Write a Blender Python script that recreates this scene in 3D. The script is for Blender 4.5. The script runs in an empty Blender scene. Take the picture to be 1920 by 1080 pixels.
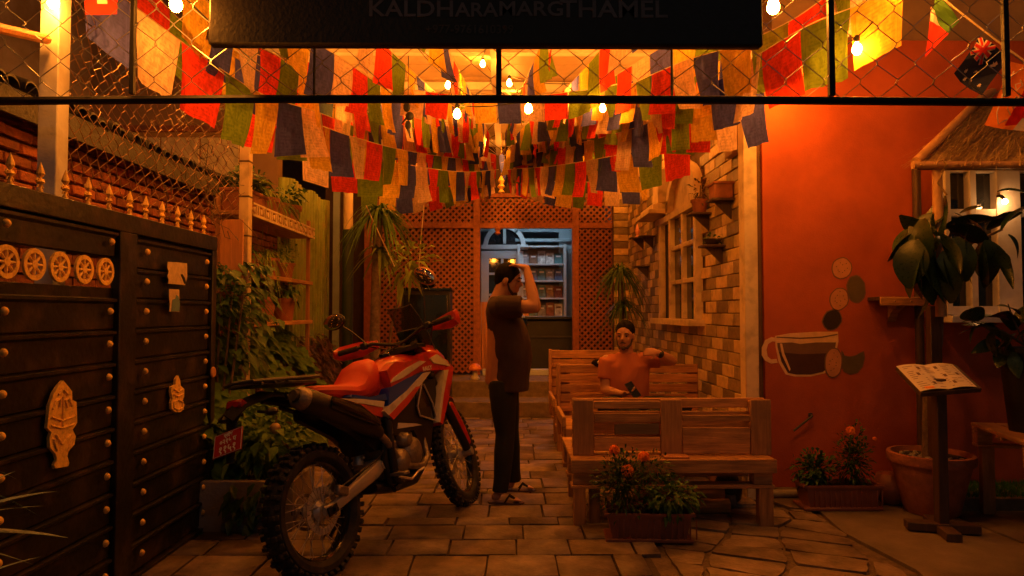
import bpy, bmesh, math, random
from mathutils import Vector, Matrix, Euler, noise
R = math.radians
random.seed(7)
scene = bpy.context.scene
COL = scene.collection

# ---------------------------------------------------------------- camera, sky, light, exposure
EYE = Vector((0, 0, 1.37))
PITCH, YAW = math.atan(45 / 1280), math.atan(10 / 1280)
cam = bpy.data.cameras.new('camera'); cam.sensor_width = 36; cam.lens = 24
cam.clip_start = 0.05; cam.clip_end = 500
cam_o = bpy.data.objects.new('camera', cam); COL.objects.link(cam_o)
cam_o.location = EYE; cam_o.rotation_euler = (math.pi / 2 + PITCH, 0, -YAW)
scene.camera = cam_o

world = bpy.data.worlds.new('World'); scene.world = world; world.use_nodes = True
wn = world.node_tree; wn.nodes.clear()
sky = wn.nodes.new('ShaderNodeTexSky'); sky.sky_type = 'NISHITA'; sky.sun_disc = False
sky.sun_elevation = R(12); sky.sun_rotation = R(200)
bg = wn.nodes.new('ShaderNodeBackground'); bg.inputs['Strength'].default_value = 0.0034
wo = wn.nodes.new('ShaderNodeOutputWorld')
wn.links.new(sky.outputs[0], bg.inputs[0]); wn.links.new(bg.outputs[0], wo.inputs[0])
sun = bpy.data.lights.new('sun', 'SUN'); sun.energy = 0.022; sun.angle = R(2); sun.color = (.8, .88, 1)
sun_o = bpy.data.objects.new('sun', sun); COL.objects.link(sun_o)
sun_o.rotation_euler = (R(50), 0, R(28))
scene.view_settings.view_transform = 'Standard'; scene.view_settings.look = 'None'
scene.view_settings.exposure = 0.0; scene.view_settings.gamma = 1
scene.view_settings.use_curve_mapping = False
scene.cycles.use_denoising = True
scene.cycles.max_bounces = 6; scene.cycles.diffuse_bounces = 4
scene.cycles.sample_clamp_indirect = 4
BULB_GLOW = 610.0

# ---------------------------------------------------------------- measuring
def at(px, py, Y):
    """point at depth Y seen at photo pixel px,py; used once to turn measurements into metres"""
    d = Vector((px - 960, 540 - py, -1280.0))
    d = cam_o.rotation_euler.to_matrix() @ d
    return EYE + d * (Y / d.y)

# ---------------------------------------------------------------- materials
MATS = {}
def mat(name, col, rough=.6, metal=0., var=.25, scale=6., bump=.15, bscale=60., col2=None, grain=None,
        rnd=0., spec=.5, coat=0., trans=0., emis=None, estr=0., stain=None, stain_scale=3., stain_amt=.5):
    if name in MATS: return MATS[name]
    m = bpy.data.materials.new(name); m.use_nodes = True; nt = m.node_tree; N = nt.nodes; L = nt.links
    b = N['Principled BSDF']
    b.inputs['Roughness'].default_value = rough; b.inputs['Metallic'].default_value = metal
    b.inputs['Specular IOR Level'].default_value = spec
    b.inputs['Coat Weight'].default_value = coat
    geo = N.new('ShaderNodeNewGeometry')
    mp = N.new('ShaderNodeMapping'); L.new(geo.outputs['Position'], mp.inputs[0])
    if grain: mp.inputs['Scale'].default_value = grain
    vec = mp.outputs[0]
    oi = N.new('ShaderNodeObjectInfo')
    if grain or rnd:
        ad = N.new('ShaderNodeVectorMath'); ad.operation = 'ADD'
        cm = N.new('ShaderNodeCombineXYZ'); mu = N.new('ShaderNodeMath'); mu.operation = 'MULTIPLY'; mu.inputs[1].default_value = 37.
        L.new(oi.outputs['Random'], mu.inputs[0])
        for i in range(3): L.new(mu.outputs[0], cm.inputs[i])
        L.new(vec, ad.inputs[0]); L.new(cm.outputs[0], ad.inputs[1]); vec = ad.outputs[0]
    nz = N.new('ShaderNodeTexNoise'); nz.inputs['Scale'].default_value = scale; nz.inputs['Detail'].default_value = 6
    nz.inputs['Roughness'].default_value = .65
    L.new(vec, nz.inputs['Vector'])
    c1 = Vector(col); c2 = Vector(col2) if col2 else c1 * (1 - var)
    hi = c1 if col2 else c1 * (1 + var)
    rp = N.new('ShaderNodeValToRGB'); rp.color_ramp.elements[0].position = .32; rp.color_ramp.elements[1].position = .68
    rp.color_ramp.elements[0].color = (*c2, 1); rp.color_ramp.elements[1].color = (*hi, 1)
    L.new(nz.outputs[0], rp.inputs[0]); cur = rp.outputs[0]
    if stain:
        n2 = N.new('ShaderNodeTexNoise'); n2.inputs['Scale'].default_value = stain_scale; n2.inputs['Detail'].default_value = 8
        L.new(geo.outputs['Position'], n2.inputs['Vector'])
        r2 = N.new('ShaderNodeValToRGB'); r2.color_ramp.elements[0].position = .5; r2.color_ramp.elements[1].position = .66
        r2.color_ramp.elements[1].color = (stain_amt,) * 3 + (1,)
        mx = N.new('ShaderNodeMix'); mx.data_type = 'RGBA'
        L.new(n2.outputs[0], r2.inputs[0]); L.new(r2.outputs[0], mx.inputs[0]); L.new(cur, mx.inputs[6])
        mx.inputs[7].default_value = (*stain, 1); cur = mx.outputs[2]
    if rnd:
        mr = N.new('ShaderNodeMapRange'); mr.inputs[3].default_value = 1 - rnd; mr.inputs[4].default_value = 1 + rnd
        L.new(oi.outputs['Random'], mr.inputs[0])
        vm = N.new('ShaderNodeVectorMath'); vm.operation = 'SCALE'
        L.new(cur, vm.inputs[0]); L.new(mr.outputs[0], vm.inputs['Scale']); cur = vm.outputs[0]
    L.new(cur, b.inputs['Base Color'])
    if bump:
        n3 = N.new('ShaderNodeTexNoise'); n3.inputs['Scale'].default_value = bscale; n3.inputs['Detail'].default_value = 4
        L.new(vec, n3.inputs['Vector'])
        bp = N.new('ShaderNodeBump'); bp.inputs['Strength'].default_value = bump; bp.inputs['Distance'].default_value = .01
        L.new(n3.outputs[0], bp.inputs['Height']); L.new(bp.outputs[0], b.inputs['Normal'])
        rr = N.new('ShaderNodeMapRange'); rr.inputs[3].default_value = max(0, rough - .12); rr.inputs[4].default_value = min(1, rough + .12)
        L.new(n3.outputs[0], rr.inputs[0]); L.new(rr.outputs[0], b.inputs['Roughness'])
    if emis:
        b.inputs['Emission Color'].default_value = (*emis, 1); b.inputs['Emission Strength'].default_value = estr
    if trans:
        tr = N.new('ShaderNodeBsdfTranslucent'); L.new(cur, tr.inputs[0])
        ms = N.new('ShaderNodeMixShader'); ms.inputs[0].default_value = trans
        L.new(b.outputs[0], ms.inputs[1]); L.new(tr.outputs[0], ms.inputs[2])
        L.new(ms.outputs[0], N['Material Output'].inputs[0])
    MATS[name] = m
    return m

def flag_mat(name, col, ink):
    """thin cotton printed with blocks of lines"""
    m = bpy.data.materials.new(name); m.use_nodes = True; nt = m.node_tree; N = nt.nodes; L = nt.links
    b = N['Principled BSDF']; b.inputs['Roughness'].default_value = .9; b.inputs['Specular IOR Level'].default_value = .1
    uv = N.new('ShaderNodeUVMap')
    mp = N.new('ShaderNodeMapping'); mp.inputs['Scale'].default_value = (16, 10, 1); L.new(uv.outputs[0], mp.inputs[0])
    oi = N.new('ShaderNodeObjectInfo')
    mu = N.new('ShaderNodeMath'); mu.operation = 'MULTIPLY'; mu.inputs[1].default_value = 50; L.new(oi.outputs['Random'], mu.inputs[0])
    cx = N.new('ShaderNodeCombineXYZ'); L.new(mu.outputs[0], cx.inputs[2]); L.new(cx.outputs[0], mp.inputs['Location'])
    nz = N.new('ShaderNodeTexNoise'); nz.inputs['Scale'].default_value = 1; nz.inputs['Detail'].default_value = 2; L.new(mp.outputs[0], nz.inputs['Vector'])
    sp = N.new('ShaderNodeSeparateXYZ'); L.new(uv.outputs[0], sp.inputs[0])
    def math_(op, a, c, clamp=False):
        q = N.new('ShaderNodeMath'); q.operation = op; q.use_clamp = clamp
        for i, s in enumerate((a, c)):
            if isinstance(s, (int, float)): q.inputs[i].default_value = s
            elif s is not None: L.new(s, q.inputs[i])
        return q.outputs[0]
    letters = math_('GREATER_THAN', nz.outputs[0], .50)
    lines = math_('GREATER_THAN', math_('FRACT', math_('MULTIPLY', sp.outputs[1], 16.), None), .45)
    ex = math_('ABSOLUTE', math_('SUBTRACT', sp.outputs[0], .5), None); ey = math_('ABSOLUTE', math_('SUBTRACT', sp.outputs[1], .46), None)
    inside = math_('MULTIPLY', math_('LESS_THAN', ex, .36), math_('LESS_THAN', ey, .36))
    box = math_('MULTIPLY', math_('LESS_THAN', ex, .42), math_('LESS_THAN', ey, .42))
    box2 = math_('MULTIPLY', math_('LESS_THAN', ex, .405), math_('LESS_THAN', ey, .405))
    edge = math_('SUBTRACT', box, box2)
    d2 = math_('ADD', math_('POWER', ex, 2.), math_('MULTIPLY', math_('POWER', ey, 2.), 1.4))
    figure = math_('MULTIPLY', math_('LESS_THAN', d2, .022), math_('GREATER_THAN', nz.outputs[0], .48))
    f = math_('ADD', math_('MULTIPLY', math_('MULTIPLY', letters, lines), inside), math_('ADD', edge, figure), True)
    f = math_('MULTIPLY', f, .30)
    mx = N.new('ShaderNodeMix'); mx.data_type = 'RGBA'; L.new(f, mx.inputs[0])
    n2 = N.new('ShaderNodeTexNoise'); n2.inputs['Scale'].default_value = 9
    rp = N.new('ShaderNodeValToRGB'); c = Vector(col)
    rp.color_ramp.elements[0].position = .35; rp.color_ramp.elements[0].color = (*(c * .72), 1)
    rp.color_ramp.elements[1].position = .7; rp.color_ramp.elements[1].color = (*(c * 1.08), 1)
    L.new(n2.outputs[0], rp.inputs[0]); L.new(rp.outputs[0], mx.inputs[6]); mx.inputs[7].default_value = (*ink, 1)
    vm = N.new('ShaderNodeVectorMath'); vm.operation = 'SCALE'
    mr = N.new('ShaderNodeMapRange'); mr.inputs[3].default_value = .8; mr.inputs[4].default_value = 1.12; L.new(oi.outputs['Random'], mr.inputs[0])
    L.new(mx.outputs[2], vm.inputs[0]); L.new(mr.outputs[0], vm.inputs['Scale'])
    L.new(vm.outputs[0], b.inputs['Base Color'])
    tr = N.new('ShaderNodeBsdfTranslucent'); L.new(vm.outputs[0], tr.inputs[0])
    ms = N.new('ShaderNodeMixShader'); ms.inputs[0].default_value = .62
    L.new(b.outputs[0], ms.inputs[1]); L.new(tr.outputs[0], ms.inputs[2]); L.new(ms.outputs[0], N['Material Output'].inputs[0])
    return m

WOOD_G = (2.5, 30, 30)
m_bulb = mat('bulb_glass', (1, .6, .3), emis=(1.0, .285, .024), estr=BULB_GLOW, bump=0)
m_black = mat('black_paint', (.016, .015, .014), rough=.38, var=.35, bump=.25, bscale=35, spec=.35, stain=(.06, .038, .024), stain_scale=7, stain_amt=.8)
m_frame = mat('frame_paint', (.010, .009, .008), rough=.6, bump=.2)
m_gold = mat('gold_paint', (.95, .58, .12), rough=.5, metal=.0, var=.3, scale=40, bump=.3)
m_wire = mat('galvanised_wire', (.33, .32, .30), rough=.4, metal=.8)
m_white = mat('white_paint', (.74, .70, .64), rough=.5, var=.08, bump=.15, stain=(.35, .28, .2), stain_scale=6)
m_cream = mat('cream_paint', (.74, .58, .34), rough=.6, var=.1, stain=(.3, .22, .14), stain_scale=8)
m_beam = mat('beam_paint', (.68, .60, .50), rough=.6, var=.1)
m_ceil = mat('ceiling_board', (.50, .36, .20), rough=.55, var=.25, scale=3, bump=.3, bscale=12, stain=(.25, .15, .08))
m_orange = mat('orange_wall', (.50, .10, .022), rough=.75, var=.16, scale=2.6, bump=.35, bscale=90, stain=(.30, .05, .014), stain_scale=1.6, stain_amt=.5)
m_upper = mat('ochre_wall', (.42, .27, .13), rough=.8, var=.12)
m_brick = mat('red_brick', (.30, .085, .032), rough=.85, var=.35, scale=14, bump=.8, bscale=50, rnd=.4, stain=(.10, .05, .035), stain_scale=7)
m_mortar = mat('dark_mortar', (.13, .06, .035), rough=.95, bump=.6)
m_tile_l = mat('light_tile', (.64, .46, .19), rough=.5, var=.15, scale=18, bump=.3, rnd=.22, stain=(.3, .2, .12), stain_scale=12)
m_tile_d = mat('dark_tile', (.27, .20, .10), rough=.5, var=.25, scale=18, bump=.3, rnd=.35)
m_grout = mat('tile_grout', (.13, .07, .035), rough=.9)
m_paver = mat('paving_stone', (.215, .155, .105), rough=.62, var=.42, scale=6, bump=.55, bscale=45, rnd=.22, stain=(.075, .05, .035), stain_scale=3.2, stain_amt=.85)
m_joint = mat('ground_soil', (.06, .044, .03), rough=.9, bump=.6)
m_conc = mat('old_concrete', (.19, .145, .10), rough=.75, var=.2, scale=4, bump=.5, bscale=70, stain=(.07, .055, .04), stain_scale=1.6, stain_amt=.75)
m_step = mat('step_stone', (.20, .15, .10), rough=.75, var=.3, scale=12, bump=.5)
m_pine = mat('pallet_pine', (.46, .225, .075), rough=.62, var=.42, scale=1.6, bump=.3, bscale=3, grain=WOOD_G, rnd=.2, stain=(.28, .14, .06), stain_scale=7, stain_amt=.6)
m_pine_v = mat('pallet_pine_upright', (.36, .175, .06), rough=.62, var=.3, scale=1.6, bump=.3, bscale=3, grain=(30, 30, 2.5), rnd=.2, stain=(.25, .13, .06), stain_scale=7, stain_amt=.6)
m_pine_y = mat('pallet_pine_cross', (.46, .235, .085), rough=.62, var=.3, scale=1.6, bump=.3, bscale=3, grain=(30, 2.5, 30), rnd=.2)
m_lattice = mat('lattice_wood', (.33, .11, .045), rough=.6, var=.25, scale=20, bump=.2)
m_darkwood = mat('dark_wood', (.075, .04, .022), rough=.55, var=.3, grain=(30, 30, 3), scale=1.5)
m_blue = mat('pale_blue_wall', (.36, .46, .50), rough=.7, var=.08, stain=(.22, .30, .33), stain_scale=2)
m_doorwhite = mat('door_paint', (.58, .64, .66), rough=.5, var=.06)
m_blackcloth = mat('black_cover', (.035, .038, .04), rough=.6, var=.2)
m_glass = mat('dark_glass', (.02, .022, .025), rough=.06, spec=.8, var=.1, bump=0)
m_terra = mat('terracotta', (.33, .115, .055), rough=.75, var=.25, scale=14, bump=.3, rnd=.18, stain=(.18, .08, .05), stain_scale=9)
m_plant_box = mat('brown_plastic', (.22, .075, .045), rough=.5, var=.2, bump=.1)
m_soil = mat('potting_soil', (.03, .02, .013), rough=1, bump=1)
m_leaf = mat('leaf_green', (.10, .20, .028), spec=.25, rough=.5, var=.4, scale=9, bump=.1, trans=.25, rnd=.25)
m_leaf_dark = mat('leaf_dark', (.042, .10, .018), spec=.3, rough=.42, var=.35, scale=6, bump=.08, trans=.12, rnd=.3)
m_leaf_rub = mat('rubber_leaf', (.018, .042, .012), rough=.3, var=.4, scale=7, bump=.06, spec=.45, rnd=.3)
m_leaf_yel = mat('leaf_yellow', (.26, .34, .04), spec=.3, rough=.5, var=.35, scale=7, bump=.1, trans=.3, rnd=.3)
m_leaf_red = mat('leaf_red', (.20, .065, .04), rough=.55, var=.5, scale=9, bump=.2, trans=.2, rnd=.3, col2=(.07, .07, .025))
m_leaf_pale = mat('leaf_pale', (.30, .42, .36), rough=.3, var=.3, scale=5, bump=.05)
m_bark = mat('bark', (.16, .11, .07), rough=.9, var=.4, scale=20, bump=.9, bscale=30)
m_bamboo = mat('bamboo', (.55, .32, .14), rough=.45, var=.2, scale=5, bump=.1)
m_thatch = mat('thatch', (.60, .42, .18), rough=.9, var=.5, scale=30, bump=.3, col2=(.26, .17, .07))
m_marigold = mat('marigold', (1., .36, .02), trans=.3, rough=.7, var=.25, scale=60, bump=.5)
m_grass = mat('artificial_grass', (.05, .22, .02), rough=.6, var=.3)
m_rubber = mat('tyre_rubber', (.020, .019, .018), rough=.75, var=.3, bump=.3, stain=(.075, .05, .032), stain_scale=14, stain_amt=.6)
m_bred = mat('bike_red', (.58, .035, .018), rough=.28, var=.06, bump=0, coat=.5, stain=(.22, .05, .03), stain_scale=11, stain_amt=.5)
m_bwhite = mat('bike_white', (.66, .60, .52), rough=.3, var=.05, bump=0, coat=.5, stain=(.35, .26, .18), stain_scale=13, stain_amt=.5)
m_bblue = mat('bike_blue', (.010, .06, .45), rough=.3, var=.05, bump=0, coat=.5)
m_bblack = mat('bike_black_plastic', (.014, .013, .013), rough=.45, var=.2, bump=.15, bscale=150)
m_bgloss = mat('bike_black_gloss', (.010, .010, .010), rough=.15, var=.1, bump=0, coat=.6)
m_alu = mat('bike_aluminium', (.62, .58, .52), rough=.42, metal=.6, var=.12, bump=.1)
m_engine = mat('engine_metal', (.30, .25, .20), rough=.5, metal=.7, var=.3, scale=15, bump=.4)
m_chrome = mat('chrome', (.8, .78, .74), rough=.12, metal=1, var=.03, bump=0)
m_seat = mat('seat_red', (.60, .035, .016), rough=.5, var=.08, bump=.2, bscale=200)
m_rack = mat('rack_grey', (.06, .06, .055), rough=.5, var=.2)
m_screen = mat('smoked_screen', (.16, .13, .10), rough=.12, bump=0)
_nt = m_screen.node_tree; _tr = _nt.nodes.new('ShaderNodeBsdfTransparent'); _tr.inputs[0].default_value = (.75, .70, .62, 1)
_mx = _nt.nodes.new('ShaderNodeMixShader'); _mx.inputs[0].default_value = .72
_nt.links.new(_nt.nodes['Principled BSDF'].outputs[0], _mx.inputs[1]); _nt.links.new(_tr.outputs[0], _mx.inputs[2]); _nt.links.new(_mx.outputs[0], _nt.nodes['Material Output'].inputs[0])
m_plate = mat('plate_red', (.36, .012, .014), rough=.5, var=.08, bump=0)
m_print = mat('white_print', (.72, .70, .66), rough=.6, bump=0, var=.05)
m_mirror = mat('mirror_glass', (.85, .83, .8), rough=.03, metal=1, var=0, bump=0)
m_skin = mat('skin', (.42, .20, .115), rough=.5, var=.1, scale=12, bump=.1)
m_beard = mat('beard', (.05, .028, .020), rough=.8, var=.4, scale=80)
m_hair = mat('hair', (.008, .006, .005), spec=.15, rough=.8, var=.3, scale=60, bump=.8, bscale=250)
m_shirt_b = mat('brown_shirt', (.036, .017, .019), rough=.85, var=.15, scale=4, bump=.4, bscale=9)
m_shirt_o = mat('orange_tshirt', (.40, .115, .05), rough=.85, var=.1, scale=4, bump=.4, bscale=9)
m_pants = mat('black_trousers', (.010, .010, .012), rough=.85, var=.2, bump=.4, bscale=12)
m_sole = mat('sandal_brown', (.08, .035, .022), rough=.6)
m_paper = mat('paper', (.74, .66, .56), rough=.6, var=.06, bump=.05)
m_ink = mat('grey_ink', (.20, .12, .08), rough=.7, bump=0)
m_signface = mat('sign_board', (.030, .022, .018), rough=.5, var=.2, bump=.15)
m_signtext = mat('sign_lettering', (.21, .16, .17), rough=.6, bump=0)
m_cable = mat('cable_black', (.012, .012, .012), rough=.5, bump=0)
m_green = mat('green_sheet', (.26, .36, .06), rough=.6, var=.35, scale=5, stain=(.28, .18, .04), stain_scale=5, bump=.2)
m_roofing = mat('dark_roofing', (.03, .026, .024), rough=.7, var=.4, bump=.5)
m_steel = mat('concrete_box', (.30, .26, .23), rough=.7, var=.15, stain=(.12, .1, .06), stain_scale=6, bump=.4)
m_orangeboard = mat('orange_board', (.60, .26, .09), rough=.6, var=.15, grain=(30, 30, 3), scale=1.5)
m_porch = mat('porch_floor', (.13, .095, .065), rough=.5)
M_CUP = {k: mat('mural_' + k, c, rough=.8, var=.12, scale=14, bump=.2, bscale=90) for k, c in dict(
    cream=(.85, .52, .25), coffee=(.075, .028, .016), brown=(.20, .10, .045), olive=(.13, .095, .035),
    tan=(.60, .26, .13), dark=(.035, .02, .012)).items()}
FLAGC = dict(
    blue=flag_mat('flag_blue', (.085, .095, .50), (.02, .03, .12)),
    white=flag_mat('flag_white', (.88, .62, .46), (.25, .16, .12)),
    red=flag_mat('flag_red', (.85, .07, .03), (.22, .02, .02)),
    green=flag_mat('flag_green', (.20, .31, .03), (.04, .10, .02)),
    yellow=flag_mat('flag_yellow', (.85, .55, .07), (.35, .17, .04)))

# ---------------------------------------------------------------- mesh building
class MB:
    def __init__(s): s.v = []; s.f = []; s.uv = None
    def add(s, vs, fs):
        n = len(s.v); s.v += [Vector(p) for p in vs]; s.f += [tuple(i + n for i in f) for f in fs]; return s
    def box(s, c, d, rot=None, bev=.003):
        hx, hy, hz = d[0] / 2, d[1] / 2, d[2] / 2
        b = min(bev, hx * .45, hy * .45, hz * .45)
        M = rot if isinstance(rot, Matrix) else (Euler(rot).to_matrix() if rot else Matrix.Identity(3))
        c = Vector(c); vs = []; idx = {}
        for sx in (-1, 1):
            for sy in (-1, 1):
                for sz in (-1, 1):
                    for a in range(3):
                        p = Vector((sx * (hx - (b if a != 0 else 0)), sy * (hy - (b if a != 1 else 0)), sz * (hz - (b if a != 2 else 0))))
                        idx[sx, sy, sz, a] = len(vs); vs.append(M @ p + c)
        fs = []
        for a in range(3):
            o = [i for i in range(3) if i != a]
            for sg in (-1, 1):
                q = []
                for (u, w) in ((-1, -1), (1, -1), (1, 1), (-1, 1)):
                    k = [0, 0, 0]; k[a] = sg; k[o[0]] = u; k[o[1]] = w; q.append(idx[(*k, a)])
                fs.append(q)
        for a in range(3):
            o = [i for i in range(3) if i != a]
            for u in (-1, 1):
                for w in (-1, 1):
                    k0 = [0, 0, 0]; k0[o[0]] = u; k0[o[1]] = w; k0[a] = -1; k1 = list(k0); k1[a] = 1
                    fs.append([idx[(*k0, o[0])], idx[(*k1, o[0])], idx[(*k1, o[1])], idx[(*k0, o[1])]])
        for sx in (-1, 1):
            for sy in (-1, 1):
                for sz in (-1, 1): fs.append([idx[sx, sy, sz, a] for a in range(3)])
        return s.add(vs, fs)
    def tube(s, pts, r, n=8, squash=None):
        pts = [Vector(p) for p in pts]
        rs = r if isinstance(r, (list, tuple)) else [r] * len(pts)
        vs = []; fs = []; ref = None
        for i, p in enumerate(pts):
            t = (pts[min(i + 1, len(pts) - 1)] - pts[max(i - 1, 0)])
            t = t.normalized() if t.length > 1e-9 else Vector((0, 0, 1))
            if ref is None: ref = t.orthogonal().normalized() if not squash else (Vector(squash[0]) - t * Vector(squash[0]).dot(t)).normalized()
            else: ref = (ref - t * ref.dot(t)).normalized()
            bi = t.cross(ref)
            for k in range(n):
                a = 2 * math.pi * k / n
                vs.append(p + (ref * math.cos(a) * (squash[1] if squash else 1) + bi * math.sin(a)) * rs[i])
        for i in range(len(pts) - 1):
            for k in range(n):
                fs.append((i * n + k, i * n + (k + 1) % n, (i + 1) * n + (k + 1) % n, (i + 1) * n + k))
        fs.append(tuple(range(n))[::-1]); fs.append(tuple((len(pts) - 1) * n + k for k in range(n)))
        return s.add(vs, fs)
    def lathe(s, prof, c=(0, 0, 0), n=20, M=None):
        vs = []; fs = []; c = Vector(c)
        for (r, z) in prof:
            for k in range(n):
                a = 2 * math.pi * k / n; p = Vector((r * math.cos(a), r * math.sin(a), z))
                vs.append((M @ p if M else p) + c)
        for i in range(len(prof) - 1):
            for k in range(n): fs.append((i * n + k, i * n + (k + 1) % n, (i + 1) * n + (k + 1) % n, (i + 1) * n + k))
        if prof[0][0] > 1e-6: fs.append(tuple(range(n))[::-1])
        if prof[-1][0] > 1e-6: fs.append(tuple((len(prof) - 1) * n + k for k in range(n)))
        return s.add(vs, fs)
    def ball(s, c, r, n=10, M=None):
        r = (r, r, r) if isinstance(r, (int, float)) else r
        vs = []; fs = []; c = Vector(c); m = n // 2 + 1
        for i in range(m + 1):
            th = math.pi * i / m
            for k in range(n):
                a = 2 * math.pi * k / n
                p = Vector((r[0] * math.sin(th) * math.cos(a), r[1] * math.sin(th) * math.sin(a), r[2] * math.cos(th)))
                vs.append((M @ p if M else p) + c)
        for i in range(m):
            for k in range(n): fs.append((i * n + k, (i + 1) * n + k, (i + 1) * n + (k + 1) % n, i * n + (k + 1) % n))
        return s.add(vs, fs)
    def prism(s, poly, t, fn):
        """poly of (u,w) pairs, thickness from t[0] to t[1]; fn(u,w,t) -> point"""
        n = len(poly)
        vs = [fn(u, w, t[0]) for u, w in poly] + [fn(u, w, t[1]) for u, w in poly]
        fs = [tuple(range(n))[::-1], tuple(range(n, 2 * n))] + [(i, (i + 1) % n, n + (i + 1) % n, n + i) for i in range(n)]
        return s.add(vs, fs)
    def leaf(s, base, d, L, W, droop=.3, n=4, fold=.25, up=(0, 0, 1), tip=.0):
        base = Vector(base); d = Vector(d).normalized(); up = Vector(up)
        side = d.cross(up); side = side.normalized() if side.length > 1e-4 else Vector((1, 0, 0))
        nn = side.cross(d).normalized(); vs = []; fs = []
        for i in range(n + 1):
            t = i / n; w = W * .5 * (math.sin(math.pi * min(1, t * .92 + .06)) ** .8 if not tip else max(.02, (1 - t) ** .6))
            p = base + d * L * t + Vector((0, 0, -droop * L * t * t))
            vs += [p - side * w + nn * w * fold, p, p + side * w + nn * w * fold]
        for i in range(n):
            a = i * 3; fs += [(a, a + 1, a + 4, a + 3), (a + 1, a + 2, a + 5, a + 4)]
        return s.add(vs, fs)
    def mesh(s, name, M=None, normals=True, angle=38):
        me = bpy.data.meshes.new(name)
        me.from_pydata([tuple((M @ p) if M else p) for p in s.v], [], s.f)
        if normals:
            bm = bmesh.new(); bm.from_mesh(me)
            bmesh.ops.remove_doubles(bm, verts=bm.verts, dist=1e-5)
            bmesh.ops.recalc_face_normals(bm, faces=bm.faces)
            bm.to_mesh(me); bm.free()
        me.polygons.foreach_set('use_smooth', [True] * len(me.polygons))
        me.set_sharp_from_angle(angle=R(angle)); me.update()
        return me

ROOTM = {}
def link(name, data, parent=None):
    o = bpy.data.objects.new(name, data); COL.objects.link(o)
    if parent is not None: o.parent = parent; ROOTM[o] = ROOTM[parent]
    return o
def thing(name, label, cat, loc=(0, 0, 0), rot=(0, 0, 0), group=None):
    o = link(name, None); o.location = loc; o.rotation_euler = rot; o.empty_display_size = .1
    o['label'] = label; o['category'] = cat
    if group: o['group'] = group
    ROOTM[o] = Matrix.LocRotScale(Vector(loc), Euler(rot), None)
    return o
def part(name, mb, m, parent, local=False, label=None, kind=None, normals=True, angle=38):
    M = None if local else ROOTM[parent].inverted()
    me = mb.mesh(name, M, normals, angle); me.materials.append(m)
    o = link(name, me, parent)
    if label: o['label'] = label
    if kind: o['kind'] = kind
    return o
def solid(name, mb, m, label=None, cat=None, group=None, kind=None, origin=None, normals=True):
    """a thing or a piece of the setting that is one mesh"""
    org = Vector(origin) if origin else Vector((0, 0, 0))
    me = mb.mesh(name, Matrix.Translation(-org), normals); me.materials.append(m)
    o = link(name, me); o.location = org
    if label: o['label'] = label
    if cat: o['category'] = cat
    if group: o['group'] = group
    if kind: o['kind'] = kind
    ROOTM[o] = Matrix.Translation(org)
    return o
def piece(name, me, parent, loc, rot=(0, 0, 0), scale=(1, 1, 1), local=False):
    """one of many alike pieces sharing mesh data"""
    o = link(name, me, parent)
    p = Vector(loc) if local else ROOTM[parent].inverted() @ Vector(loc)
    o.location = p; o.rotation_euler = rot; o.scale = scale
    return o
def mesh_of(mb, name, m):
    me = mb.mesh(name); me.materials.append(m); return me
def text_mesh(body, size, depth=.002, spacing=1.0, bold=0.0):
    cu = bpy.data.curves.new('lettering', 'FONT'); cu.body = body; cu.size = size; cu.extrude = depth
    cu.align_x = 'CENTER'; cu.align_y = 'CENTER'; cu.space_character = spacing; cu.offset = bold; cu.resolution_u = 3
    o = bpy.data.objects.new('lettering', cu); COL.objects.link(o)
    dg = bpy.context.evaluated_depsgraph_get()
    me = bpy.data.meshes.new_from_object(o.evaluated_get(dg)); bpy.data.objects.remove(o); bpy.data.curves.remove(cu)
    return me
def lettering(body, size, m, parent, M, depth=.0015, spacing=1.0, bold=0.0, name='lettering', jitter=0, squeeze=1):
    me = text_mesh(body, size, depth, spacing, bold)
    if squeeze != 1: me.transform(Matrix.Diagonal((squeeze, 1, 1, 1)))
    me.transform(M); me.materials.clear(); me.materials.append(m)
    o = link(name, me, parent); return o
def organic(mb, voxel, smooth=6, name='body'):
    """fuse overlapping limbs into one continuous skin"""
    me = mb.mesh(name); o = bpy.data.objects.new(name, me); COL.objects.link(o)
    r = o.modifiers.new('remesh', 'REMESH'); r.mode = 'VOXEL'; r.voxel_size = voxel; r.use_smooth_shade = True
    s = o.modifiers.new('smooth', 'SMOOTH'); s.factor = .5; s.iterations = smooth
    dg = bpy.context.evaluated_depsgraph_get()
    out = bpy.data.meshes.new_from_object(o.evaluated_get(dg))
    bpy.data.objects.remove(o); bpy.data.meshes.remove(me)
    out.polygons.foreach_set('use_smooth', [True] * len(out.polygons))
    return out
def skinned(name, mb, m, parent, voxel=.01, smooth=5):
    me = organic(mb, voxel, smooth, name); me.materials.clear(); me.materials.append(m)
    o = link(name, me, parent); return o
def structure(name, mb, m, origin=None): return solid(name, mb, m, kind='structure', origin=origin)
def catenary(a, b, sag, n=12):
    a, b = Vector(a), Vector(b)
    return [a.lerp(b, i / n) - Vector((0, 0, sag * 4 * (i / n) * (1 - i / n))) for i in range(n + 1)]

# ================================================================ THE SETTING
g = MB(); g.add([(-30, -6, 0), (30, -6, 0), (30, 40, 0), (-30, 40, 0)], [(0, 1, 2, 3)])
ground = structure('ground', g, m_joint)
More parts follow.
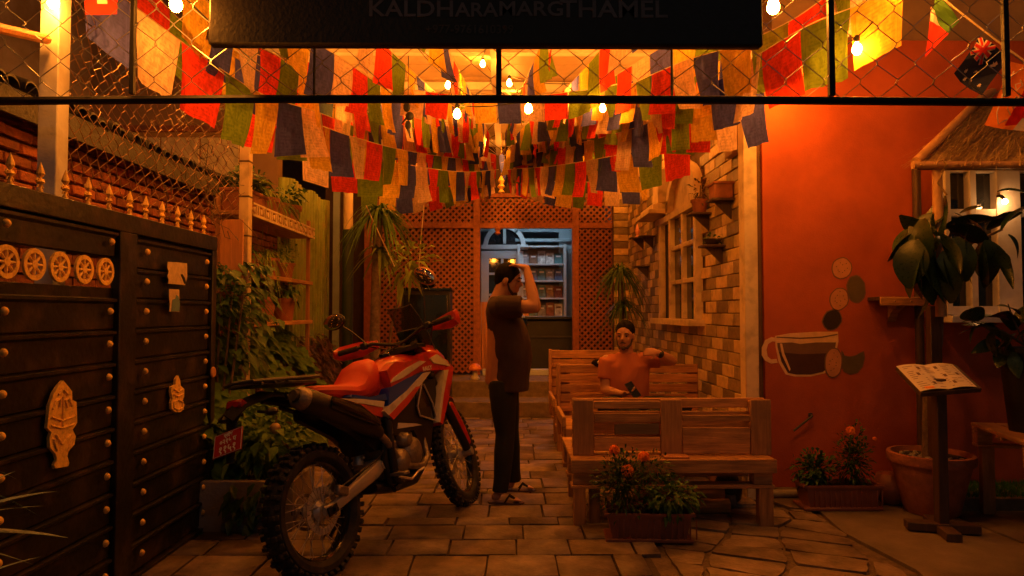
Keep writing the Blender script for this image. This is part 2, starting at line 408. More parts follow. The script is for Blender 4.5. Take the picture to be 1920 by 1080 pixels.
# courtyard paving: rows of worn blocks, each a stone of its own
pav = structure('courtyard_pavement', MB().add([(-2.4, 2.2, .004), (1.8, 2.2, .004), (1.8, 8.8, .004), (-2.4, 8.8, .004)], [(0, 1, 2, 3)]), m_joint)
rs = random.Random(3)
stone_meshes = []
for k in range(5):
    mb = MB(); mb.box((0, 0, 0), (1, 1, .03), bev=.004)
    for v in mb.v:
        v.x += rs.uniform(-.014, .014); v.y += rs.uniform(-.02, .02)
    stone_meshes.append(mesh_of(mb, 'paving_stone', m_paver))
y = 2.35; row = 0
while y < 8.72:
    hgt = [.27, .16, .29, .30, .15, .31, .26][row % 7]
    x = -2.35 + rs.uniform(-.25, 0)
    xe = 0.86 + .12 * math.sin(row * 2.1) if y < 4.75 else 1.78
    while x < xe:
        w = rs.uniform(.30, .46)
        if x + w > xe + .1: w = max(.12, xe - x)
        piece('paving_stone', rs.choice(stone_meshes), pav, (x + w / 2, y + hgt / 2, .012 + rs.uniform(-.004, .004)),
              (rs.uniform(-.008, .008), rs.uniform(-.008, .008), rs.uniform(-.006, .006)), (w - .013, hgt - .013, 1))
        x += w
    y += hgt; row += 1
# irregular flagstones in front of the benches
def clip_poly(poly, p, nrm):
    out = []
    for i in range(len(poly)):
        a, b = poly[i], poly[(i + 1) % len(poly)]
        da = (a[0] - p[0]) * nrm[0] + (a[1] - p[1]) * nrm[1]; db = (b[0] - p[0]) * nrm[0] + (b[1] - p[1]) * nrm[1]
        if da <= 0: out.append(a)
        if (da <= 0) != (db <= 0):
            t = da / (da - db); out.append((a[0] + (b[0] - a[0]) * t, a[1] + (b[1] - a[1]) * t))
    return out
m_dirt = mat('joint_dirt', (.135, .095, .06), rough=.95, bump=.8, var=.4, scale=12)
flag_area = structure('flagstone_paving', MB().add([(.8, 2.2, .0045), (2.2, 2.2, .0045), (2.2, 4.8, .0045), (.8, 4.8, .0045)], [(0, 1, 2, 3)]), m_dirt)
ca, sa = math.cos(R(-24)), math.sin(R(-24))
grid = {}
def gpt_(i, j):
    if (i, j) not in grid:
        u = i * .37 + (j % 2) * .0 + rs.uniform(-.07, .07); w = j * .215 + rs.uniform(-.04, .04)
        grid[i, j] = (1.4 + u * ca - w * sa, 3.5 + u * sa + w * ca)
    return grid[i, j]
for i in range(-6, 7):
    for j in range(-9, 10):
        off = (j % 2)
        poly = [gpt_(i, j), gpt_(i + 1, j), gpt_(i + 1, j + 1), gpt_(i, j + 1)]
        cx_ = sum(p[0] for p in poly) / 4; cy_ = sum(p[1] for p in poly) / 4
        if not (.8 < cx_ < 2.2 and 2.3 < cy_ < 4.8): continue
        k = rs.uniform(.90, .95); poly = [(cx_ + (x - cx_) * k, cy_ + (y - cy_) * k) for x, y in poly]
        poly = clip_poly(poly, (.90, 0), (-1, 0)); poly = clip_poly(poly, (2.06, 0), (1, 0)); poly = clip_poly(poly, (0, 4.7), (0, 1))
        if len(poly) < 3 or abs(max(p[0] for p in poly) - min(p[0] for p in poly)) < .07: continue
        rough = []
        for q_ in range(len(poly)):
            a, b = poly[q_], poly[(q_ + 1) % len(poly)]
            for t in (.06, .35, .65, .94): rough.append((a[0] + (b[0] - a[0]) * t + rs.uniform(-.010, .010), a[1] + (b[1] - a[1]) * t + rs.uniform(-.010, .010)))
        mb = MB(); zt = .017 + rs.uniform(-.006, .006)
        mb.prism([(a - cx_, b - cy_) for a, b in rough], (0, zt), lambda u, w, t: Vector((u, w, t)))
        piece('flagstone', mesh_of(mb, 'flagstone', m_paver), flag_area, (cx_, cy_, .003))
# smooth concrete apron on the right, with cracks cut as gaps between slabs
for (pts) in ([(2.1, 2.0), (2.95, 2.0), (3.02, 2.9), (2.88, 3.4), (3.0, 3.9), (2.9, 5.09), (1.83, 5.09), (1.95, 4.74), (2.12, 4.68), (2.06, 4.2), (2.14, 3.6), (2.06, 3.1), (2.13, 2.6)],
              [(2.98, 2.0), (6, 2.0), (6, 5.09), (2.93, 5.09), (3.03, 3.9), (2.91, 3.4), (3.05, 2.9)]):
    mb = MB(); mb.prism(pts, (.002, .026), lambda u, w, t: Vector((u, w, t)))
    structure('concrete_apron', mb, m_conc)
mb = MB(); mb.box((3.9, 4.86, .06), (1.7, .44, .10)); structure('grass_kerb', mb, m_step)
mb = MB()
for i in range(5200):
    bx, by = rs.uniform(3.08, 4.72), rs.uniform(4.66, 5.06)
    h = rs.uniform(.02, .045); a = rs.uniform(0, 6.28); dx, dy = math.cos(a) * .003, math.sin(a) * .003
    lx, ly = rs.uniform(-.012, .012), rs.uniform(-.012, .012)
    mb.add([(bx - dx, by - dy, .11), (bx + dx, by + dy, .11), (bx + lx, by + ly, .11 + h)], [(0, 1, 2)])
solid('artificial_grass', mb, m_grass, 'strip of bright green artificial grass at the foot of the orange wall', 'grass', kind='stuff', normals=False)
# entrance steps and porch
mb = MB(); mb.box((-.2, 9.05, .11), (3.2, .56, .22), bev=.012); structure('step', mb, m_step)
mb = MB(); mb.box((-.2, 9.8, .215), (4.0, .96, .43), bev=.012); structure('step', mb, m_step)
mb = MB(); mb.box((-.2, 11.9, .20), (5.4, 3.2, .44), bev=0); structure('porch_floor', mb, m_porch)

# ---------------------------------------------------------------- shop at the back
mb = MB()
mb.box((-.2, 13.06, 1.9), (5.4, .1, 3.6), bev=0)
mb.box((-2.6, 11.75, 1.9), (.1, 2.7, 3.6), bev=0); mb.box((1.85, 11.75, 1.9), (.1, 2.7, 3.6), bev=0)
mb.box((-.4, 11.75, 3.05), (4.3, 2.6, .1), bev=0)
structure('shop_room_wall', mb, m_blue)
# blue panel around inner shop window
mb = MB(); mb.box((1.06, 11.75, 2.0), (.32, .1, 3.1), bev=.004); mb.box((.35, 11.78, 3.0), (1.7, .1, .50), bev=.004)
mb.box((.62, 11.70, 2.60), (.95, .16, .05), bev=.004)
structure('shop_inner_panel', mb, m_blue)

# lattice screen
LY = 10.28
def lx(px): return at(px, 500, LY).x
lat = thing('lattice_screen', 'reddish wooden lattice screen with posts and open doorway across the back of the courtyard', 'lattice screen', ((lx(697) + lx(1175)) / 2, LY, .43))
posts = [lx(690), lx(894), lx(1079), lx(1173)]
RAIL, TOP = 2.675, 3.16
for p in posts:
    part('post', MB().box((p, LY, (.43 + TOP) / 2), (.10, .09, TOP - .43)), m_lattice, lat)
for a, b in zip(posts, posts[1:]):
    part('rail', MB().box(((a + b) / 2, LY, RAIL), (b - a - .102, .08, .085)), m_lattice, lat)
    part('rail', MB().box(((a + b) / 2, LY, TOP - .03), (b - a - .102, .07, .06)), m_lattice, lat)
def lattice(a, b, z0, z1, pitch=.062):
    mb = MB(); w = .030
    for sgn, yy in ((1, LY - .008), (-1, LY + .008)):
        c = -(z1 - z0)
        while c < (b - a):
            p = [(a + c + (0 if sgn > 0 else 0), z0), (a + c + (z1 - z0), z1)]
            x0, x1 = a + c, a + c + (z1 - z0)
            t0 = max(0, (a - x0) / (x1 - x0)); t1 = min(1, (b - x0) / (x1 - x0))
            if t1 - t0 > .01:
                q0 = Vector((x0 + (x1 - x0) * t0, yy, z0 + (z1 - z0) * t0)); q1 = Vector((x0 + (x1 - x0) * t1, yy, z0 + (z1 - z0) * t1))
                if sgn < 0: q0.x = a + b - q0.x; q1.x = a + b - q1.x
                d = (q1 - q0); L = d.length
                if L > .03: mb.box((q0 + q1) / 2, (L, .011, w), (0, -math.atan2(d.z, d.x), 0), bev=0)
            c += pitch * 1.5
    return mb
for (a, b) in ((posts[0] + .051, posts[1] - .051), (posts[2] + .051, posts[3] - .051)):
    part('lattice', lattice(a, b, .46, RAIL - .045), m_lattice, lat, kind='stuff', normals=False)
for a, b in zip(posts, posts[1:]):
    part('lattice', lattice(a + .051, b - .051, RAIL + .045, TOP - .06), m_lattice, lat, kind='stuff', normals=False)
mb = MB(); mb.box(((posts[0] + posts[1]) / 2, 10.62, 1.55), (posts[1] - posts[0], .04, 2.3)); mb.box(((posts[2] + 1.8) / 2, 10.62, 1.55), (1.8 - posts[2], .04, 2.3))
mb.box((-.3, 10.50, 3.33), (3.6, .03, 1.28)); mb.box((-2.45, 10.45, 2.0), (.66, .04, 3.9)); structure('porch_back_wall', mb, mat('brown_wall', (.05, .026, .018), rough=.8))  # upper panel added to block the shop lamp behind the lattice
mb = MB(); mb.box((.35, LY - .05, .475), (1.42, .16, .09), bev=.006)
solid('door_sill', mb, m_doorwhite, kind='structure')
mb = MB(); p = MB()
dp = thing('door_panel', 'narrow orange plank panel left of the doorway under the white door', 'door panel', (-.31, 10.5, .5))
for i in range(5): part('plank', MB().box((-.415 + i * .055, 10.5, 1.0), (.05, .03, 1.05)), m_orangeboard, dp)
# inner door with arched light above
iy = 11.62
door = thing('glazed_door', 'white glazed door with an arched fanlight inside the shop doorway', 'door', (at(940, 600, iy).x, iy, .6))
xa, xb = at(903, 0, iy).x, at(981, 0, iy).x; zt = at(0, 470, iy).z; zb = 1.0
def frame_rect(mb, x0, x1, z0, z1, w, y, d=.05):
    mb.box(((x0 + x1) / 2, y, z1 - w / 2), (x1 - x0, d, w)); mb.box(((x0 + x1) / 2, y, z0 + w / 2), (x1 - x0, d, w))
    mb.box((x0 + w / 2, y, (z0 + z1) / 2), (w, d - .003, z1 - z0 - 2 * w)); mb.box((x1 - w / 2, y, (z0 + z1) / 2), (w, d - .003, z1 - z0 - 2 * w))
mb = MB(); frame_rect(mb, xa, xb, zb, zt, .13, iy)
part('frame', mb, m_doorwhite, door)
mb = MB(); xm = (xa + xb) / 2
mb.box((xm, iy, (zb + zt) / 2), (.045, .045, zt - zb - .27)); zm = at(0, 513, iy).z
for zz in (zm, zm - .36, zm - .72): mb.box((xm, iy - .003, zz), (xb - xa - .27, .04, .04))
part('muntin', mb, m_doorwhite, door)
part('pane', MB().box((xm, iy + .01, (zb + zt) / 2), (xb - xa - .2, .008, zt - zb - .2), bev=0), m_glass, door)
cx, cz, rr = at(946, 466, iy).x, at(0, 463, iy).z + .03, .36
mb = MB(); n = 18
for i in range(n):
    a0, a1 = math.pi * i / n, math.pi * (i + 1) / n
    q = [(cx + r * math.cos(a), cz + r * math.sin(a)) for r, a in ((rr - .075, a0), (rr, a0), (rr, a1), (rr - .075, a1))]
    mb.prism(q, (iy - .04, iy + .02), lambda u, w, t: Vector((u, t, w)))
mb.box((cx, iy - .01, cz - .03), (rr * 2 + .08, .07, .08)); mb.box((cx, iy - .01, cz + rr / 2), (.05, .05, rr - .06))
part('arch_frame', mb, m_doorwhite, door)
mb = MB(); mb.prism([(cx + (rr - .05) * math.cos(math.pi * i / n), cz + (rr - .05) * math.sin(math.pi * i / n)) for i in range(n + 1)], (iy + .012, iy + .02), lambda u, w, t: Vector((u, t, w)))
part('arch_pane', mb, m_glass, door)
# bookshelf with books
sy = 11.75
sx0, sx1 = at(972, 0, sy).x, at(1056, 0, sy).x; sz0, sz1 = at(0, 594, sy).z, at(0, 462, sy).z
shelf = thing('bookshelf', 'white open bookshelf with four rows behind the doorway', 'bookshelf', ((sx0 + sx1) / 2, sy, sz0))
for x in (sx0, sx1): part('shelf_side', MB().box((x, sy - .12, (sz0 + sz1) / 2), (.045, .26, sz1 - sz0 + .04)), m_doorwhite, shelf)
part('back_panel', MB().box(((sx0 + sx1) / 2, sy + .0, (sz0 + sz1) / 2), (sx1 - sx0, .012, sz1 - sz0)), mat('shelf_back', (.20, .16, .14)), shelf)
rowz = [sz0 + .0, sz0 + .30, sz0 + .60, sz0 + .90, sz1 + .01]
rowz = [at(0, q, sy).z for q in (594, 560, 528, 497, 464)]
for z in rowz: part('shelf_board', MB().box(((sx0 + sx1) / 2, sy - .13, z), (sx1 - sx0 - .046, .24, .028)), m_doorwhite, shelf)
bookc = dict(blue=(.10, .16, .30), grey=(.25, .26, .28), brown=(.22, .12, .07), teal=(.08, .2, .22), orange=(.75, .28, .05), maroon=(.25, .07, .06), white=(.6, .6, .58), yellow=(.6, .55, .08))
rows = [('bottom', ['orange', 'teal', 'grey', 'maroon', 'white']), ('second lowest', ['grey', 'blue', 'teal', 'brown', 'maroon']),
        ('second highest', ['grey', 'blue', 'teal', 'grey', 'blue']), ('top', ['grey', 'brown', 'white', 'white', 'teal'])]
ords = ['leftmost', 'second from the left', 'middle', 'second from the right', 'rightmost']
for ri, (rn, cs) in enumerate(rows):
    for j, c in enumerate(cs):
        w = (sx1 - sx0 - .07) / 5; x = sx0 + .035 + w * (j + .5); h = rs.uniform(.17, .235); z = rowz[ri] + .0155
        org = (x, sy - .1, z)
        bt = thing('book', f'{c} book, {ords[j]} on the {rn} shelf of the bookshelf', 'book', org, group='books on the shop bookshelf')
        bm_ = MB(); bm_.box((x, sy - .13, z + h / 2), (w - .012, .018, h), (R(-8), 0, 0), bev=.001)
        part('cover', bm_, mat('book_' + c, bookc[c], rough=.4, bump=0, var=.5, scale=16), bt)
        q = MB(); q.box((x, sy - .1435, z + h * .72), (w * .55, .002, h * .14), (R(-8), 0, 0), bev=0)
        part('title_block', q, m_print if c != 'white' else m_ink, bt)
# dark covered counter
ct = thing('shop_counter', 'long black covered counter behind the doorway', 'counter', (.72, 10.95, .43))
mb = MB(); mb.box((.86, 10.95, .84), (1.1, .34, .82), bev=.03); part('base', mb, m_blackcloth, ct)
part('top', MB().box((.86, 10.93, 1.275), (1.14, .40, .045), bev=.01), m_blackcloth, ct)
mb = MB(); mb.box((.86, 10.765, .98), (1.1, .012, .03)); part('trim', mb, m_rack, ct)
lampt = thing('shop_ceiling_lamp', 'cool white ceiling lamp lighting the pale blue shop', 'lamp', (.7, 11.0, 2.97))
part('housing', MB().box((.5, 11.1, 2.985), (.9, .2, .03)), m_white, lampt)
part('diffuser', MB().box((.5, 11.1, 2.955), (.86, .16, .03)), mat('cool_lamp', (.9, .95, 1), emis=(.62, .82, 1.0), estr=11, bump=0), lampt)
part('hanger', MB().tube([(.5, 11.1, 2.997), (.5, 11.1, 3.02)], .02), m_white, lampt)

# ---------------------------------------------------------------- right building: tiled side wall and orange front wall
WX = 1.83
wall = structure('tiled_wall', MB().box((WX + .1, 7.72, 2.0), (.2, 5.16, 4.0), bev=0), m_grout, origin=(WX, 7.7, 0))
tb_l = mesh_of(MB().box((0, 0, 0), (.03, .294, .097), bev=.004), 'tile', m_tile_l)
tb_d = mesh_of(MB().box((0, 0, 0), (.03, .294, .097), bev=.004), 'tile', m_tile_d)
WIN = (6.28, 7.86, 1.26, 2.92)
cand = []
for r_ in range(38):
    z = .06 + r_ * .104
    yy = 5.27 + (.15 if r_ % 2 else 0); k = 0
    while yy < 10.2:
        if not (WIN[0] - .10 < yy < WIN[1] + .10 and WIN[2] - .04 < z < WIN[3]):
            cand.append((yy, z, (k + (r_ // 2) + r_) % 2))
        yy += .302; k += 1
def shown(c): return (2.6 - abs(c[1] - 1.6) * .55) / c[0] ** 2 * (0 if c[1] < .55 or c[1] > 3.1 else 1)
cand.sort(key=shown, reverse=True)
for (yy, z, c) in cand[:296]:
    piece('tile', tb_l if c else tb_d, wall, (WX - .008 + rs.uniform(-.009, .003), yy, z), (0, rs.uniform(-.012, .012), rs.uniform(-.012, .012)), (1, rs.choice((1, 1, .97)), 1))
for c, m in ((1, m_tile_l), (0, m_tile_d)):
    mb = MB()
    for (yy, z, cc) in cand[296:]:
        if cc == c: mb.box((WX - .008, yy, z), (.03, .294, .097), bev=.003)
    part('tiling', mb, m, wall, kind='stuff')
# tiled end pillar beside the lattice
pil = structure('tiled_pillar', MB().box((1.70, 10.2, 2.0), (.22, .16, 3.9), bev=0), m_grout, origin=(1.7, 10.2, 0))
for r_ in range(37):
    piece('tile', tb_l if r_ % 2 else tb_d, pil, (1.70, 10.115, .08 + r_ * .104), (0, 0, math.pi / 2), (1, .72, 1))
# cream corner trim
mb = MB(); mb.box((WX - .03, 5.06, 2.0), (.10, .12, 4.0), bev=.006)
solid('corner_trim', mb, m_cream, 'tall cream painted corner strip between the tiled wall and the orange wall', 'trim', origin=(WX, 5.06, 0))
# orange wall
mb = MB(); mb.box((4.4, 5.2, 1.72), (4.94, .18, 3.44), bev=.004)
ow = structure('orange_wall', mb, m_orange, origin=(4.4, 5.2, 0))
mb = MB(); mb.box((4.4, 5.34, 4.2), (5.3, .18, 3.2), bev=0); structure('upper_wall', mb, m_upper)
mb = MB(); mb.box((2.9, 5.09, .045), (2.0, .05, .05), bev=.01); structure('wall_skirting', mb, m_step)
pp = MB().tube([at(1640, 905, 5.05), at(1500, 905, 5.05)], .022)
# shadow-catching bits: crack hooks on the wall
hk = thing('wall_hook', 'small bent metal hook sticking out of the orange wall below the mural', 'hook', at(1520, 778, 5.1))
a = at(1520, 778, 5.1); b = at(1488, 808, 5.06)
part('arm', MB().tube([a, (a.x - .01, a.y - .05, a.z), b], .008), m_rack, hk)
part('plate', MB().box((a.x, 5.105, a.z), (.03, .008, .03)), m_rack, hk)

# mural
mu = thing('painted_mural', 'painted mural of a coffee cup with beans and biscuits on the orange wall', 'mural', at(1530, 620, 5.1))
def wp(px, py): q = at(px, py, 5.11); return (q.x, q.z)
_lay = [0]
def paint(name, pts, key, layer):
    mb = MB(); mb.prism([wp(*p) for p in pts], (5.1102, 5.1085 - layer * .0012), lambda u, w, t: Vector((u, t, w)))
    return part(name, mb, M_CUP[key], mu)
def ell(cx, cy, rx, ry, rot=0, n=18, jit=.04, seed=1):
    r2 = random.Random(seed); out = []
    for i in range(n):
        a = 2 * math.pi * i / n; k = 1 + r2.uniform(-jit, jit)
        x, y = rx * k * math.cos(a), ry * k * math.sin(a); c, s_ = math.cos(rot), math.sin(rot)
        out.append((cx + x * c - y * s_, cy + x * s_ + y * c))
    return out
ring_o = [(1460, 634), (1446, 632), (1434, 638), (1428, 652), (1428, 666), (1434, 676), (1446, 682), (1458, 680), (1456, 673), (1446, 674), (1439, 668), (1437, 656), (1440, 645), (1448, 640), (1458, 641)]
paint('cup_handle', ring_o, 'cream', 1)
paint('cup_outline', [(1453, 630), (1480, 625), (1530, 622), (1571, 622), (1572, 640), (1568, 660), (1556, 690), (1546, 700), (1520, 706), (1490, 706), (1473, 702), (1460, 680), (1454, 650)], 'cream', 0)
paint('coffee', [(1457, 643), (1485, 642), (1500, 645), (1530, 642), (1567, 642), (1564, 662), (1553, 688), (1543, 697), (1520, 702), (1492, 702), (1477, 699), (1465, 678), (1458, 652)], 'brown', 1)
paint('coffee_shade', [(1460, 660), (1500, 664), (1563, 662), (1553, 688), (1543, 697), (1520, 702), (1492, 702), (1477, 699), (1466, 678)], 'coffee', 2)
paint('cup_highlight', [(1462, 644), (1466, 644), (1470, 662), (1482, 692), (1480, 696), (1466, 666)], 'cream', 3)
paint('rim_line', [(1456, 631), (1500, 633), (1540, 631), (1570, 626), (1570, 628), (1540, 633.5), (1500, 635.5), (1456, 633)], 'brown', 1)
for i, (cx_, cy_, rx_, ry_, ro, kc) in enumerate(((1578, 503, 18, 20, .3, 'tan'), (1605, 542, 17, 26, -.1, 'olive'), (1573, 561, 17, 21, .2, 'tan'), (1560, 600, 17, 20, .6, 'dark'), (1562, 680, 16, 28, 0, 'tan'))):
    lay = 4 if i == 4 else 0
    paint('bean_outline', ell(cx_, cy_, rx_ + 1.2, ry_ + 1.2, ro, seed=i), 'brown', lay)
    paint('bean', ell(cx_, cy_, rx_ - 1, ry_ - 1, ro, seed=i), kc, lay + 1)
    if kc == 'tan':
        r2 = random.Random(i)
        for k in range(9):
            a = k * .7; q = (cx_ + rx_ * .65 * math.cos(a) * r2.uniform(.3, 1), cy_ + ry_ * .7 * math.sin(a) * r2.uniform(.3, 1))
            paint('speckle', ell(*q, 1.1, 1.1, n=6), 'brown', lay + 2)
cres = [(1578, 656), (1582, 666), (1592, 668), (1604, 666), (1614, 660), (1620, 658), (1622, 670), (1618, 688), (1608, 700), (1594, 703), (1582, 698), (1576, 686), (1575, 670)]
paint('slice', cres, 'brown', 0); paint('slice_inner', [(1598 + (x - 1598) * .9, 682 + (y - 682) * .9) for x, y in cres], 'olive', 1)

# bracket shelf on orange wall
bs = thing('wall_shelf', 'small weathered wooden shelf on a bracket on the orange wall', 'shelf', at(1682, 560, 5.05))
x0, x1, z1 = at(1640, 558, 5.0).x, at(1727, 558, 5.0).x, at(0, 560, 5.0).z
part('board', MB().box(((x0 + x1) / 2, 5.02, z1), (x1 - x0, .17, .028)), m_darkwood, bs)
part('lip', MB().box(((x0 + x1) / 2, 4.928, z1 - .02), (x1 - x0, .018, .062)), m_pine, bs)
xc = (x0 + x1) / 2 + .01
mb = MB(); mb.prism([(5.105, z1 - .05), (4.97, z1 - .05), (5.06, z1 - .1), (5.105, z1 - .17)], (xc - .03, xc + .03), lambda u, w, t: Vector((t, u, w)))
part('bracket', mb, m_pine, bs)
for dx in (-.08, .04): part('nail', MB().ball((xc + dx, 4.917, z1 - .02), .006, 6), m_chrome, bs)

# right window
wy = 5.04
rw = thing('window', 'white framed window glowing beside the thatched awning on the orange wall', 'window', at(1880, 600, wy))
def X(px): return at(px, 400, wy).x
def Z(py): return at(1850, py, wy).z
mb = MB()
zt_, zb_ = Z(316), Z(590)
part('sill', MB().box(((X(1755) + 4.6) / 2, wy - .05, Z(598)), (4.6 - X(1755), .22, .05)), m_white, rw)
for (p0, p1) in ((1766, 1776), (1812, 1824), (1862, 1906), (1960, 1972), (2010, 2022)):
    part('mullion', MB().box(((X(p0) + X(p1)) / 2, wy, (zt_ + zb_) / 2), (X(p1) - X(p0), .09, zt_ - zb_)), m_white, rw)
for (p0, p1) in ((1776, 1812), (1824, 1862), (1906, 1960), (1972, 2010)):
    part('pane', MB().box(((X(p0) + X(p1)) / 2, wy + .03, (zt_ + zb_) / 2), (X(p1) - X(p0), .008, zt_ - zb_), bev=0), m_glass, rw)
    part('transom', MB().box(((X(p0) + X(p1)) / 2, wy, Z(400)), (X(p1) - X(p0) - .002, .07, .055)), m_white, rw)
    part('rail', MB().box(((X(p0) + X(p1)) / 2, wy, Z(583)), (X(p1) - X(p0) - .002, .07, .07)), m_white, rw)
    part('rail', MB().box(((X(p0) + X(p1)) / 2, wy, Z(318)), (X(p1) - X(p0) - .002, .07, .05)), m_white, rw)
wl = thing('window_lamp', 'small bright bulb fixed on the white window frame at the right', 'lamp', at(1884, 378, 4.93))
q = at(1884, 378, 4.93)
part('bulb', MB().ball(q, .02, 8), mat('window_bulb', (1, .7, .4), emis=(1, .42, .12), estr=150, bump=0), wl)
part('socket', MB().tube([(q.x, q.y, q.z + .018), (q.x, q.y + .04, q.z + .05), (q.x, wy - .04, q.z + .05)], .012), m_cable, wl)

# thatched awning with bamboo
aw = thing('thatched_awning', 'thatched straw awning on bamboo poles above the white window', 'awning', (3.4, 4.8, 2.3))
e0 = at(1712, 309, 4.45); e1 = Vector((5.0, 4.45, e0.z)); r0 = at(1842, 190, 5.04); r1 = Vector((5.0, 5.04, r0.z))
part('eave_pole', MB().tube([e0, e1], .027, 10), m_bamboo, aw)
part('rafter', MB().tube([e0 + Vector((.02, 0, .02)), r0 + Vector((0, 0, .03)), r0 + (r0 - e0) * .2], .032, 10), m_bamboo, aw)
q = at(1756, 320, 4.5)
part('pole_and_shadow', MB().tube([(q.x + .01, 4.50, 1.34), (q.x, 4.49, 1.8), (q.x - .01, 4.48, e0.z - .02)], [.033, .033, .03], 10), m_bamboo, aw)
part('shaded_pole_foot', MB().box((q.x - .005, 4.56, .72), (.075, .06, 1.38)), m_darkwood, aw)  # dark wood foot drawn where the pole falls into shadow
q2 = at(1741, 320, 4.9)
part('pole_and_shadow', MB().tube([(q2.x, 5.05, 0.02), (q2.x, 5.05, 2.5)], .03, 10), m_darkwood, aw)  # second, dark pole stands in for the bamboo pole's shadow stripe
mb = MB()
for i in range(2600):
    t = rs.random(); s_ = rs.random() ** .8
    top = r0.lerp(r1, t); bot = e0.lerp(e1, max(0, t + rs.uniform(-.06, .03)))
    p = bot.lerp(top, s_) + Vector((rs.uniform(-.02, .02), 0, rs.uniform(0, .05)))
    d = (bot - top).normalized() + Vector((rs.uniform(-.55, .25), rs.uniform(-.2, .2), rs.uniform(-.15, .15)))
    L = rs.uniform(.10, .26); w = rs.uniform(.0015, .0035); e = p + d.normalized() * L
    if e.z < e0.z - .03: e.z = e0.z - .03 + rs.uniform(-.02, .02)
    sd = Vector((w, 0, w * .4)); mb.add([p - sd, p + sd, e + sd, e - sd, p + Vector((0, -w, 0)), e + Vector((0, -w, 0))], [(0, 1, 2, 3), (0, 4, 5, 3), (1, 4, 5, 2)])
part('straw', mb, m_thatch, aw, kind='stuff', normals=False)
mb = MB(); mb.add([e0 + Vector((.05, .03, 0)), e1 + Vector((0, .03, 0)), r1, r0, e0 + Vector((.05, .03, -.03)), e1 + Vector((0, .03, -.03)), r1 - Vector((0, 0, .03)), r0 - Vector((0, 0, .03))],
                 [(0, 1, 2, 3), (4, 5, 6, 7), (0, 1, 5, 4), (3, 2, 6, 7), (0, 3, 7, 4), (1, 2, 6, 5)])
part('underlayer', mb, m_thatch, aw)
part('binding', MB().tube([e0 + Vector((.18, -.02, .03)), e0 + Vector((.2, -.035, 0)), e0 + Vector((.2, 0, -.035)), e0 + Vector((.16, 0, -.12)), e0 + Vector((.22, 0, -.2))], .006), m_thatch, aw)

# casement window in tiled wall
cw = thing('casement_window', 'cream arched casement window with six panes in the tiled wall', 'window', (WX, 7.1, 1.3))
fx = WX - .045
def ybox(mb, y0, y1, z0, z1, x=fx, d=.07): mb.box((x, (y0 + y1) / 2, (z0 + z1) / 2), (d, y1 - y0, z1 - z0)); return mb
y0, y1, z0, z1 = 6.30, 7.84, 1.30, 2.36
for (ya, yb) in ((y0, y0 + .08), (y1 - .08, y1), (7.28, 7.36)):
    part('jamb', ybox(MB(), ya, yb, z0 + .002, z1), m_cream, cw)
part('sill', MB().box((WX - .08, (y0 + y1) / 2, z0 - .03), (.18, y1 - y0 + .16, .06)), m_cream, cw)
part('head', ybox(MB(), y0, y1, z1 + .002, z1 + .07), m_cream, cw)
for zz in (1.66, 2.02): part('muntin', ybox(MB(), y0 + .082, 7.278, zz, zz + .04, d=.05), m_cream, cw)
part('muntin', ybox(MB(), 6.80, 6.85, z0 + .005, z1 - .002, x=fx - .004, d=.05), m_cream, cw)
for (ya, yb) in ((y0 + .08, 6.8), (6.85, 7.28)):
    for (za, zb2) in ((z0, 1.66), (1.70, 2.02), (2.06, z1)):
        part('pane', ybox(MB(), ya - .0, yb, za, zb2, x=fx + .02, d=.006), m_glass, cw)
part('dark_opening_sheet', ybox(MB(), 7.36, 7.76, z0, z1, x=fx + .03, d=.006), mat('opening_shade', (.01, .008, .007)), cw)  # dark sheet paints the shade of the open half
mb = MB(); n = 16; cy = 6.82; ra = .56
poly = [(cy + ra * math.cos(math.pi * i / n), z1 + .07 + .44 * math.sin(math.pi * i / n)) for i in range(n + 1)]
mb.prism(poly, (WX - .04, WX + .01), lambda u, w, t: Vector((t, u, w))); part('arch_panel', mb, m_cream, cw)
mb = MB()
for i in range(n):
    a0, a1 = math.pi * i / n, math.pi * (i + 1) / n
    q = [(cy + (ra + r) * math.cos(a), z1 + .072 + (.44 + r) * math.sin(a)) for r, a in ((-.07, a0), (0.02, a0), (0.02, a1), (-.07, a1))]
    mb.prism(q, (WX - .10, WX - .04), lambda u, w, t: Vector((t, u, w)))
part('arch_moulding', mb, m_cream, cw)
mb = MB(); mb.box((WX - .12, 7.98, 2.50), (.24, .78, .05), bev=.005); mb.box((WX - .09, 7.98, 2.56), (.18, .70, .06), bev=.005); mb.box((WX - .06, 7.80, 2.80), (.12, .3, .4), bev=.01)
part('hood', mb, m_cream, cw)

# little bracket shelves with pots on the tiled wall
def corner_shelf(px, py, Y, label, item=None, w=.17):
    q = at(px, py, Y); q.x = WX - .02
    t = thing('corner_bracket_shelf', label, 'shelf', q, group='dark bracket shelves on the tiled wall')
    part('board', MB().box((WX - .11, Y, q.z), (.20, w, .018)), m_darkwood, t)
    mb = MB(); mb.prism([(WX - .03, q.z - .01), (WX - .17, q.z - .01), (WX - .03, q.z - .15)], (Y - .012, Y + .012), lambda u, w_, t_: Vector((u, t_, w_)))
    part('bracket', mb, m_darkwood, t)
    return Vector((WX - .11, Y, q.z + .009))
def yfor(px): return WX * 1280 / (px - 950) * .97
SH = [(1326, 402, 'dark bracket shelf holding the terracotta pot just right of the casement window'),
      (1368, 376, 'dark bracket shelf holding the square pot nearest the cream corner strip'),
      (1350, 462, 'dark bracket shelf lowest on the near tiled wall with a small dark dish'),
      (1204, 447, 'dark bracket shelf with a pink ornament near the tiled pillar'),
      (1222, 444, 'empty dark bracket shelf just left of the open casement'),
      (1212, 500, 'dark bracket shelf lowest behind the spiky plant')]
shp = [corner_shelf(px, py, yfor(px), lb) for px, py, lb in SH]
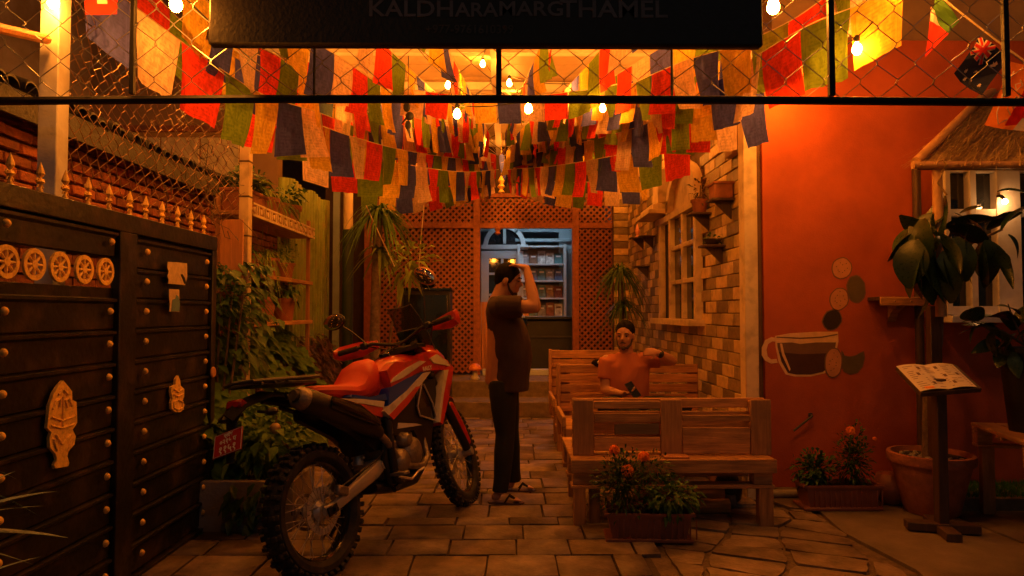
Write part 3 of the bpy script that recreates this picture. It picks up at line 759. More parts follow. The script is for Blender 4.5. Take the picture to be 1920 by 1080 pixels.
def pot_mb(c, r, h, rim=.012, n=20):
    return MB().lathe([(r * .68, 0), (r * .72, 0), (r * .95, h * .82), (r * 1.06, h * .82), (r * 1.08, h), (r * .95, h), (r * .9, h * .86), (0, h * .86)], c, n)
def foliage(c, rad, n, L, W, m, parent, up=.4, seed=0, name='foliage', droop=.4, hollow=.3):
    r2 = random.Random(seed); mb = MB(); c = Vector(c)
    for i in range(n):
        d = Vector((r2.gauss(0, 1), r2.gauss(0, 1), r2.gauss(0, 1))).normalized()
        k = r2.uniform(hollow, 1) * (1 + .28 * noise.noise(d * 2.2 + Vector((seed, 0, 0))))
        p = c + Vector((d.x * rad[0], d.y * rad[1], d.z * rad[2])) * k
        dd = (d + Vector((r2.uniform(-.7, .7), r2.uniform(-.7, .7), up + r2.uniform(-.5, .5)))).normalized()
        mb.leaf(p, dd, L * r2.uniform(.6, 1.2), W * r2.uniform(.6, 1.2), droop, n=2, up=Vector((r2.uniform(-.6, .6), r2.uniform(-.6, .6), 1)))
    return part(name, mb, m, parent, kind='stuff', normals=False)
def spiky(c, n, L, W, m, parent, seed=0, droop=.8, name='foliage', lift=(.1, 1.2), seg=5):
    r2 = random.Random(seed); mb = MB(); c = Vector(c)
    for i in range(n):
        a = r2.uniform(0, 6.283); e = r2.uniform(*lift)
        mb.leaf(c + Vector((0, 0, r2.uniform(-.05, .05) * L)), (math.cos(a) * math.cos(e), math.sin(a) * math.cos(e), math.sin(e)), L * r2.uniform(.7, 1.1), W, droop * r2.uniform(.7, 1.3), n=seg, tip=1)
    return part(name, mb, m, parent, kind='stuff', normals=False)
t = thing('flower_pot', 'small terracotta pot with a straggly reddish plant on the bracket shelf right of the casement', 'plant pot', shp[0])
part('pot', pot_mb(shp[0], .075, .12), m_terra, t); foliage(shp[0] + Vector((0, 0, .22)), (.09, .09, .13), 60, .07, .025, m_leaf_red, t, seed=3)
part('stem', MB().tube([shp[0] + Vector((0, 0, .09)), shp[0] + Vector((.01, 0, .25))], .006), m_bark, t)
t = thing('flower_pot', 'squat square terracotta pot on the bracket shelf nearest the corner strip', 'plant pot', shp[1])
part('pot', MB().box(shp[1] + Vector((0, 0, .06)), (.15, .16, .12), bev=.008), m_terra, t)
part('rim', MB().box(shp[1] + Vector((0, 0, .122)), (.17, .18, .02), bev=.004), m_terra, t)
t = thing('dark_dish', 'small dark bowl with dried leaves on the lowest near bracket shelf', 'bowl', shp[2])
part('bowl', MB().lathe([(.03, 0), (.05, .01), (.08, .05), (.075, .05), (.04, .018), (0, .015)], shp[2]), m_darkwood, t)
foliage(shp[2] + Vector((0, 0, .06)), (.07, .07, .03), 30, .06, .02, m_leaf_dark, t, seed=5)
t = thing('ornament', 'small pinkish flame shaped ornament on the far bracket shelf', 'ornament', shp[3])
part('figure', MB().lathe([(.03, 0), (.035, .01), (.015, .03), (.03, .06), (.035, .09), (.02, .13), (.005, .18), (0, .19)], shp[3], 12), mat('pink_ceramic', (.7, .3, .22), rough=.3), t)

# ================================================================ LEFT SIDE: gate, wall, posts
GX = -1.88
def gp(px, py):                       # point on the plane of the open gate leaf
    Y = -GX * 1280 / (950 - px); return Vector((GX, Y, 1.37 + (585 - py) * Y / 1280))
gate = thing('metal_gate', 'open black metal gate leaf with gold studs, gold wheels and spear finials', 'gate', (GX, 3.2, 0))
def gbox(ya, yb, za, zb, d=.035, x=GX, bev=.004): return MB().box((x, (ya + yb) / 2, (za + zb) / 2), (d, yb - ya, zb - za), bev=bev)
G0, G1, GT = 1.55, 4.38, 1.85
part('top_rail', gbox(G0, G1, GT - .09, GT, .05), m_black, gate)
part('stile', gbox(3.29, 3.44, .05, GT - .0905, .048), m_black, gate)
part('stile', gbox(4.32, G1, .05, GT - .0905, .048), m_black, gate)
part('back_sheet', gbox(3.44, 4.32, .06, GT - .09, .008, GX - .018), m_black, gate)
part('back_sheet', gbox(G0, 3.29, .06, 1.485, .008, GX - .018), m_black, gate)
part('back_sheet', gbox(G0, 3.29, 1.63, GT - .09, .008, GX - .018), m_black, gate)
part('bottom_rail', gbox(G0, G1, .03, .05, .05), m_black, gate)
def plank(name, ya, yb, za, zb):
    """pressed sheet panel with a ledge along its top edge"""
    mb = MB(); x = GX - .012
    prof = [(x, za), (x + .012, za + .004), (x + .014, zb - .03), (x + .030, zb - .018), (x + .030, zb - .006), (x, zb)]
    mb.prism(prof, (ya, yb), lambda u, w, t: Vector((u, t, w)))
    return part(name, mb, m_black, gate)
stud = mesh_of(MB().lathe([(.017, 0), (.0175, .003), (.014, .010), (.008, .0155), (0, .017)], (0, 0, 0), 12), 'stud', m_gold)
def put_stud(y, z): piece('stud', stud, gate, (GX + .02, y, z), (0, math.pi / 2, 0))
z = .06
rowsR = []
while z < 1.70: rowsR.append(z); z += .1535
for z in rowsR:
    zb = min(z + .150, GT - .095)
    plank('panel', 3.45, 4.31, z, zb); put_stud(3.535, z + .085); put_stud(4.235, z + .085)
z = .06
while z < 1.40:
    zb = min(z + .150, 1.484)
    plank('panel', G0, 3.28, z, zb); put_stud(3.215, z + .085); put_stud(2.54, z + .085); z += .1535
plank('panel', G0, 3.28, 1.632, GT - .095); put_stud(3.215, 1.70); put_stud(2.54, 1.70)
# wheels in the open band
for Y in (2.40, 2.56, 2.71, 2.865, 3.03, 3.19):
    c = Vector((GX + .01, Y, 1.558)); R1 = .064
    w = MB(); Mx = Matrix.Rotation(math.pi / 2, 3, 'Y')
    n = 20; vs = []; fs = []
    prof = [(R1 * .72, -.006), (R1, -.006), (R1 * 1.02, 0), (R1, .006), (R1 * .72, .006)]
    for k in range(n):
        a = 2 * math.pi * k / n
        for r, h in prof: vs.append(c + Mx @ Vector((r * math.cos(a), r * math.sin(a), h)))
    for k in range(n):
        for i in range(5):
            fs.append((k * 5 + i, k * 5 + (i + 1) % 5, ((k + 1) % n) * 5 + (i + 1) % 5, ((k + 1) % n) * 5 + i))
    w.add(vs, fs)
    wheel = part('wheel_emblem', w, m_gold, gate)
    w = MB().lathe([(.0, -.006), (R1 * .26, -.006), (R1 * .26, .006), (0, .008)], c, 12, Mx)
    for k in range(8):
        a = math.pi / 4 * k; d = Mx @ Vector((math.cos(a), math.sin(a), 0))
        w.tube([c + d * R1 * .2, c + d * R1 * .5, c + d * R1 * .76], [.005, .0065, .005], 6)
    part('spokes', w, m_gold, wheel)
# spear finials
fin = MB(); fin.lathe([(.010, 0), (.012, .008), (.006, .02), (.008, .035), (.018, .045), (.008, .055), (.006, .062), (.016, .078), (.012, .095), (.004, .118), (0, .130)], (0, 0, 0), 8)
for s in (-1, 1):
    fin.tube([(0, 0, .05), (0, s * .018, .058), (0, s * .024, .048), (0, s * .018, .042)], .0035, 6)
    fin.tube([(0, 0, .035), (0, s * .014, .03), (0, s * .018, .02)], .003, 6)
fin = mesh_of(fin, 'finial', m_gold)
for px in (-40, 18, 75, 122, 165, 204, 243, 273, 304, 333, 358, 382):
    Y = -GX * 1280 / (950 - px); piece('finial', fin, gate, (GX, Y, GT), scale=(1, 1, .98))
def emblem(c_px, poly, holes, name):
    pts = [gp(*p) for p in poly]
    mb = MB(); q = [(p.y, p.z) for p in pts]
    mb.prism(q, (GX + .017, GX + .030), lambda u, w, t: Vector((t, u, w)))
    e = part(name, mb, m_gold, gate)
    mb = MB()
    for h in holes:
        pts = [gp(*p) for p in h]; mb.tube([(GX + .032, p.y, p.z) for p in pts], .0045, 6)
    part('relief', mb, m_gold, e)
emblem(None, [(113, 712), (122, 722), (130, 732), (131, 748), (139, 752), (140, 772), (141, 790), (133, 803), (139, 815), (137, 830), (126, 843), (124, 852), (128, 864), (126, 870), (102, 874), (100, 868), (105, 858), (102, 848), (91, 835), (90, 818), (93, 808), (85, 800), (87, 780), (88, 760), (93, 745), (96, 735), (104, 722)],
       [[(104, 738), (112, 728), (122, 738)], [(94, 765), (100, 750), (108, 746), (106, 762)], [(130, 760), (124, 746), (116, 748), (122, 762)], [(92, 780), (112, 786), (136, 778)], [(92, 796), (112, 800), (134, 793)], [(100, 812), (113, 830), (128, 812)], [(96, 820), (104, 842)], [(132, 818), (124, 842)], [(113, 742), (113, 800)]], 'vase_emblem')
emblem(None, [(329, 703), (333, 712), (334, 722), (341, 728), (341, 742), (338, 750), (342, 758), (340, 766), (334, 771), (325, 771), (318, 765), (317, 754), (319, 746), (316, 732), (317, 724), (324, 720), (325, 710)],
       [[(321, 728), (329, 734), (338, 728)], [(320, 738), (329, 742), (339, 737)], [(321, 752), (329, 748), (338, 752), (337, 763), (329, 767), (321, 762), (321, 752)]], 'small_emblem')
def sticker(poly, m, name, off=.0):
    mb = MB(); q = [gp(*p) for p in poly]
    mb.prism([(p.y, p.z) for p in q], (GX + .0195 + off, GX + .0215 + off), lambda u, w, t: Vector((t, u, w))); return part(name, mb, m, gate)
m_oldpaper = mat('old_paper', (.62, .45, .24), rough=.8, var=.2, scale=30)
sticker([(304, 491), (322, 492), (341, 494), (342, 520), (338, 535), (320, 533), (306, 532), (307, 524), (304, 518), (307, 510), (304, 502)], m_oldpaper, 'torn_notice', .012)
sticker([(329, 515), (332, 514), (337, 522), (339, 532), (336, 532), (333, 524)], m_bblack, 'tear', .0145)
sticker([(308, 542), (327, 543), (328, 585), (309, 584), (310, 572), (308, 556)], m_oldpaper, 'torn_poster', .012)
sticker([(314, 562), (320, 560), (321, 553), (325, 556), (328, 570), (327, 584), (312, 584)], mat('poster_blue', (.12, .22, .26)), 'poster_figure', .0145)
b = gp(389, 698)
part('latch_disc', MB().lathe([(.0, 0), (.032, 0), (.034, .006), (.03, .012), (0, .014)], (GX + .026, 4.33, b.z), 16, Matrix.Rotation(math.pi / 2, 3, 'Y')), m_orangeboard, gate)

# overhead steel frame with chain link at the entrance
FY = 3.0
fr = thing('entrance_frame', 'dark steel frame with chain link mesh above the entrance', 'frame', (0, FY, 2.3))
def fz(py): return 1.37 + (585 - py) * FY / 1280
def fxx(px): return (px - 950) * FY / 1280
bz = fz(182)
part('rail', MB().tube([(-2.6, FY, fz(190)), (-1.2, FY, fz(183)), (0, FY, bz), (1.2, FY, fz(183)), (2.8, FY, fz(187))], .019, 8), m_frame, fr)
part('rail', MB().box((0, FY, 3.45), (5.6, .04, .04)), m_frame, fr)
for px, w in ((243, .02), (935, .024), (1568, .026), (1903, .024)):
    x = fxx(px); part('upright', MB().box((x, FY, (bz + 3.43) / 2), (w, .024, 3.43 - bz - .036), bev=.002), m_frame, fr)
for px in (587, 1263): part('thin_rod', MB().tube([(fxx(px), FY - .01, bz + .015), (fxx(px), FY - .01, 3.43)], .006, 6), m_frame, fr)
def chainlink(origin, ux, uz, W_, H, pitch, seed=0, rad=.0021, sag=0., wob=.006):
    """woven wire: each strand zig-zags and hooks its neighbours"""
    r2 = random.Random(seed); mb = MB(); ux = Vector(ux); uz = Vector(uz); nn = ux.cross(uz).normalized(); o = Vector(origin)
    cols = int(W_ / pitch * 2); rows_ = int(H / (pitch / 2))
    for c in range(cols + 1):
        pts = []
        for r_ in range(rows_ + 1):
            u = (c + (1.01 if r_ % 2 == c % 2 else -.01)) * pitch / 2
            h = r_ * pitch / 2 + (sag * math.sin(3.1416 * c / cols) if sag else 0)
            for k, dz in ((-1, -.007), (1, .007)):
                pts.append(o + ux * (u + r2.uniform(-wob, wob)) + uz * (h + dz) + nn * (.005 * k * (1 if r_ % 2 else -1)))
        mb.tube(pts, rad, 5)
    return mb
part('chain_link', chainlink((-2.55, FY, bz + .0), (1, 0, 0), (0, 0, 1), 5.3, 1.1, .165, 2, rad=.0021), m_wire, fr, kind='stuff')
# side mesh bellying along the left
side = thing('chain_link_fence', 'rusty curling chain link mesh between the white posts on the left', 'fence', (-2.12, 4.2, 2.3))
mb = chainlink((-2.10, 3.15, 2.02), (0, 1, 0), (0, 0, 1), 2.05, 1.2, .105, 5, rad=.0024, sag=0, wob=.012)
for v in mb.v: v.x += -.10 * math.sin((v.y - 3.1) * 1.5) + .03 * math.sin(v.z * 9)
part('mesh', mb, mat('rusty_wire', (.42, .26, .15), rough=.5, metal=.6), side, kind='stuff')
part('top_wire', MB().tube(catenary((-2.08, 3.15, 3.2), (-2.06, 5.2, 3.2), .03), .004), m_wire, side)
sr = thing('side_rail', 'orange pipe rail left of the first white post', 'rail', at(40, 60, 2.9))
part('pipe', MB().tube([at(-80, 34, 2.6), at(88, 74, 3.1)], .022, 8), m_orangeboard, sr)  # pipe has an orange base colour

# posts
def sqpost(name, lab, x, y, w, z0, z1, m):
    t = thing(name, lab, 'post', (x, y, z0))
    part('shaft', MB().box((x, y, (z0 + z1) / 2), (w, w, z1 - z0), bev=.004), m, t); return t
p1 = at(101, 200, 3.16)
t = sqpost('canopy_post', 'thick white square post beside the first finials of the gate', p1.x, 3.16, .088, 0, 3.95, m_white)
t = sqpost('canopy_post', 'slim weathered cream post in front of the plant rack', -2.0, 5.22, .075, 0, 3.84, m_cream)
for zz in (2.52, 2.25, 1.95): part('tie_mark', MB().box((-2.0, 5.22, zz), (.079, .079, .016)), m_bark, t)
q = at(653, 400, 8.4)
t = thing('canopy_post', 'round post at the back left, cream above and dark green below', 'post', (q.x, 8.4, 0))
part('upper_shaft', MB().tube([(q.x, 8.4, at(0, 430, 8.4).z), (q.x, 8.4, 3.84)], .058, 14), m_cream, t)
part('lower_shaft', MB().tube([(q.x, 8.4, 0), (q.x, 8.4, at(0, 431, 8.4).z)], .068, 14), mat('dark_green_paint', (.03, .055, .035), rough=.5), t)

# brick wall with dark roofing on its top
BX = -2.78
bw = structure('brick_wall', MB().box((BX - .12, 6.0, 1.27), (.22, 8.4, 2.54), bev=0), m_mortar, origin=(BX, 6, 0))
bmesh_ = []
for k in range(4):
    mb = MB().box((0, 0, 0), (.05, .226, .062), bev=.006)
    for v in mb.v: v.x += rs.uniform(-.006, .006); v.z += rs.uniform(-.004, .004); v.y += rs.uniform(-.004, .004)
    bmesh_.append(mesh_of(mb, 'brick', m_brick))
far = MB(); cnt = 0
for r_ in range(33):
    z = .05 + r_ * .075; yy = 2.3 + (.12 if r_ % 2 else 0)
    while yy < 9.9:
        jit = rs.uniform(-.012, .014)
        if z > 1.72 and 3.2 < yy < 7.2 and cnt < 290:
            piece('brick', rs.choice(bmesh_), bw, (BX + jit, yy, z), (rs.uniform(-.02, .02), rs.uniform(-.03, .03), rs.uniform(-.03, .03)), (1, rs.uniform(.92, 1), rs.uniform(.9, 1.02))); cnt += 1
        else: far.box((BX + jit, yy, z), (.05, .224, .062), bev=0)
        yy += .24
part('brickwork', far, m_brick, bw, kind='stuff')
rf = thing('corrugated_roofing', 'dark ridged roofing sheets running along the top of the brick wall', 'roof', (BX - .2, 6, 2.5))
yy = 2.2
ridge = MB()
for k in range(10):
    a = math.pi * k / 9
    ridge.v.append(Vector((0, -.055 * math.cos(a), .05 * math.sin(a))))
n0 = 10
ridge.v += [v + Vector((-1.3, 0, .42)) for v in ridge.v[:10]]
ridge.v += [v * 1 + Vector((0, 0, -.014)) for v in ridge.v[:10]] + [v + Vector((0, 0, -.014)) for v in ridge.v[10:20]]
ridge.f = [(i, i + 1, 10 + i + 1, 10 + i) for i in range(9)] + [(20 + i, 20 + i + 1, 30 + i + 1, 30 + i) for i in range(9)] + [(i, i + 1, 21 + i, 20 + i) for i in range(9)]
rmesh = mesh_of(ridge, 'roofing_tile', m_roofing)
while yy < 9.8:
    piece('roofing_tile', rmesh, rf, (BX + .16 + rs.uniform(-.02, .02), yy, 2.58 + rs.uniform(-.012, .012)), (0, 0, rs.uniform(-.05, .05))); yy += .118
part('eave_board', MB().box((BX + .12, 6, 2.50), (.03, 7.8, .15)), m_roofing, rf)
# building beyond
mb = MB(); mb.box((-7.2, 9.6, 3.4), (8, .2, 6.8), bev=0)
bb = solid('rear_building', mb, mat('tan_render', (.40, .25, .11), rough=.85, var=.15, scale=2), 'tan rendered building rising behind the brick wall roofing', 'building', origin=(-7.2, 9.6, 0))
for i, x in enumerate((-4.0, -4.55, -5.1, -5.65)):
    part('wall_panel', MB().box((x, 9.48, 3.35), (.52, .03, .9)), mat('pale_panel', (.80, .68, .36), rough=.7), bb)
part('cornice', MB().box((-5.5, 9.46, 3.92), (4.6, .08, .08)), m_terra, bb)
mb = MB(); mb.box((-5.2, 6.2, 3.6), (.2, 4.2, 7.2), bev=0)
sb = solid('side_building', mb, mat('grey_mural_wall', (.30, .27, .30), rough=.85, var=.4, scale=1.6, col2=(.16, .12, .10)), 'grey patchy building wall high behind the first white post', 'building', origin=(-5.2, 6.2, 0))
# scene enclosure behind to stop the horizon
mb = MB(); mb.box((0, 13.6, 3.5), (24, .2, 7), bev=0)
solid('back_building', mb, mat('dark_render', (.10, .06, .035), rough=.9), 'dark rendered building closing the back of the plot', 'building', origin=(0, 13.6, 0))

# green corrugated sheet
gs = thing('corrugated_sheet', 'green painted corrugated metal sheet with orange rust behind the plant rack', 'sheet', (-2.25, 7.6, 0))
ya = 6.9
while ya < 8.55:
    part('corrugation', MB().tube([(-2.28, ya + .05, .02), (-2.28, ya + .05, 2.75 + .02 * math.sin(ya * 9))], .052, 10), m_green, gs); ya += .108
# plant rack
rack = thing('plant_rack', 'three tier wooden plant rack along the left side with a pale cut-out edging', 'rack', (-2.12, 6.1, 0))
RX = -2.14
tiers = [at(0, 420, 6.0).z, at(0, 524, 6.2).z, at(0, 607, 5.9).z]
for i, z in enumerate(tiers):
    part('shelf_board', MB().box((RX, 6.15, z), (.30, 1.75, .035)), m_pine_y, rack)
for (x, y) in ((RX - .12, 5.35), (RX + .12, 6.95), (RX - .12, 6.95), (RX + .10, 5.36)):
    part('upright', MB().box((x, y, 1.2), (.035, .035, 2.2)), m_pine_v, rack)
mb = MB(); z = tiers[0] + .03
mb.box((RX + .166, 6.15, z - .045), (.014, 1.7, .02), bev=.001); mb.box((RX + .166, 6.15, z + .045), (.014, 1.7, .016), bev=.001)
for i in range(34):
    y = 5.33 + i * .05
    if i % 3: mb.box((RX + .166, y, z), (.012, .016, .08), (rs.uniform(-.3, .3), 0, 0), bev=.001)
    else: mb.lathe([(.010, -.006), (.022, -.006), (.022, .006), (.010, .006)], (RX + .166, y, z), 10, Matrix.Rotation(math.pi / 2, 3, 'Y'))
part('edging', mb, m_cream, rack)
def potplant(name, label, c, r, h, kind, seed=0, m=None, group=None):
    c = Vector(c); r *= 1.25; h *= 1.25; c = c + Vector((.02, 0, 0)); t = thing(name, label, 'potted plant', c, group=group)
    part('pot', pot_mb(c, r, h), m or m_terra, t)
    part('soil', MB().lathe([(0, h * .87), (r * .9, h * .87), (r * .9, h * .85), (0, h * .84)], c, 16), m_soil, t)
    tp = c + Vector((0, 0, h * .9))
    if kind == 'spiky': spiky(tp, 70, r * 3.4, .016, m_leaf, t, seed, 1.0)
    elif kind == 'dry': spiky(tp + Vector((0, 0, .05)), 90, r * 3, .010, m_leaf_yel, t, seed, 1.6)
    elif kind == 'broad': foliage(tp + Vector((0, 0, r)), (r * 1.5, r * 1.5, r * 1.1), 60, .10, .05, m_leaf_dark, t, seed=seed, droop=.7)
    elif kind == 'bushy': foliage(tp + Vector((0, 0, r)), (r * 1.4, r * 1.4, r * 1.2), 160, .045, .02, m_leaf, t, seed=seed)
    return t
zt = tiers[0] + .018
L_ = 'plants in terracotta pots on the wooden rack'
tr = thing('planter', 'long terracotta trough with leafy plants at the near end of the top rack shelf', 'planter', (RX, 5.62, zt))
part('trough', MB().box((RX, 5.58, zt + .09), (.2, .46, .18), bev=.012), m_terra, tr); part('rim', MB().box((RX, 5.58, zt + .175), (.23, .49, .03), bev=.008), m_terra, tr)
foliage((RX, 5.6, zt + .28), (.16, .28, .12), 120, .12, .05, m_leaf_dark, tr, seed=11, droop=.7)
mb = MB()
for a_ in range(5): mb.leaf((RX + .05, 5.45 + a_ * .09, zt + .22), (.5, rs.uniform(-.8, .4), .5), .24, .09, .5, 5)
part('broad_leaf', mb, m_leaf_yel, tr)
potplant('potted_plant', 'grassy plant in the third pot from the near end of the top shelf', (RX, 6.02, zt), .085, .17, 'dry', 2, group=L_)
potplant('potted_plant', 'thin leaved plant in the slim terracotta pot on the top shelf', (RX + .02, 6.3, zt), .07, .17, 'spiky', 3, group=L_)
potplant('potted_plant', 'plant in the farthest rimmed pot above the pale edging', (RX, 6.62, zt), .095, .19, 'broad', 4, group=L_)
z2 = tiers[1] + .018; z3 = tiers[2] + .018
potplant('potted_plant', 'drooping fern in the near pot on the middle rack shelf', (RX, 5.6, z2), .08, .13, 'spiky', 6, group=L_)
potplant('potted_plant', 'bushy plant in the far pot on the middle rack shelf', (RX, 6.5, z2), .08, .12, 'bushy', 7, group=L_)
potplant('potted_plant', 'yellowish grass in the centre pot of the middle rack shelf', (RX, 6.05, z2), .08, .13, 'dry', 8, group=L_)
potplant('potted_plant', 'dark brown pot with spiky leaves at the near end of the lowest rack shelf', (RX, 5.6, z3), .09, .17, 'spiky', 9, group=L_)
potplant('potted_plant', 'dark brown pot with small leaves in the middle of the lowest rack shelf', (RX, 5.95, z3), .09, .17, 'bushy', 10, group=L_)
potplant('potted_plant', 'dark brown pot with broad leaves at the far end of the lowest rack shelf', (RX, 6.5, z3), .09, .17, 'broad', 12, group=L_)
# orange board behind the post
ob = thing('wooden_board', 'upright orange wooden board left of the cream post', 'board', (-2.2, 4.95, 1.4))
for i in range(2):
    a, b = at(414 + i * 21, 412, 5.0), at(434 + i * 21, 565, 5.0)
    part('plank', MB().box(((a.x + b.x) / 2, 5.0, (a.z + b.z) / 2), (abs(b.x - a.x) - .003, .02, a.z - b.z)), m_orangeboard, ob)
# planted bank with trailing leaves
mb = MB()
nx, ny = 26, 10
for j in range(ny + 1):
    for i in range(nx + 1):
        y = 4.3 + i / nx * 4.3; t = j / ny; x = -1.93 - .45 * t ** 1.6 ; z = 1.12 * t ** .85
        k = .05 * noise.noise(Vector((y * 3, t * 4, 1)))
        mb.v.append(Vector((x + k, y, z + k)))
for j in range(ny):
    for i in range(nx): a = j * (nx + 1) + i; mb.f.append((a, a + 1, a + nx + 2, a + nx + 1))
mb.box((-2.52, 6.45, .5), (.3, 4.3, .98), bev=0)
structure('planted_bank', mb, mat('bank_earth', (.10, .06, .035), rough=.95, bump=1, var=.5))
def bank_pt(r2, y0=4.35, y1=8.5):
    y = r2.uniform(y0, y1); t = r2.uniform(.1, 1); return Vector((-1.93 - .45 * t ** 1.6, y, 1.12 * t ** .85)), t
r2 = random.Random(21)
mb = MB()
for i in range(3600):
    p, t = bank_pt(r2, 5.6, 8.5); mb.leaf(p + Vector((r2.uniform(0, .12), 0, 0)), (.8, r2.uniform(-.8, .5), r2.uniform(-.9, .3)), r2.uniform(.05, .11), r2.uniform(.02, .045), .4, n=2)
solid('ground_cover', mb, m_leaf_red, 'reddish brown leafy ground cover on the bank below the plant rack', 'ground cover', kind='stuff', normals=False)
mb = MB()
for i in range(2400):
    p, t = bank_pt(r2, 4.3, 6.9)
    if noise.noise(p * 2.3) < -.05: continue
    mb.leaf(p + Vector((r2.uniform(.02, .2), 0, r2.uniform(-.02, .1))), (.9, r2.uniform(-.9, .4), r2.uniform(-.7, .5)), r2.uniform(.07, .14), r2.uniform(.06, .10), .5, n=2, up=(0, -.5, 1))
solid('ivy', mb, m_leaf, 'green ivy leaves trailing over the bank left of the motorcycle', 'ivy', kind='stuff', normals=False)
mb = MB()
for i in range(420):
    y = r2.uniform(4.7, 5.6); mb.leaf((-2.0 + r2.uniform(-.2, .15), y, r2.uniform(1.0, 1.75)), (.8, r2.uniform(-1, .3), r2.uniform(-.8, .4)), r2.uniform(.06, .12), r2.uniform(.05, .08), .5, n=2)
cl = solid('climbing_vine', mb, m_leaf_dark, 'dark leafy climber around the foot of the cream post', 'vine', kind='stuff', normals=False)
# twigs hanging in the side mesh
mb = MB()
for i in range(60):
    p = Vector((-2.1 + r2.uniform(-.3, .1), r2.uniform(4.5, 5.4), r2.uniform(2.0, 2.75))); pts = [p]
    for k in range(4): p = p + Vector((r2.uniform(-.05, .08), r2.uniform(-.12, .12), r2.uniform(-.09, .07))); pts.append(p)
    mb.tube(pts, .0028, 4)
solid('dry_creeper', mb, m_bark, 'tangle of dry creeper twigs caught in the mesh beside the cream post', 'creeper', kind='stuff')
# trough under the gate end
tq0, tq1 = at(398, 1003, 4.22), at(516, 1003, 4.22)
tg = thing('planter_trough', 'pale concrete planter trough behind the rear wheel of the motorcycle', 'planter', ((tq0.x + tq1.x) / 2 - .2, 4.4, 0))
wx0, wx1 = -2.0, tq1.x + .1
part('box_wall', MB().box(((wx0 + wx1) / 2, 4.26, .165), (wx1 - wx0, .05, .33)), m_steel, tg)
part('box_wall', MB().box(((wx0 + wx1) / 2, 4.68, .165), (wx1 - wx0, .05, .33)), m_steel, tg)
part('box_wall', MB().box((wx1 - .025, 4.47, .165), (.05, .368, .33)), m_steel, tg)
part('soil', MB().box(((wx0 + wx1) / 2, 4.47, .14), (wx1 - wx0 - .06, .36, .28)), m_soil, tg)
mb = MB()
for i in range(26):
    xx = wx0 + .32 + i * .0135; mb.box((xx, 4.2335, .17 + rs.uniform(-.003, .003)), (rs.uniform(.003, .009), .002, rs.uniform(.008, .02)), bev=0)
part('faded_print', mb, m_ink, tg)
foliage(((wx0 + wx1) / 2 + .08, 4.5, .55), (.30, .22, .28), 420, .10, .06, m_leaf, tg, seed=31, droop=.7)
mb = MB()
for i in range(46): mb.leaf((wx0 + rs.uniform(.3, .62), 4.22 - rs.uniform(0, .03), rs.uniform(.05, .34)), (rs.uniform(-.5, .5), -.6, -.5), rs.uniform(.05, .09), rs.uniform(.04, .06), .5, n=2)
part('trailing_leaves', mb, m_leaf_dark, tg, kind='stuff')
for c, lb in ((at(516, 803, 4.4), 'pale round squash fruit hanging among the leaves behind the number plate'), ):
    t = thing('fruit', lb, 'fruit', c); part('skin', MB().ball(c, .036, 12), mat('fruit_skin', (.6, .38, .12), rough=.4), t)
    part('stalk', MB().tube([c + Vector((0, 0, .03)), c + Vector((.01, 0, .08))], .005), m_bark, t)
# small dark bush left of the post
t = thing('shrub', 'small dark leafy shrub between the gate end and the cream post', 'shrub', (-2.0, 4.75, .3))
foliage((-1.98, 4.72, 1.48), (.17, .2, .2), 260, .055, .035, m_leaf_dark, t, seed=41)
mb = MB()
for k in range(5): mb.tube([(-1.99, 4.75, .3), (-2.0 + .05 * k - .1, 4.75, .9), (-1.98 + .08 * k - .16, 4.74, 1.5)], [.012, .009, .005])
part('stem', mb, m_bark, t)

# dracaena at back left
dq = at(706, 650, 6.9)
t = thing('corn_plant', 'tall corn plant with arching leaves and a straight dark trunk at the back left', 'plant', (dq.x, 6.9, 0))
topz = at(0, 405, 6.9).z
part('trunk', MB().tube([(dq.x, 6.9, 0), (dq.x - .02, 6.9, 1.2), (dq.x + .01, 6.9, topz)], [.06, .05, .045], 10), m_bark, t)
spiky((dq.x + .02, 6.9, topz + .02), 95, .50, .035, m_leaf, t, 51, 1.2)
spiky((dq.x + .03, 6.88, topz - .35), 34, .36, .04, m_leaf_yel, t, 52, .8, name='old_leaves', lift=(-.3, .8))
part('tie_rope', MB().tube([at(686, 385, 6.7), at(740, 500, 6.7)], .006, 6), m_cream, t)
t = thing('variegated_plant', 'pale yellow leaved branch hanging in front of the left lattice', 'plant', at(770, 500, 7.6))
c = at(768, 490, 7.6)
foliage(c, (.26, .2, .28), 70, .20, .06, m_leaf_yel, t, seed=61, droop=.6)
part('stem', MB().tube([(c.x - .3, 7.6, 0), (c.x - .2, 7.6, 1.2), c], [.02, .015, .008]), m_bark, t)
t = thing('cord', 'thin pale cord hanging down in front of the left lattice', 'cord', at(793, 380, 8)); part('strand', MB().tube([at(795, 385, 8), at(790, 440, 8), at(785, 505, 8)], .006, 5), m_cream, t)
# dark cabinet with round black object behind the handlebar
q = at(800, 545, 8.3); t = thing('black_cabinet', 'black box cabinet standing before the left lattice panel', 'cabinet', (q.x, 8.45, .0))
w0, w1 = at(757, 0, 8.3).x, at(846, 0, 8.3).x
part('body', MB().box(((w0 + w1) / 2, 8.45, q.z / 2), (w1 - w0, .4, q.z)), m_bblack, t); part('top', MB().box(((w0 + w1) / 2, 8.45, q.z + .015), (w1 - w0 + .05, .44, .03)), m_bgloss, t)
part('door', MB().box(((w0 + w1) / 2, 8.24, q.z / 2), (w1 - w0 - .06, .015, q.z - .1)), m_bgloss, t)
c = at(799, 530, 8.3); t = thing('round_kettle', 'round black pot standing on the black cabinet', 'pot', (c.x, 8.4, q.z + .031))
part('body', MB().lathe([(.05, 0), (.09, .02), (.115, .09), (.10, .16), (.06, .2), (.05, .21), (.07, .23), (.02, .25), (0, .26)], (c.x, 8.4, q.z + .031), 18), m_bgloss, t)
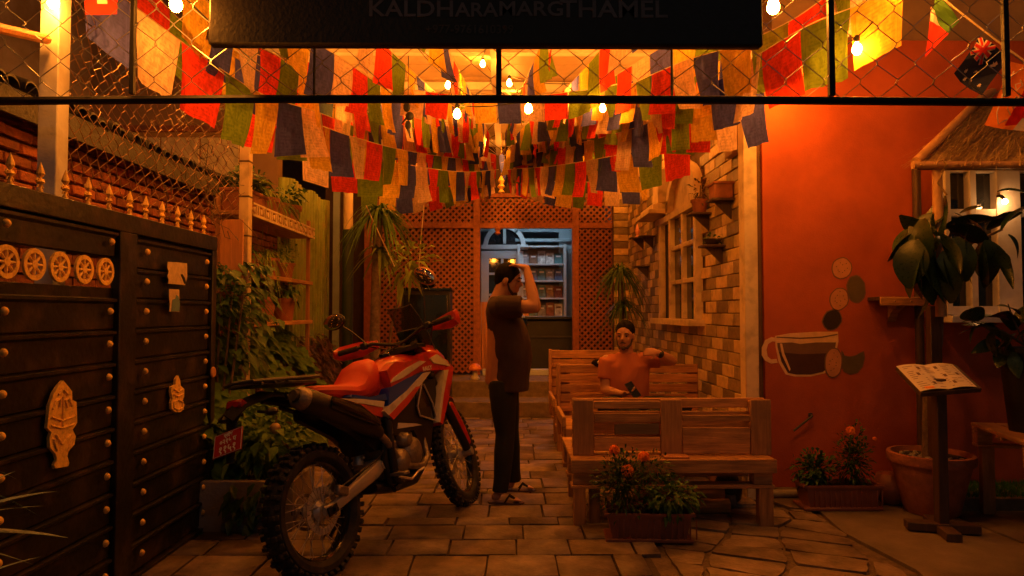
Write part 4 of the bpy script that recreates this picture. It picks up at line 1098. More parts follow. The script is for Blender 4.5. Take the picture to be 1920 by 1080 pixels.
part('handle', MB().tube([(c.x - .1, 8.4, q.z + .15), (c.x - .14, 8.4, q.z + .2), (c.x - .1, 8.4, q.z + .23)], .01), m_bgloss, t)
# spiky plant before the right lattice
c = at(1163, 520, 8.3)
t = thing('dracaena', 'spiky long leaved dracaena in a dark pot before the right lattice panel', 'potted plant', (c.x, 8.3, 0))
part('pot', pot_mb((c.x, 8.3, 0), .2, .4), m_plant_box, t)
part('trunk', MB().tube([(c.x, 8.3, .3), (c.x + .02, 8.3, 1.0), (c.x, 8.3, c.z)], [.045, .04, .035], 10), m_bark, t)
spiky((c.x, 8.3, c.z + .05), 150, .46, .024, m_leaf, t, 71, 1.1, lift=(-.1, 1.4))
spiky((c.x + .03, 8.25, c.z - .35), 70, .42, .022, m_leaf_dark, t, 72, 1.2, name='lower_foliage')
# mushroom figurine on the step
c = at(891, 712, 9.55); c.z = .432
t = thing('mushroom_figurine', 'tiny glossy mushroom figurine with an orange cap at the edge of the porch', 'figurine', (c.x, 9.5, .432))
part('cap', MB().lathe([(.0, .13), (.085, .13), (.095, .15), (.07, .20), (.03, .225), (0, .23)], (c.x, 9.5, .432), 14), mat('mushroom_cap', (.75, .22, .05), rough=.25), t)
part('stalk', MB().lathe([(.06, 0), (.065, .02), (.04, .06), (.035, .13), (0, .13)], (c.x, 9.5, .432), 12), m_white, t)

# ================================================================ CANOPY
CH = 3.98
can = thing('canopy_roof', 'wooden canopy ceiling with cream beams over the courtyard', 'canopy', (-.2, 7.4, CH))
yy = 4.35
while yy < 10.6:
    part('ceiling_board', MB().box((-.15, yy + .2, CH + .02), (4.5, .392, .02), bev=.004), m_ceil, can); yy += .40
for yb in (4.5, 5.6, 6.6, 7.7, 9.05, 10.3): part('beam', MB().box((-.15, yb, CH - .045), (4.4, .09, .09)), m_beam, can)
for xb in (-1.98, -.12, 1.74):
    part('long_beam', MB().box((xb, 7.45, CH - .135), (.08, 6.2, .088)), m_beam, can)
mb = MB()

# ---------------------------------------------------------------- prayer flags
ORDER = ['blue', 'white', 'red', 'green', 'yellow']
rf_ = random.Random(99)
def flag_mesh(a, b, H, seed, skew=0.0, wind=(0, 0)):
    """cloth hung from cord points a to b, sides falling straight down"""
    r_ = random.Random(seed); nu, nv = 5, 7; vs = []; fs = []
    d = b - a; nn = Vector((-d.y, d.x, 0)); nn = nn.normalized() if nn.length > 1e-5 else Vector((1, 0, 0))
    ph, am = r_.uniform(0, 6), r_.uniform(.006, .022); fr_ = r_.uniform(1.2, 2.6); curl = r_.uniform(-.06, .06); tw = r_.uniform(-.06, .06); sway = r_.uniform(-.018, .018); lift = r_.uniform(-.025, .025)
    for j in range(nv + 1):
        for i in range(nu + 1):
            u, v = i / nu, j / nv
            p = a + d * (.5 + (u - .5) * (1 - .06 * v)) - Vector((0, 0, H * v))
            off = am * v ** .7 * math.sin(fr_ * 6.28 * u + ph + v * 1.5) + curl * v * v + tw * (u - .5) * v * 1.6
            p = p + nn * off + d.normalized() * sway * v * v + Vector((0, 0, lift * v * v * (u - .5))) + Vector((wind[0] * v * v, wind[1] * v * v, .02 * v * v * (u - .5) * r_.uniform(.8, 1.2)))
            vs.append(p)
    for j in range(nv):
        for i in range(nu): k = j * (nu + 1) + i; fs.append((k, k + 1, k + nu + 2, k + nu + 1))
    me = bpy.data.meshes.new('prayer_flag'); o = vs[0].copy()
    me.from_pydata([tuple(v - o) for v in vs], [], fs)
    uv = me.uv_layers.new(name='UVMap')
    for f in me.polygons:
        for li in f.loop_indices:
            k = me.loops[li].vertex_index; uv.data[li].uv = ((k % (nu + 1)) / nu, 1 - (k // (nu + 1)) / nv)
    me.polygons.foreach_set('use_smooth', [True] * len(me.polygons))
    return me, o
NF = [0]
def flag_string(label, pts, start=0, W_=.24, H=.34, gap=.008, step=1, skip=0.0, wind=(0, 0), upto=1.0):
    pts = [at(*p) if len(p) == 3 and p[2] > 2.4 else Vector(p) for p in pts]
    # resample with small sags
    dense = []
    for i in range(len(pts) - 1):
        p0 = pts[max(i - 1, 0)]; p1 = pts[i]; p2 = pts[i + 1]; p3 = pts[min(i + 2, len(pts) - 1)]
        for k in range(12):
            t = k / 12
            dense.append(.5 * ((2 * p1) + (p2 - p0) * t + (2 * p0 - 5 * p1 + 4 * p2 - p3) * t * t + (3 * p1 - p0 - 3 * p2 + p3) * t ** 3))
    dense.append(pts[-1])
    t = thing('prayer_flag_string', label, 'prayer flags', dense[0], group='strings of prayer flags under the canopy')
    part('cord', MB().tube(dense[::2] + [dense[-1]], .0035, 5), m_cream, t)
    # walk along
    acc = [0]
    for a, b in zip(dense, dense[1:]): acc.append(acc[-1] + (b - a).length)
    def P(s):
        for i in range(len(acc) - 1):
            if acc[i + 1] >= s: return dense[i].lerp(dense[i + 1], (s - acc[i]) / max(1e-9, acc[i + 1] - acc[i]))
        return dense[-1]
    s_ = .03; k = start
    while s_ + W_ < acc[-1] * upto:
        if rf_.random() >= skip:
            me, o = flag_mesh(P(s_), P(s_ + W_), H * rf_.uniform(.94, 1.06), k * 31 + len(acc) + NF[0], wind=wind)
            me.materials.append(FLAGC[ORDER[(start + (k - start) * step) % 5]])
            f = link('prayer_flag', me, t); f.location = ROOTM[t].inverted() @ o; NF[0] += 1
        s_ += W_ + gap; k += 1
    return t
HUB = (935, 292, 9.7)
flag_string('front left string of prayer flags, pale and red ones, nearest the first white post', [(150, -75, 3.5), (232, -5, 3.55), (330, 70, 3.8), (430, 140, 4.1), (500, 180, 4.5), (600, 212, 5.2), (700, 250, 6.2), (800, 280, 7.5), (925, 300, 9.5)], 0, W_=.29, H=.37)
flag_string('left string of prayer flags starting beside the left edge of the dark sign', [(330, -60, 3.7), (380, -8, 3.8), (450, 70, 4.2), (520, 105, 4.6), (600, 160, 5.2), (700, 215, 6.0), (800, 248, 7.2), HUB], 4, W_=.25)
flag_string('left string of prayer flags second from the sign edge, rising behind the sign', [(480, -40, 4.3), (560, 55, 4.6), (640, 110, 5.0), (720, 165, 5.7), (790, 212, 6.6), (870, 245, 8), HUB], 3, upto=.88)
flag_string('left string of prayer flags that runs up behind the middle of the sign', [(640, -40, 4.8), (700, 60, 5.2), (770, 130, 5.8), (830, 185, 6.8), (890, 230, 8.2), HUB], 0, upto=.85)
flag_string('steep string of prayer flags just left of the centre of the canopy', [(790, -30, 5.0), (825, 60, 5.4), (860, 130, 6.2), (895, 200, 7.6), HUB], 3, upto=.8)
flag_string('lowest left string of prayer flags reaching the slim cream post', [(452, 170, 4.7), (520, 205, 4.9), (600, 235, 5.2), (680, 262, 5.7), (760, 282, 6.4), (850, 296, 7.8), (930, 305, 9.6)], 2)
flag_string('front right string of prayer flags nearest the orange wall', [(1705, -45, 3.55), (1620, 5, 3.7), (1530, 40, 3.9), (1445, 88, 4.15), (1380, 130, 4.5), (1300, 178, 5.0), (1200, 222, 5.9), (1080, 262, 7.4), (945, 298, 9.5)], 4, W_=.28, H=.36, step=-1)
flag_string('right string of prayer flags starting beside the right edge of the dark sign', [(1640, -70, 3.9), (1560, -15, 4.0), (1480, 40, 4.1), (1380, 85, 4.4), (1290, 112, 4.8), (1200, 150, 5.4), (1120, 188, 6.3), (1030, 235, 7.8), HUB], 1, W_=.25)
flag_string('right string of prayer flags second from the sign edge, rising behind the sign', [(1400, -50, 4.4), (1320, 40, 4.8), (1230, 95, 5.2), (1140, 150, 5.9), (1060, 200, 7.0), HUB], 2, upto=.88)
flag_string('right string of prayer flags that runs up behind the middle of the sign', [(1210, -40, 4.8), (1150, 60, 5.2), (1090, 135, 5.9), (1030, 195, 7.0), (975, 245, 8.4), HUB], 0, upto=.85)
flag_string('steep string of prayer flags just right of the centre of the canopy', [(1060, -30, 5.0), (1025, 60, 5.5), (990, 140, 6.3), (960, 210, 7.8), HUB], 1, upto=.8)
flag_string('lowest right string of prayer flags reaching the top of the corner strip', [(1440, 168, 4.6), (1370, 190, 4.9), (1280, 205, 5.3), (1190, 240, 5.9), (1100, 265, 6.8), (1000, 288, 8.4), (940, 305, 9.6)], 0)
flag_string('sagging string of prayer flags across the courtyard in front of the green sheet', [(560, 262, 5.9), (640, 290, 6.0), (740, 305, 6.3), (860, 322, 7.6), (935, 318, 9.4)], 1)
flag_string('sagging string of prayer flags across the courtyard in front of the casement arch', [(1300, 250, 5.8), (1220, 276, 6.0), (1130, 296, 6.4), (1030, 312, 7.6), (945, 318, 9.4)], 2)
flag_string('short far string of prayer flags hanging left of the lattice top', [(672, 342, 8.4), (760, 350, 8.8), (850, 340, 9.4), (930, 318, 9.9)], 3)
flag_string('short far string of prayer flags hanging right of the lattice top', [(1240, 322, 8.6), (1150, 338, 8.8), (1040, 340, 9.4), (945, 318, 9.9)], 4)
flag_string('high left string of prayer flags between the post string and the sign edge', [(250, -60, 3.9), (330, 30, 4.1), (420, 95, 4.4), (520, 150, 4.9), (620, 190, 5.6), (720, 225, 6.5), (830, 262, 7.9), (925, 296, 9.5)], 2, upto=.9)
flag_string('left string of prayer flags crossing above the cream post', [(400, 60, 4.9), (500, 110, 5.2), (600, 150, 5.6), (700, 190, 6.2), (800, 228, 7.2), (880, 262, 8.4)], 4)
flag_string('middle depth left string of prayer flags above the green sheet', [(560, 190, 6.6), (640, 222, 6.9), (730, 250, 7.4), (820, 275, 8.2), (920, 300, 9.6)], 0)
flag_string('high right string of prayer flags between the orange wall string and the sign edge', [(1600, -60, 3.9), (1520, 20, 4.1), (1430, 70, 4.4), (1330, 125, 4.8), (1230, 172, 5.5), (1130, 215, 6.5), (1030, 258, 8.0), (945, 296, 9.5)], 3, step=-1, upto=.9)
flag_string('right string of prayer flags crossing in front of the tiled wall top', [(1440, 100, 5.0), (1340, 140, 5.2), (1240, 175, 5.7), (1150, 212, 6.4), (1060, 245, 7.5), (980, 272, 8.8)], 0)
flag_string('middle depth right string of prayer flags above the casement hood', [(1300, 190, 6.4), (1220, 220, 6.8), (1130, 248, 7.4), (1040, 275, 8.3), (950, 300, 9.6)], 3)
flag_string('sagging string of prayer flags straight across near the middle beam', [(560, 110, 5.6), (680, 150, 5.7), (800, 172, 5.8), (935, 182, 5.9), (1070, 172, 5.8), (1200, 148, 5.7), (1320, 108, 5.6)], 2, H=.24, W_=.2, skip=.35)
# hub ornament
q = at(940, 345, 9.9)
t = thing('hanging_ornament', 'small tiered brass ornament hanging where the prayer flags meet', 'ornament', q)
part('body', MB().lathe([(.0, -.14), (.05, -.12), (.02, -.08), (.06, -.04), (.025, 0), (.05, .05), (.01, .12), (0, .13)], q, 12), m_gold, t)
part('chain', MB().tube([q + Vector((0, 0, .12)), (q.x, q.y, CH)], .005, 5), m_gold, t)
q = at(933, 468, 10.1)
t = thing('door_charm', 'small red charm hanging from the lattice rail over the doorway', 'charm', (q.x, LY - .1, RAIL - .02)); part('tassel', MB().lathe([(.0, -.16), (.045, -.13), (.03, -.1), (.05, -.06), (.008, -.03), (.005, 0)], (q.x, LY - .08, RAIL), 8), m_terra, t)
# dark figure charm hanging from string left
q = at(765, 225, 5.2); t = thing('hanging_charm', 'dark knotted charm dangling among the flags left of centre', 'charm', q)
mb = MB(); mb.tube([q + Vector((0, 0, .5)), q + Vector((0, 0, .12))], .003); mb.ball(q + Vector((-.01, 0, .10)), (.028, .02, .04), 8); mb.ball(q + Vector((.012, 0, .03)), (.034, .02, .035), 8); mb.ball(q + Vector((0, 0, -.04)), (.024, .02, .04), 8)
mb.tube([q + Vector((0, 0, -.06)), q + Vector((.02, 0, -.14))], [.014, .004]); mb.tube([q + Vector((0, 0, .03)), q + Vector((-.05, 0, -.03))], [.012, .004])
part('knots', mb, m_cable, t)

# ---------------------------------------------------------------- bulb strings
def bulb_string(label, bulbs, ends, r=.021, extra=()):
    pts = [at(*b) for b in bulbs]; a, b = Vector(at(*ends[0])), Vector(at(*ends[1]))
    t = thing('string_light', label, 'string light', pts[0], group='strings of warm bulbs')
    chain = [a] + [p + Vector((0, 0, .065)) for p in pts] + [b]; path = []
    for p, q in zip(chain, chain[1:]): path += catenary(p, q, min(.05, (q - p).length * .05), 6)[:-1]
    part('cable', MB().tube(path + [b], .004, 5), m_cable, t)
    for p in pts:
        bl = part('bulb', MB().lathe([(0, -r * 1.25), (r * .55, -r * 1.12), (r * .95, -r * .55), (r, 0), (r * .8, r * .75), (r * .42, r * 1.35), (r * .38, r * 1.6)], p, 10), m_bulb, t)
        part('socket', MB().lathe([(r * .55, r * 1.45), (r * .6, r * 1.6), (r * .6, r * 2.7), (r * .3, r * 3.0), (0, r * 3.0)], p, 8), m_cable, bl)
    return t
bulb_string('string of bulbs along the left eave from the first white post inward', [(100, 4, 3.05), (207, 87, 3.8), (313, 153, 4.6), (385, 203, 5.5)], [(60, -40, 3.0), (455, 215, 5.4)], .024)
bulb_string('string of bulbs on the left running from beside the sign under the frame bar', [(330, 8, 2.85), (588, 207, 5.4), (727, 213, 6.4), (768, 229, 7.4), (770, 324, 8.2)], [(250, -40, 2.8), (935, 250, 9.6)], .026)
bulb_string('string of bulbs hanging across the middle below the frame bar', [(840, 160, 6.3), (857, 214, 4.8), (991, 204, 4.6), (955, 156, 6.6), (1110, 166, 6.2)], [(760, 60, 5.8), (1180, 70, 5.8)], .026)
bulb_string('string of bulbs on the right from beside the orange wall inward', [(1850, -120, 3.7), (1725, -45, 3.6), (1607, 92, 3.7), (1528, 123, 4.2), (1475, 162, 4.8), (1130, 203, 5.6), (1098, 190, 6.2)], [(1960, -160, 3.9), (1000, 230, 8.6)], .026)  # first two bulbs added beyond the view to brighten menu and wall
bulb_string('short string of bulbs by the right end of the dark sign', [(1450, 12, 3.25), (1300, 130, 6.6), (1115, 290, 8.2)], [(1560, -50, 3.2), (980, 270, 9.4)], .030)

bulb_string('added centre string of bulbs running back under the long beam to the lattice', [(905, 120, 6.9), (960, 190, 7.8), (905, 262, 8.8), (968, 300, 9.6)], [(915, 60, 6.0), (938, 320, 10.1)], .026)  # made-up string, added to brighten the far flags
bulb_string('string of bulbs close under the ceiling behind the dark sign', [(560, 20, 5.3), (740, 30, 5.3), (1010, 25, 5.3), (1210, 20, 5.3), (1330, 15, 5.0)], [(420, 0, 4.9), (1400, -10, 4.9)], .026)
bulb_string('added string of bulbs along the right eave above the tiled wall', [(1290, 150, 5.6), (1235, 190, 6.6), (1192, 228, 7.7), (1165, 262, 9.0)], [(1380, 110, 4.9), (1140, 290, 10.0)], .024)  # bulbs put in to brighten the tiled wall and casement
bulb_string('added string of bulbs along the left eave above the plant rack', [(560, 176, 6.2), (618, 226, 7.4), (672, 268, 8.8)], [(480, 140, 5.2), (700, 290, 9.8)], .024)  # extra bulbs added high up to brighten the left side
# ---------------------------------------------------------------- the dark sign
SY = 2.9
sxa, sxb = (388 - 950) / 1280 * SY, (1436 - 950) / 1280 * SY; sz0_, sz1_ = at(950, 90, SY).z, 3.25
sign = thing('sign_board', 'long dark sign board with faint hand painted street name hung above the entrance', 'sign', ((sxa + sxb) / 2, SY, sz0_))
part('board', MB().box(((sxa + sxb) / 2, SY, (sz0_ + sz1_) / 2), (sxb - sxa, .05, sz1_ - sz0_), bev=.02), m_signface, sign)
F_ = Matrix(((1, 0, 0, 0), (0, 0, -1, 0), (0, 1, 0, 0), (0, 0, 0, 1)))
def sign_text(s, px, py, size, squeeze=1, m=m_signtext, bold=.0015, sp=1.0):
    x = (px - 950) / 1280 * SY; z = at(px, py, SY - .03).z
    M = ROOTM[sign].inverted() @ Matrix.Translation((x, SY - .027, z)) @ F_
    lettering(s, size, m, sign, M, .0008, sp, bold, squeeze=squeeze)
sign_text('KALDH', 770, 17, .098, 1.15); sign_text('ARA', 893, 19, .085, 1.1); sign_text('MARG', 996, 17, .088, 1.15); sign_text('THAMEL', 1152, 18, .105, 1.17)
sign_text('+977-9761610399', 880, 55, .052, .98, mat('sign_lettering_faint', (.11, .08, .065), rough=.6, bump=0), .0008)
for px in (590, 935, 1263):
    part('hanger', MB().box(((px - 950) / 1280 * SY, 2.95, 2.62), (.03, .05, .03)), m_frame, sign)

# ---------------------------------------------------------------- flags of nations on a line at the right
nl = thing('bunting_line', 'line of small national flags running down at the upper right', 'bunting', at(1760, 0, 3.9))
A_, B_ = at(1735, -30, 3.9), at(2010, 175, 3.9)
part('cord', MB().tube(catenary(A_, B_, .02, 10), .005, 6), m_cream, nl)
def cloth_map(c00, c10, c01, c11, bulge=.02):
    """corner points: hoist-top, fly-top, hoist-bottom, fly-bottom"""
    c00, c10, c01, c11 = map(Vector, (c00, c10, c01, c11)); nn = (c10 - c00).cross(c01 - c00).normalized()
    if nn.y > 0: nn = -nn
    def f(u, v, lift=0.): return c00.lerp(c10, u).lerp(c01.lerp(c11, u), v) + nn * (bulge * math.sin(u * 4 + v * 3) + lift)
    return f
def cloth_patch(mp, poly, lift, name, m, parent, sub=1):
    """flat shape printed on cloth: fan of small faces following its folds"""
    me = bpy.data.meshes.new(name); bm = bmesh.new()
    vs = [bm.verts.new(Vector((u, v, 0))) for u, v in poly]; bm.faces.new(vs)
    bmesh.ops.triangulate(bm, faces=bm.faces)
    bmesh.ops.subdivide_edges(bm, edges=bm.edges, cuts=2, use_grid_fill=True)
    I = ROOTM[parent].inverted()
    for v in bm.verts: v.co = I @ mp(v.co.x, v.co.y, lift)
    bm.to_mesh(me); bm.free(); me.materials.append(m); o = link(name, me, parent); return o
c_navy = mat('flag_navy', (.012, .018, .075), rough=.9, bump=0); c_fr = mat('flag_cloth_red', (.78, .05, .03), rough=.9, bump=0, trans=.5)
c_fw = mat('flag_cloth_white', (.75, .62, .5), rough=.9, bump=0); c_fg = mat('flag_cloth_green', (.08, .22, .03), rough=.9, bump=0); c_fo = mat('flag_cloth_orange', (.80, .26, .06), rough=.9, bump=0, trans=.6)
af = thing('national_flag', 'dark blue national flag with a small union cross and white stars on the bunting line', 'flag', at(1835, 110, 3.88))
mp = cloth_map(at(1836, 68, 3.88), at(1894, 112, 3.88), at(1788, 138, 3.88), at(1838, 180, 3.88))
cloth_patch(mp, [(0, 0), (1, 0), (1, 1), (0, 1)], 0, 'field', c_navy, af)
# union canton rotated as it hangs: occupies u 0..0.5, v 0..0.55
def band(x0, y0, x1, y1, w):
    dx, dy = x1 - x0, y1 - y0; l = math.hypot(dx, dy); nx_, ny_ = -dy / l * w / 2, dx / l * w / 2
    return [(x0 + nx_, y0 + ny_), (x1 + nx_, y1 + ny_), (x1 - nx_, y1 - ny_), (x0 - nx_, y0 - ny_)]
cu, cv = .50, .50
for k, (w, m, lf) in enumerate(((.15, c_fw, .002), (.08, c_fr, .004))):
    cloth_patch(mp, band(cu / 2, 0.01, cu / 2, cv, w), lf + .0012, 'canton_cross', m, af); cloth_patch(mp, band(0.01, cv / 2, cu, cv / 2, w), lf + .0006, 'canton_cross', m, af)
    cloth_patch(mp, band(.03, .03, cu - .03, cv - .03, w * .75), lf - .0006, 'canton_cross', m, af); cloth_patch(mp, band(.03, cv - .03, cu - .03, .03, w * .75), lf - .0003, 'canton_cross', m, af)
def star(cx, cy, r, n=7): return [(cx + (r if i % 2 == 0 else r * .45) * math.cos(math.pi * i / n), cy + (r if i % 2 == 0 else r * .45) * math.sin(math.pi * i / n)) for i in range(2 * n)]
for (u, v, r) in ((.78, .28, .10), (.25, .78, .055), (.5, .65, .055), (.38, .90, .055), (.55, .84, .035), (.80, .82, .055)):
    cloth_patch(mp, star(u, v, r), .003, 'star', c_fw, af)
tf = thing('national_flag', 'green white and red folded national flag at the upper end of the bunting line', 'flag', at(1765, 50, 3.9))
mp = cloth_map(at(1750, -10, 3.9), at(1802, 38, 3.9), at(1738, 30, 3.9), at(1770, 70, 3.9))
cloth_patch(mp, [(0, 0), (1, 0), (1, .95), (.1, .6)], 0, 'green_band', c_fg, tf)
mp = cloth_map(at(1745, 12, 3.89), at(1758, 40, 3.89), at(1734, 108, 3.89), at(1778, 64, 3.89), .01)
cloth_patch(mp, [(0, 0), (1, 0), (1, 1), (0, 1)], 0, 'red_band', c_fr, tf); cloth_patch(mp, [(0, 0), (1, 0), (.95, .35), (.0, .3)], .003, 'white_band', c_fw, tf)
sf = thing('national_flag', 'orange and red national flag with a pale curled emblem hanging at the right edge', 'flag', at(1880, 170, 3.86))
mp = cloth_map(at(1893, 115, 3.86), at(1990, 150, 3.86), at(1845, 235, 3.86), at(1960, 250, 3.86))
cloth_patch(mp, [(0, 0), (1, 0), (1, 1), (0, 1)], 0, 'field', c_fo, sf); cloth_patch(mp, [(.45, 0), (1, 0), (1, .8), (.35, .95)], .002, 'red_field', c_fr, sf)
cloth_patch(mp, [(.62, .7), (1, .6), (1, 1), (.5, 1)], .004, 'white_band', c_fw, sf); cloth_patch(mp, [(.85, .85), (1, .8), (1, 1), (.8, 1)], .006, 'green_band', c_fg, sf)
mb = MB()
for pl in ([(.10, .15), (.05, .45), (.10, .8), (.22, .95), (.34, .85)], [(.25, .25), (.33, .32), (.26, .42), (.20, .34), (.27, .3)], [(.3, .5), (.42, .55), (.36, .68), (.28, .62), (.38, .48)], [(.5, .1), (.56, .3), (.5, .5)], [(.2, .55), (.25, .7), (.36, .78)]):
    mb.tube([mp(u, v, .008) for u, v in pl], .0035, 5)
part('emblem', mb, c_fw, sf)
rfl = thing('national_flag', 'small red flag with a white square emblem left of the frame upright', 'flag', at(190, 10, 3.3))
mp = cloth_map(at(158, -40, 3.3), at(220, -40, 3.3), at(160, 27, 3.3), at(220, 27, 3.3), .006)
cloth_patch(mp, [(0, 0), (1, 0), (1, 1), (0, 1)], 0, 'field', c_fr, rfl); cloth_patch(mp, [(.38, .45), (.68, .45), (.68, .70), (.38, .70)], .003, 'emblem', c_fw, rfl)
part('cord', MB().tube([at(120, -42, 3.3), at(260, -42, 3.3)], .004, 5), m_cream, rfl)

# ================================================================ PALLET BENCHES
def bx(p, x0, x1, y0, y1, z0, z1, m, parent, **k):
    return part(p, MB().box(((x0 + x1) / 2, (y0 + y1) / 2, (z0 + z1) / 2), (abs(x1 - x0), abs(y1 - y0), abs(z1 - z0)), bev=.004), m, parent, **k)
def seat_pallet(t, x0, x1, y0, y1, top):
    n = 5; w = (y1 - y0) / n
    for i in range(n):
        bx('seat_board', x0, x1, y0 + i * w + .006, y0 + (i + 1) * w - .006, top - .022 + rs.uniform(-.002, .002), top, m_pine, t)
    for xx in (x0 + .01, (x0 + x1) / 2 - .06, x1 - .13):
        bx('cross_board', xx, xx + .12, y0 + .004, y1 - .004, top - .046, top - .0235, m_pine_y, t)
    bx('front_rail', x0 - .004, x1 + .004, y0 - .024, y0 - .001, top - .085, top + .001, m_pine, t)
    for yy in (y0 + .02, (y0 + y1) / 2 - .05, y1 - .11):
        for xx in (x0 + .01, (x0 + x1) / 2 - .06, x1 - .13): bx('block', xx, xx + .12, yy, yy + .09, top - .165, top - .047, m_pine, t)
    for yy in (y0 + .005, (y0 + y1) / 2 - .06, y1 - .12): bx('bottom_board', x0, x1, yy, yy + .11, top - .188, top - .166, m_pine, t)
b1 = thing('pallet_bench', 'nearest pallet wood bench, its back towards the viewer, behind the marigold box', 'bench', (1.07, 4.7, 0))
seat_pallet(b1, .41, 1.70, 4.345, 5.12, .44)
for (x0, x1) in ((.43, .565), (1.0, 1.14), (1.585, 1.72)): bx('back_upright', x0, x1, 4.45, 4.472, .442, .80, m_pine_v, b1)
for (z0, z1, m, g_) in ((.735, .798, m_pine, 0), (.655, .712, m_pine, 1), (.57, .648, m_pine, 2), (.47, .558, m_pine, 3)):
    bx('back_board', .435, 1.715, 4.55, 4.572, z0, z1, m, b1)
for zz in (.745, .60):
    for xx in (.45, 1.02, 1.60): bx('back_block', xx, xx + .09, 4.474, 4.548, zz - .04, zz + .04, m_pine, b1)
bx('back_board', .568, .997, 4.452, 4.468, .742, .792, m_pine, b1); bx('back_board', .568, .997, 4.452, 4.468, .655, .712, m_pine, b1); bx('back_board', .568, .997, 4.452, 4.468, .47, .56, m_pine, b1)
bx('back_board', 1.143, 1.582, 4.452, 4.468, .66, .70, m_pine, b1); bx('back_board', 1.143, 1.582, 4.452, 4.468, .45, .62, m_pine, b1)
bx('patch_board', .70, .99, 4.453, 4.4675, .575, .645, mat('worn_board', (.16, .10, .05), grain=WOOD_G, scale=2), b1)
bx('loose_board', 1.0, 1.16, 4.35, 4.445, .4415, .454, m_orangeboard, b1)
for (xa_, xb_, yl) in ((.425, .50, 4.35), (1.60, 1.69, 4.35), (.45, .52, 5.0), (1.6, 1.67, 5.0), (1.0, 1.07, 5.0)):
    bx('leg', xa_, xb_, yl, yl + .07, .004, .2615, m_pine_v, b1)
bx('leg', .53, .60, 4.40, 4.47, .004, .2615, m_pine_v, b1)
# stored timber under the bench
for i, (y0_, z0_, l) in enumerate(((4.62, .06, .62), (4.75, .06, .7), (4.68, .13, .6))):
    lg = thing('timber_offcut', ['short rounded timber log lying at the front under the nearest bench', 'long timber log at the rear of the pile under the nearest bench', 'timber log resting on top of the two others under the nearest bench'][i], 'log', (1.2, y0_, z0_), group='logs under the nearest bench')
    part('log', MB().tube([(.88, y0_, z0_), (.88 + l, y0_ + .03, z0_ + .004)], .048, 10), m_bark if i == 1 else m_pine, lg)
pt = thing('dark_jar', 'dark round clay jar under the right end of the nearest bench', 'jar', (1.62, 4.85, .02))
part('body', MB().lathe([(.05, 0), (.09, .04), (.10, .12), (.07, .19), (.05, .2), (.055, .22), (.04, .22), (0, .2)], (1.56, 4.85, .02), 16), m_bblack, pt)
def facing_bench(lab, x0, x1, yb, top, zs=.45, depth=.68, nb=5):
    t = thing('pallet_bench', lab, 'bench', ((x0 + x1) / 2, yb - depth / 2, 0), group='pallet wood benches along the tiled wall')
    seat_pallet(t, x0, x1, yb - depth, yb - .01, zs)
    h = (top - zs - .03) / nb
    for i in range(nb):
        bx('back_board', x0 + .01, x1 - .01, yb, yb + .022, zs + .03 + i * h + .006, zs + .03 + (i + 1) * h - rs.uniform(.004, .012), m_pine, t)
    for xx in (x0, (x0 + x1) / 2 - .05, x1 - .10): bx('back_upright', xx, xx + .10, yb + .023, yb + .045, zs - .18, top - .004, m_pine_v, t)
    bx('end_upright', x0 - .022, x0 + .008, yb - .05, yb + .05, .3, top + .004, m_pine_v, t)
    bx('arm_board', x0 - .03, x0 + .0, yb - depth - .01, yb - .052, zs + .004, zs + .09, m_pine_y, t)
    for yy in (yb - depth + .03, yb - .15):
        for xx in (x0 + .02, x1 - .10): bx('leg', xx, xx + .08, yy, yy + .08, .004, zs - .1885, m_pine_v, t)
    return t
facing_bench('pallet wood bench on which the man in the orange shirt sits', .47, 1.72, 6.12, .905)
facing_bench('farthest pallet wood bench with its slatted back highest, nearest the steps', .47, 1.25, 7.28, .97)
cp = thing('cap', 'dark cap with a pale patch left on the backrest beside the seated man', 'cap', at(1120, 682, 6.14))
c = at(1120, 683, 6.15); c.z = .91
part('crown', MB().ball(c + Vector((.01, .0, .0)), (.065, .055, .04), 12), m_hair, cp); part('patch', MB().ball(c + Vector((.02, -.045, .01)), (.03, .03, .02), 8), m_bwhite, cp)

# ---------------------------------------------------------------- planters and plants on the ground
def trough(t, c, L, W_, H, ang=0, m=m_plant_box):
    M = Matrix.Rotation(ang, 3, 'Z'); c = Vector(c)
    mb = MB(); b0, b1_ = .86, 1.0
    def ringp(k, z, inset=0): return [M @ Vector((sx * (L / 2 * k - inset), sy * (W_ / 2 * k - inset), z)) + c for sx, sy in ((-1, -1), (1, -1), (1, 1), (-1, 1))]
    rings = [ringp(.86, .02), ringp(.97, H * .9), ringp(1.05, H * .9), ringp(1.06, H), ringp(.97, H), ringp(.94, H * .8)]
    for r_ in rings: mb.v += r_
    mb.f = [(3, 2, 1, 0)] + [(i * 4 + k, i * 4 + (k + 1) % 4, i * 4 + 4 + (k + 1) % 4, i * 4 + 4 + k) for i in range(5) for k in range(4)] + [(20, 21, 22, 23)]
    part('box', mb, m, t, angle=20)
    part('saucer', MB().box(c + Vector((0, 0, .012)), (L * 1.02, W_ * 1.05, .022), M, bev=.006), m, t)
    mb = MB()
    for i in range(int(L / .035)):
        x = -L / 2 * .86 + .03 + i * .035
        for sy in (-1,): mb.box(M @ Vector((x, sy * (W_ / 2 * .93 + .002), H * .46)) + c, (.008, .010, H * .66), M, bev=.002)
    part('ribs', mb, m, t)
    part('soil', MB().box(c + Vector((0, 0, H * .82)), (L * .92, W_ * .88, .02), M), m_soil, t)
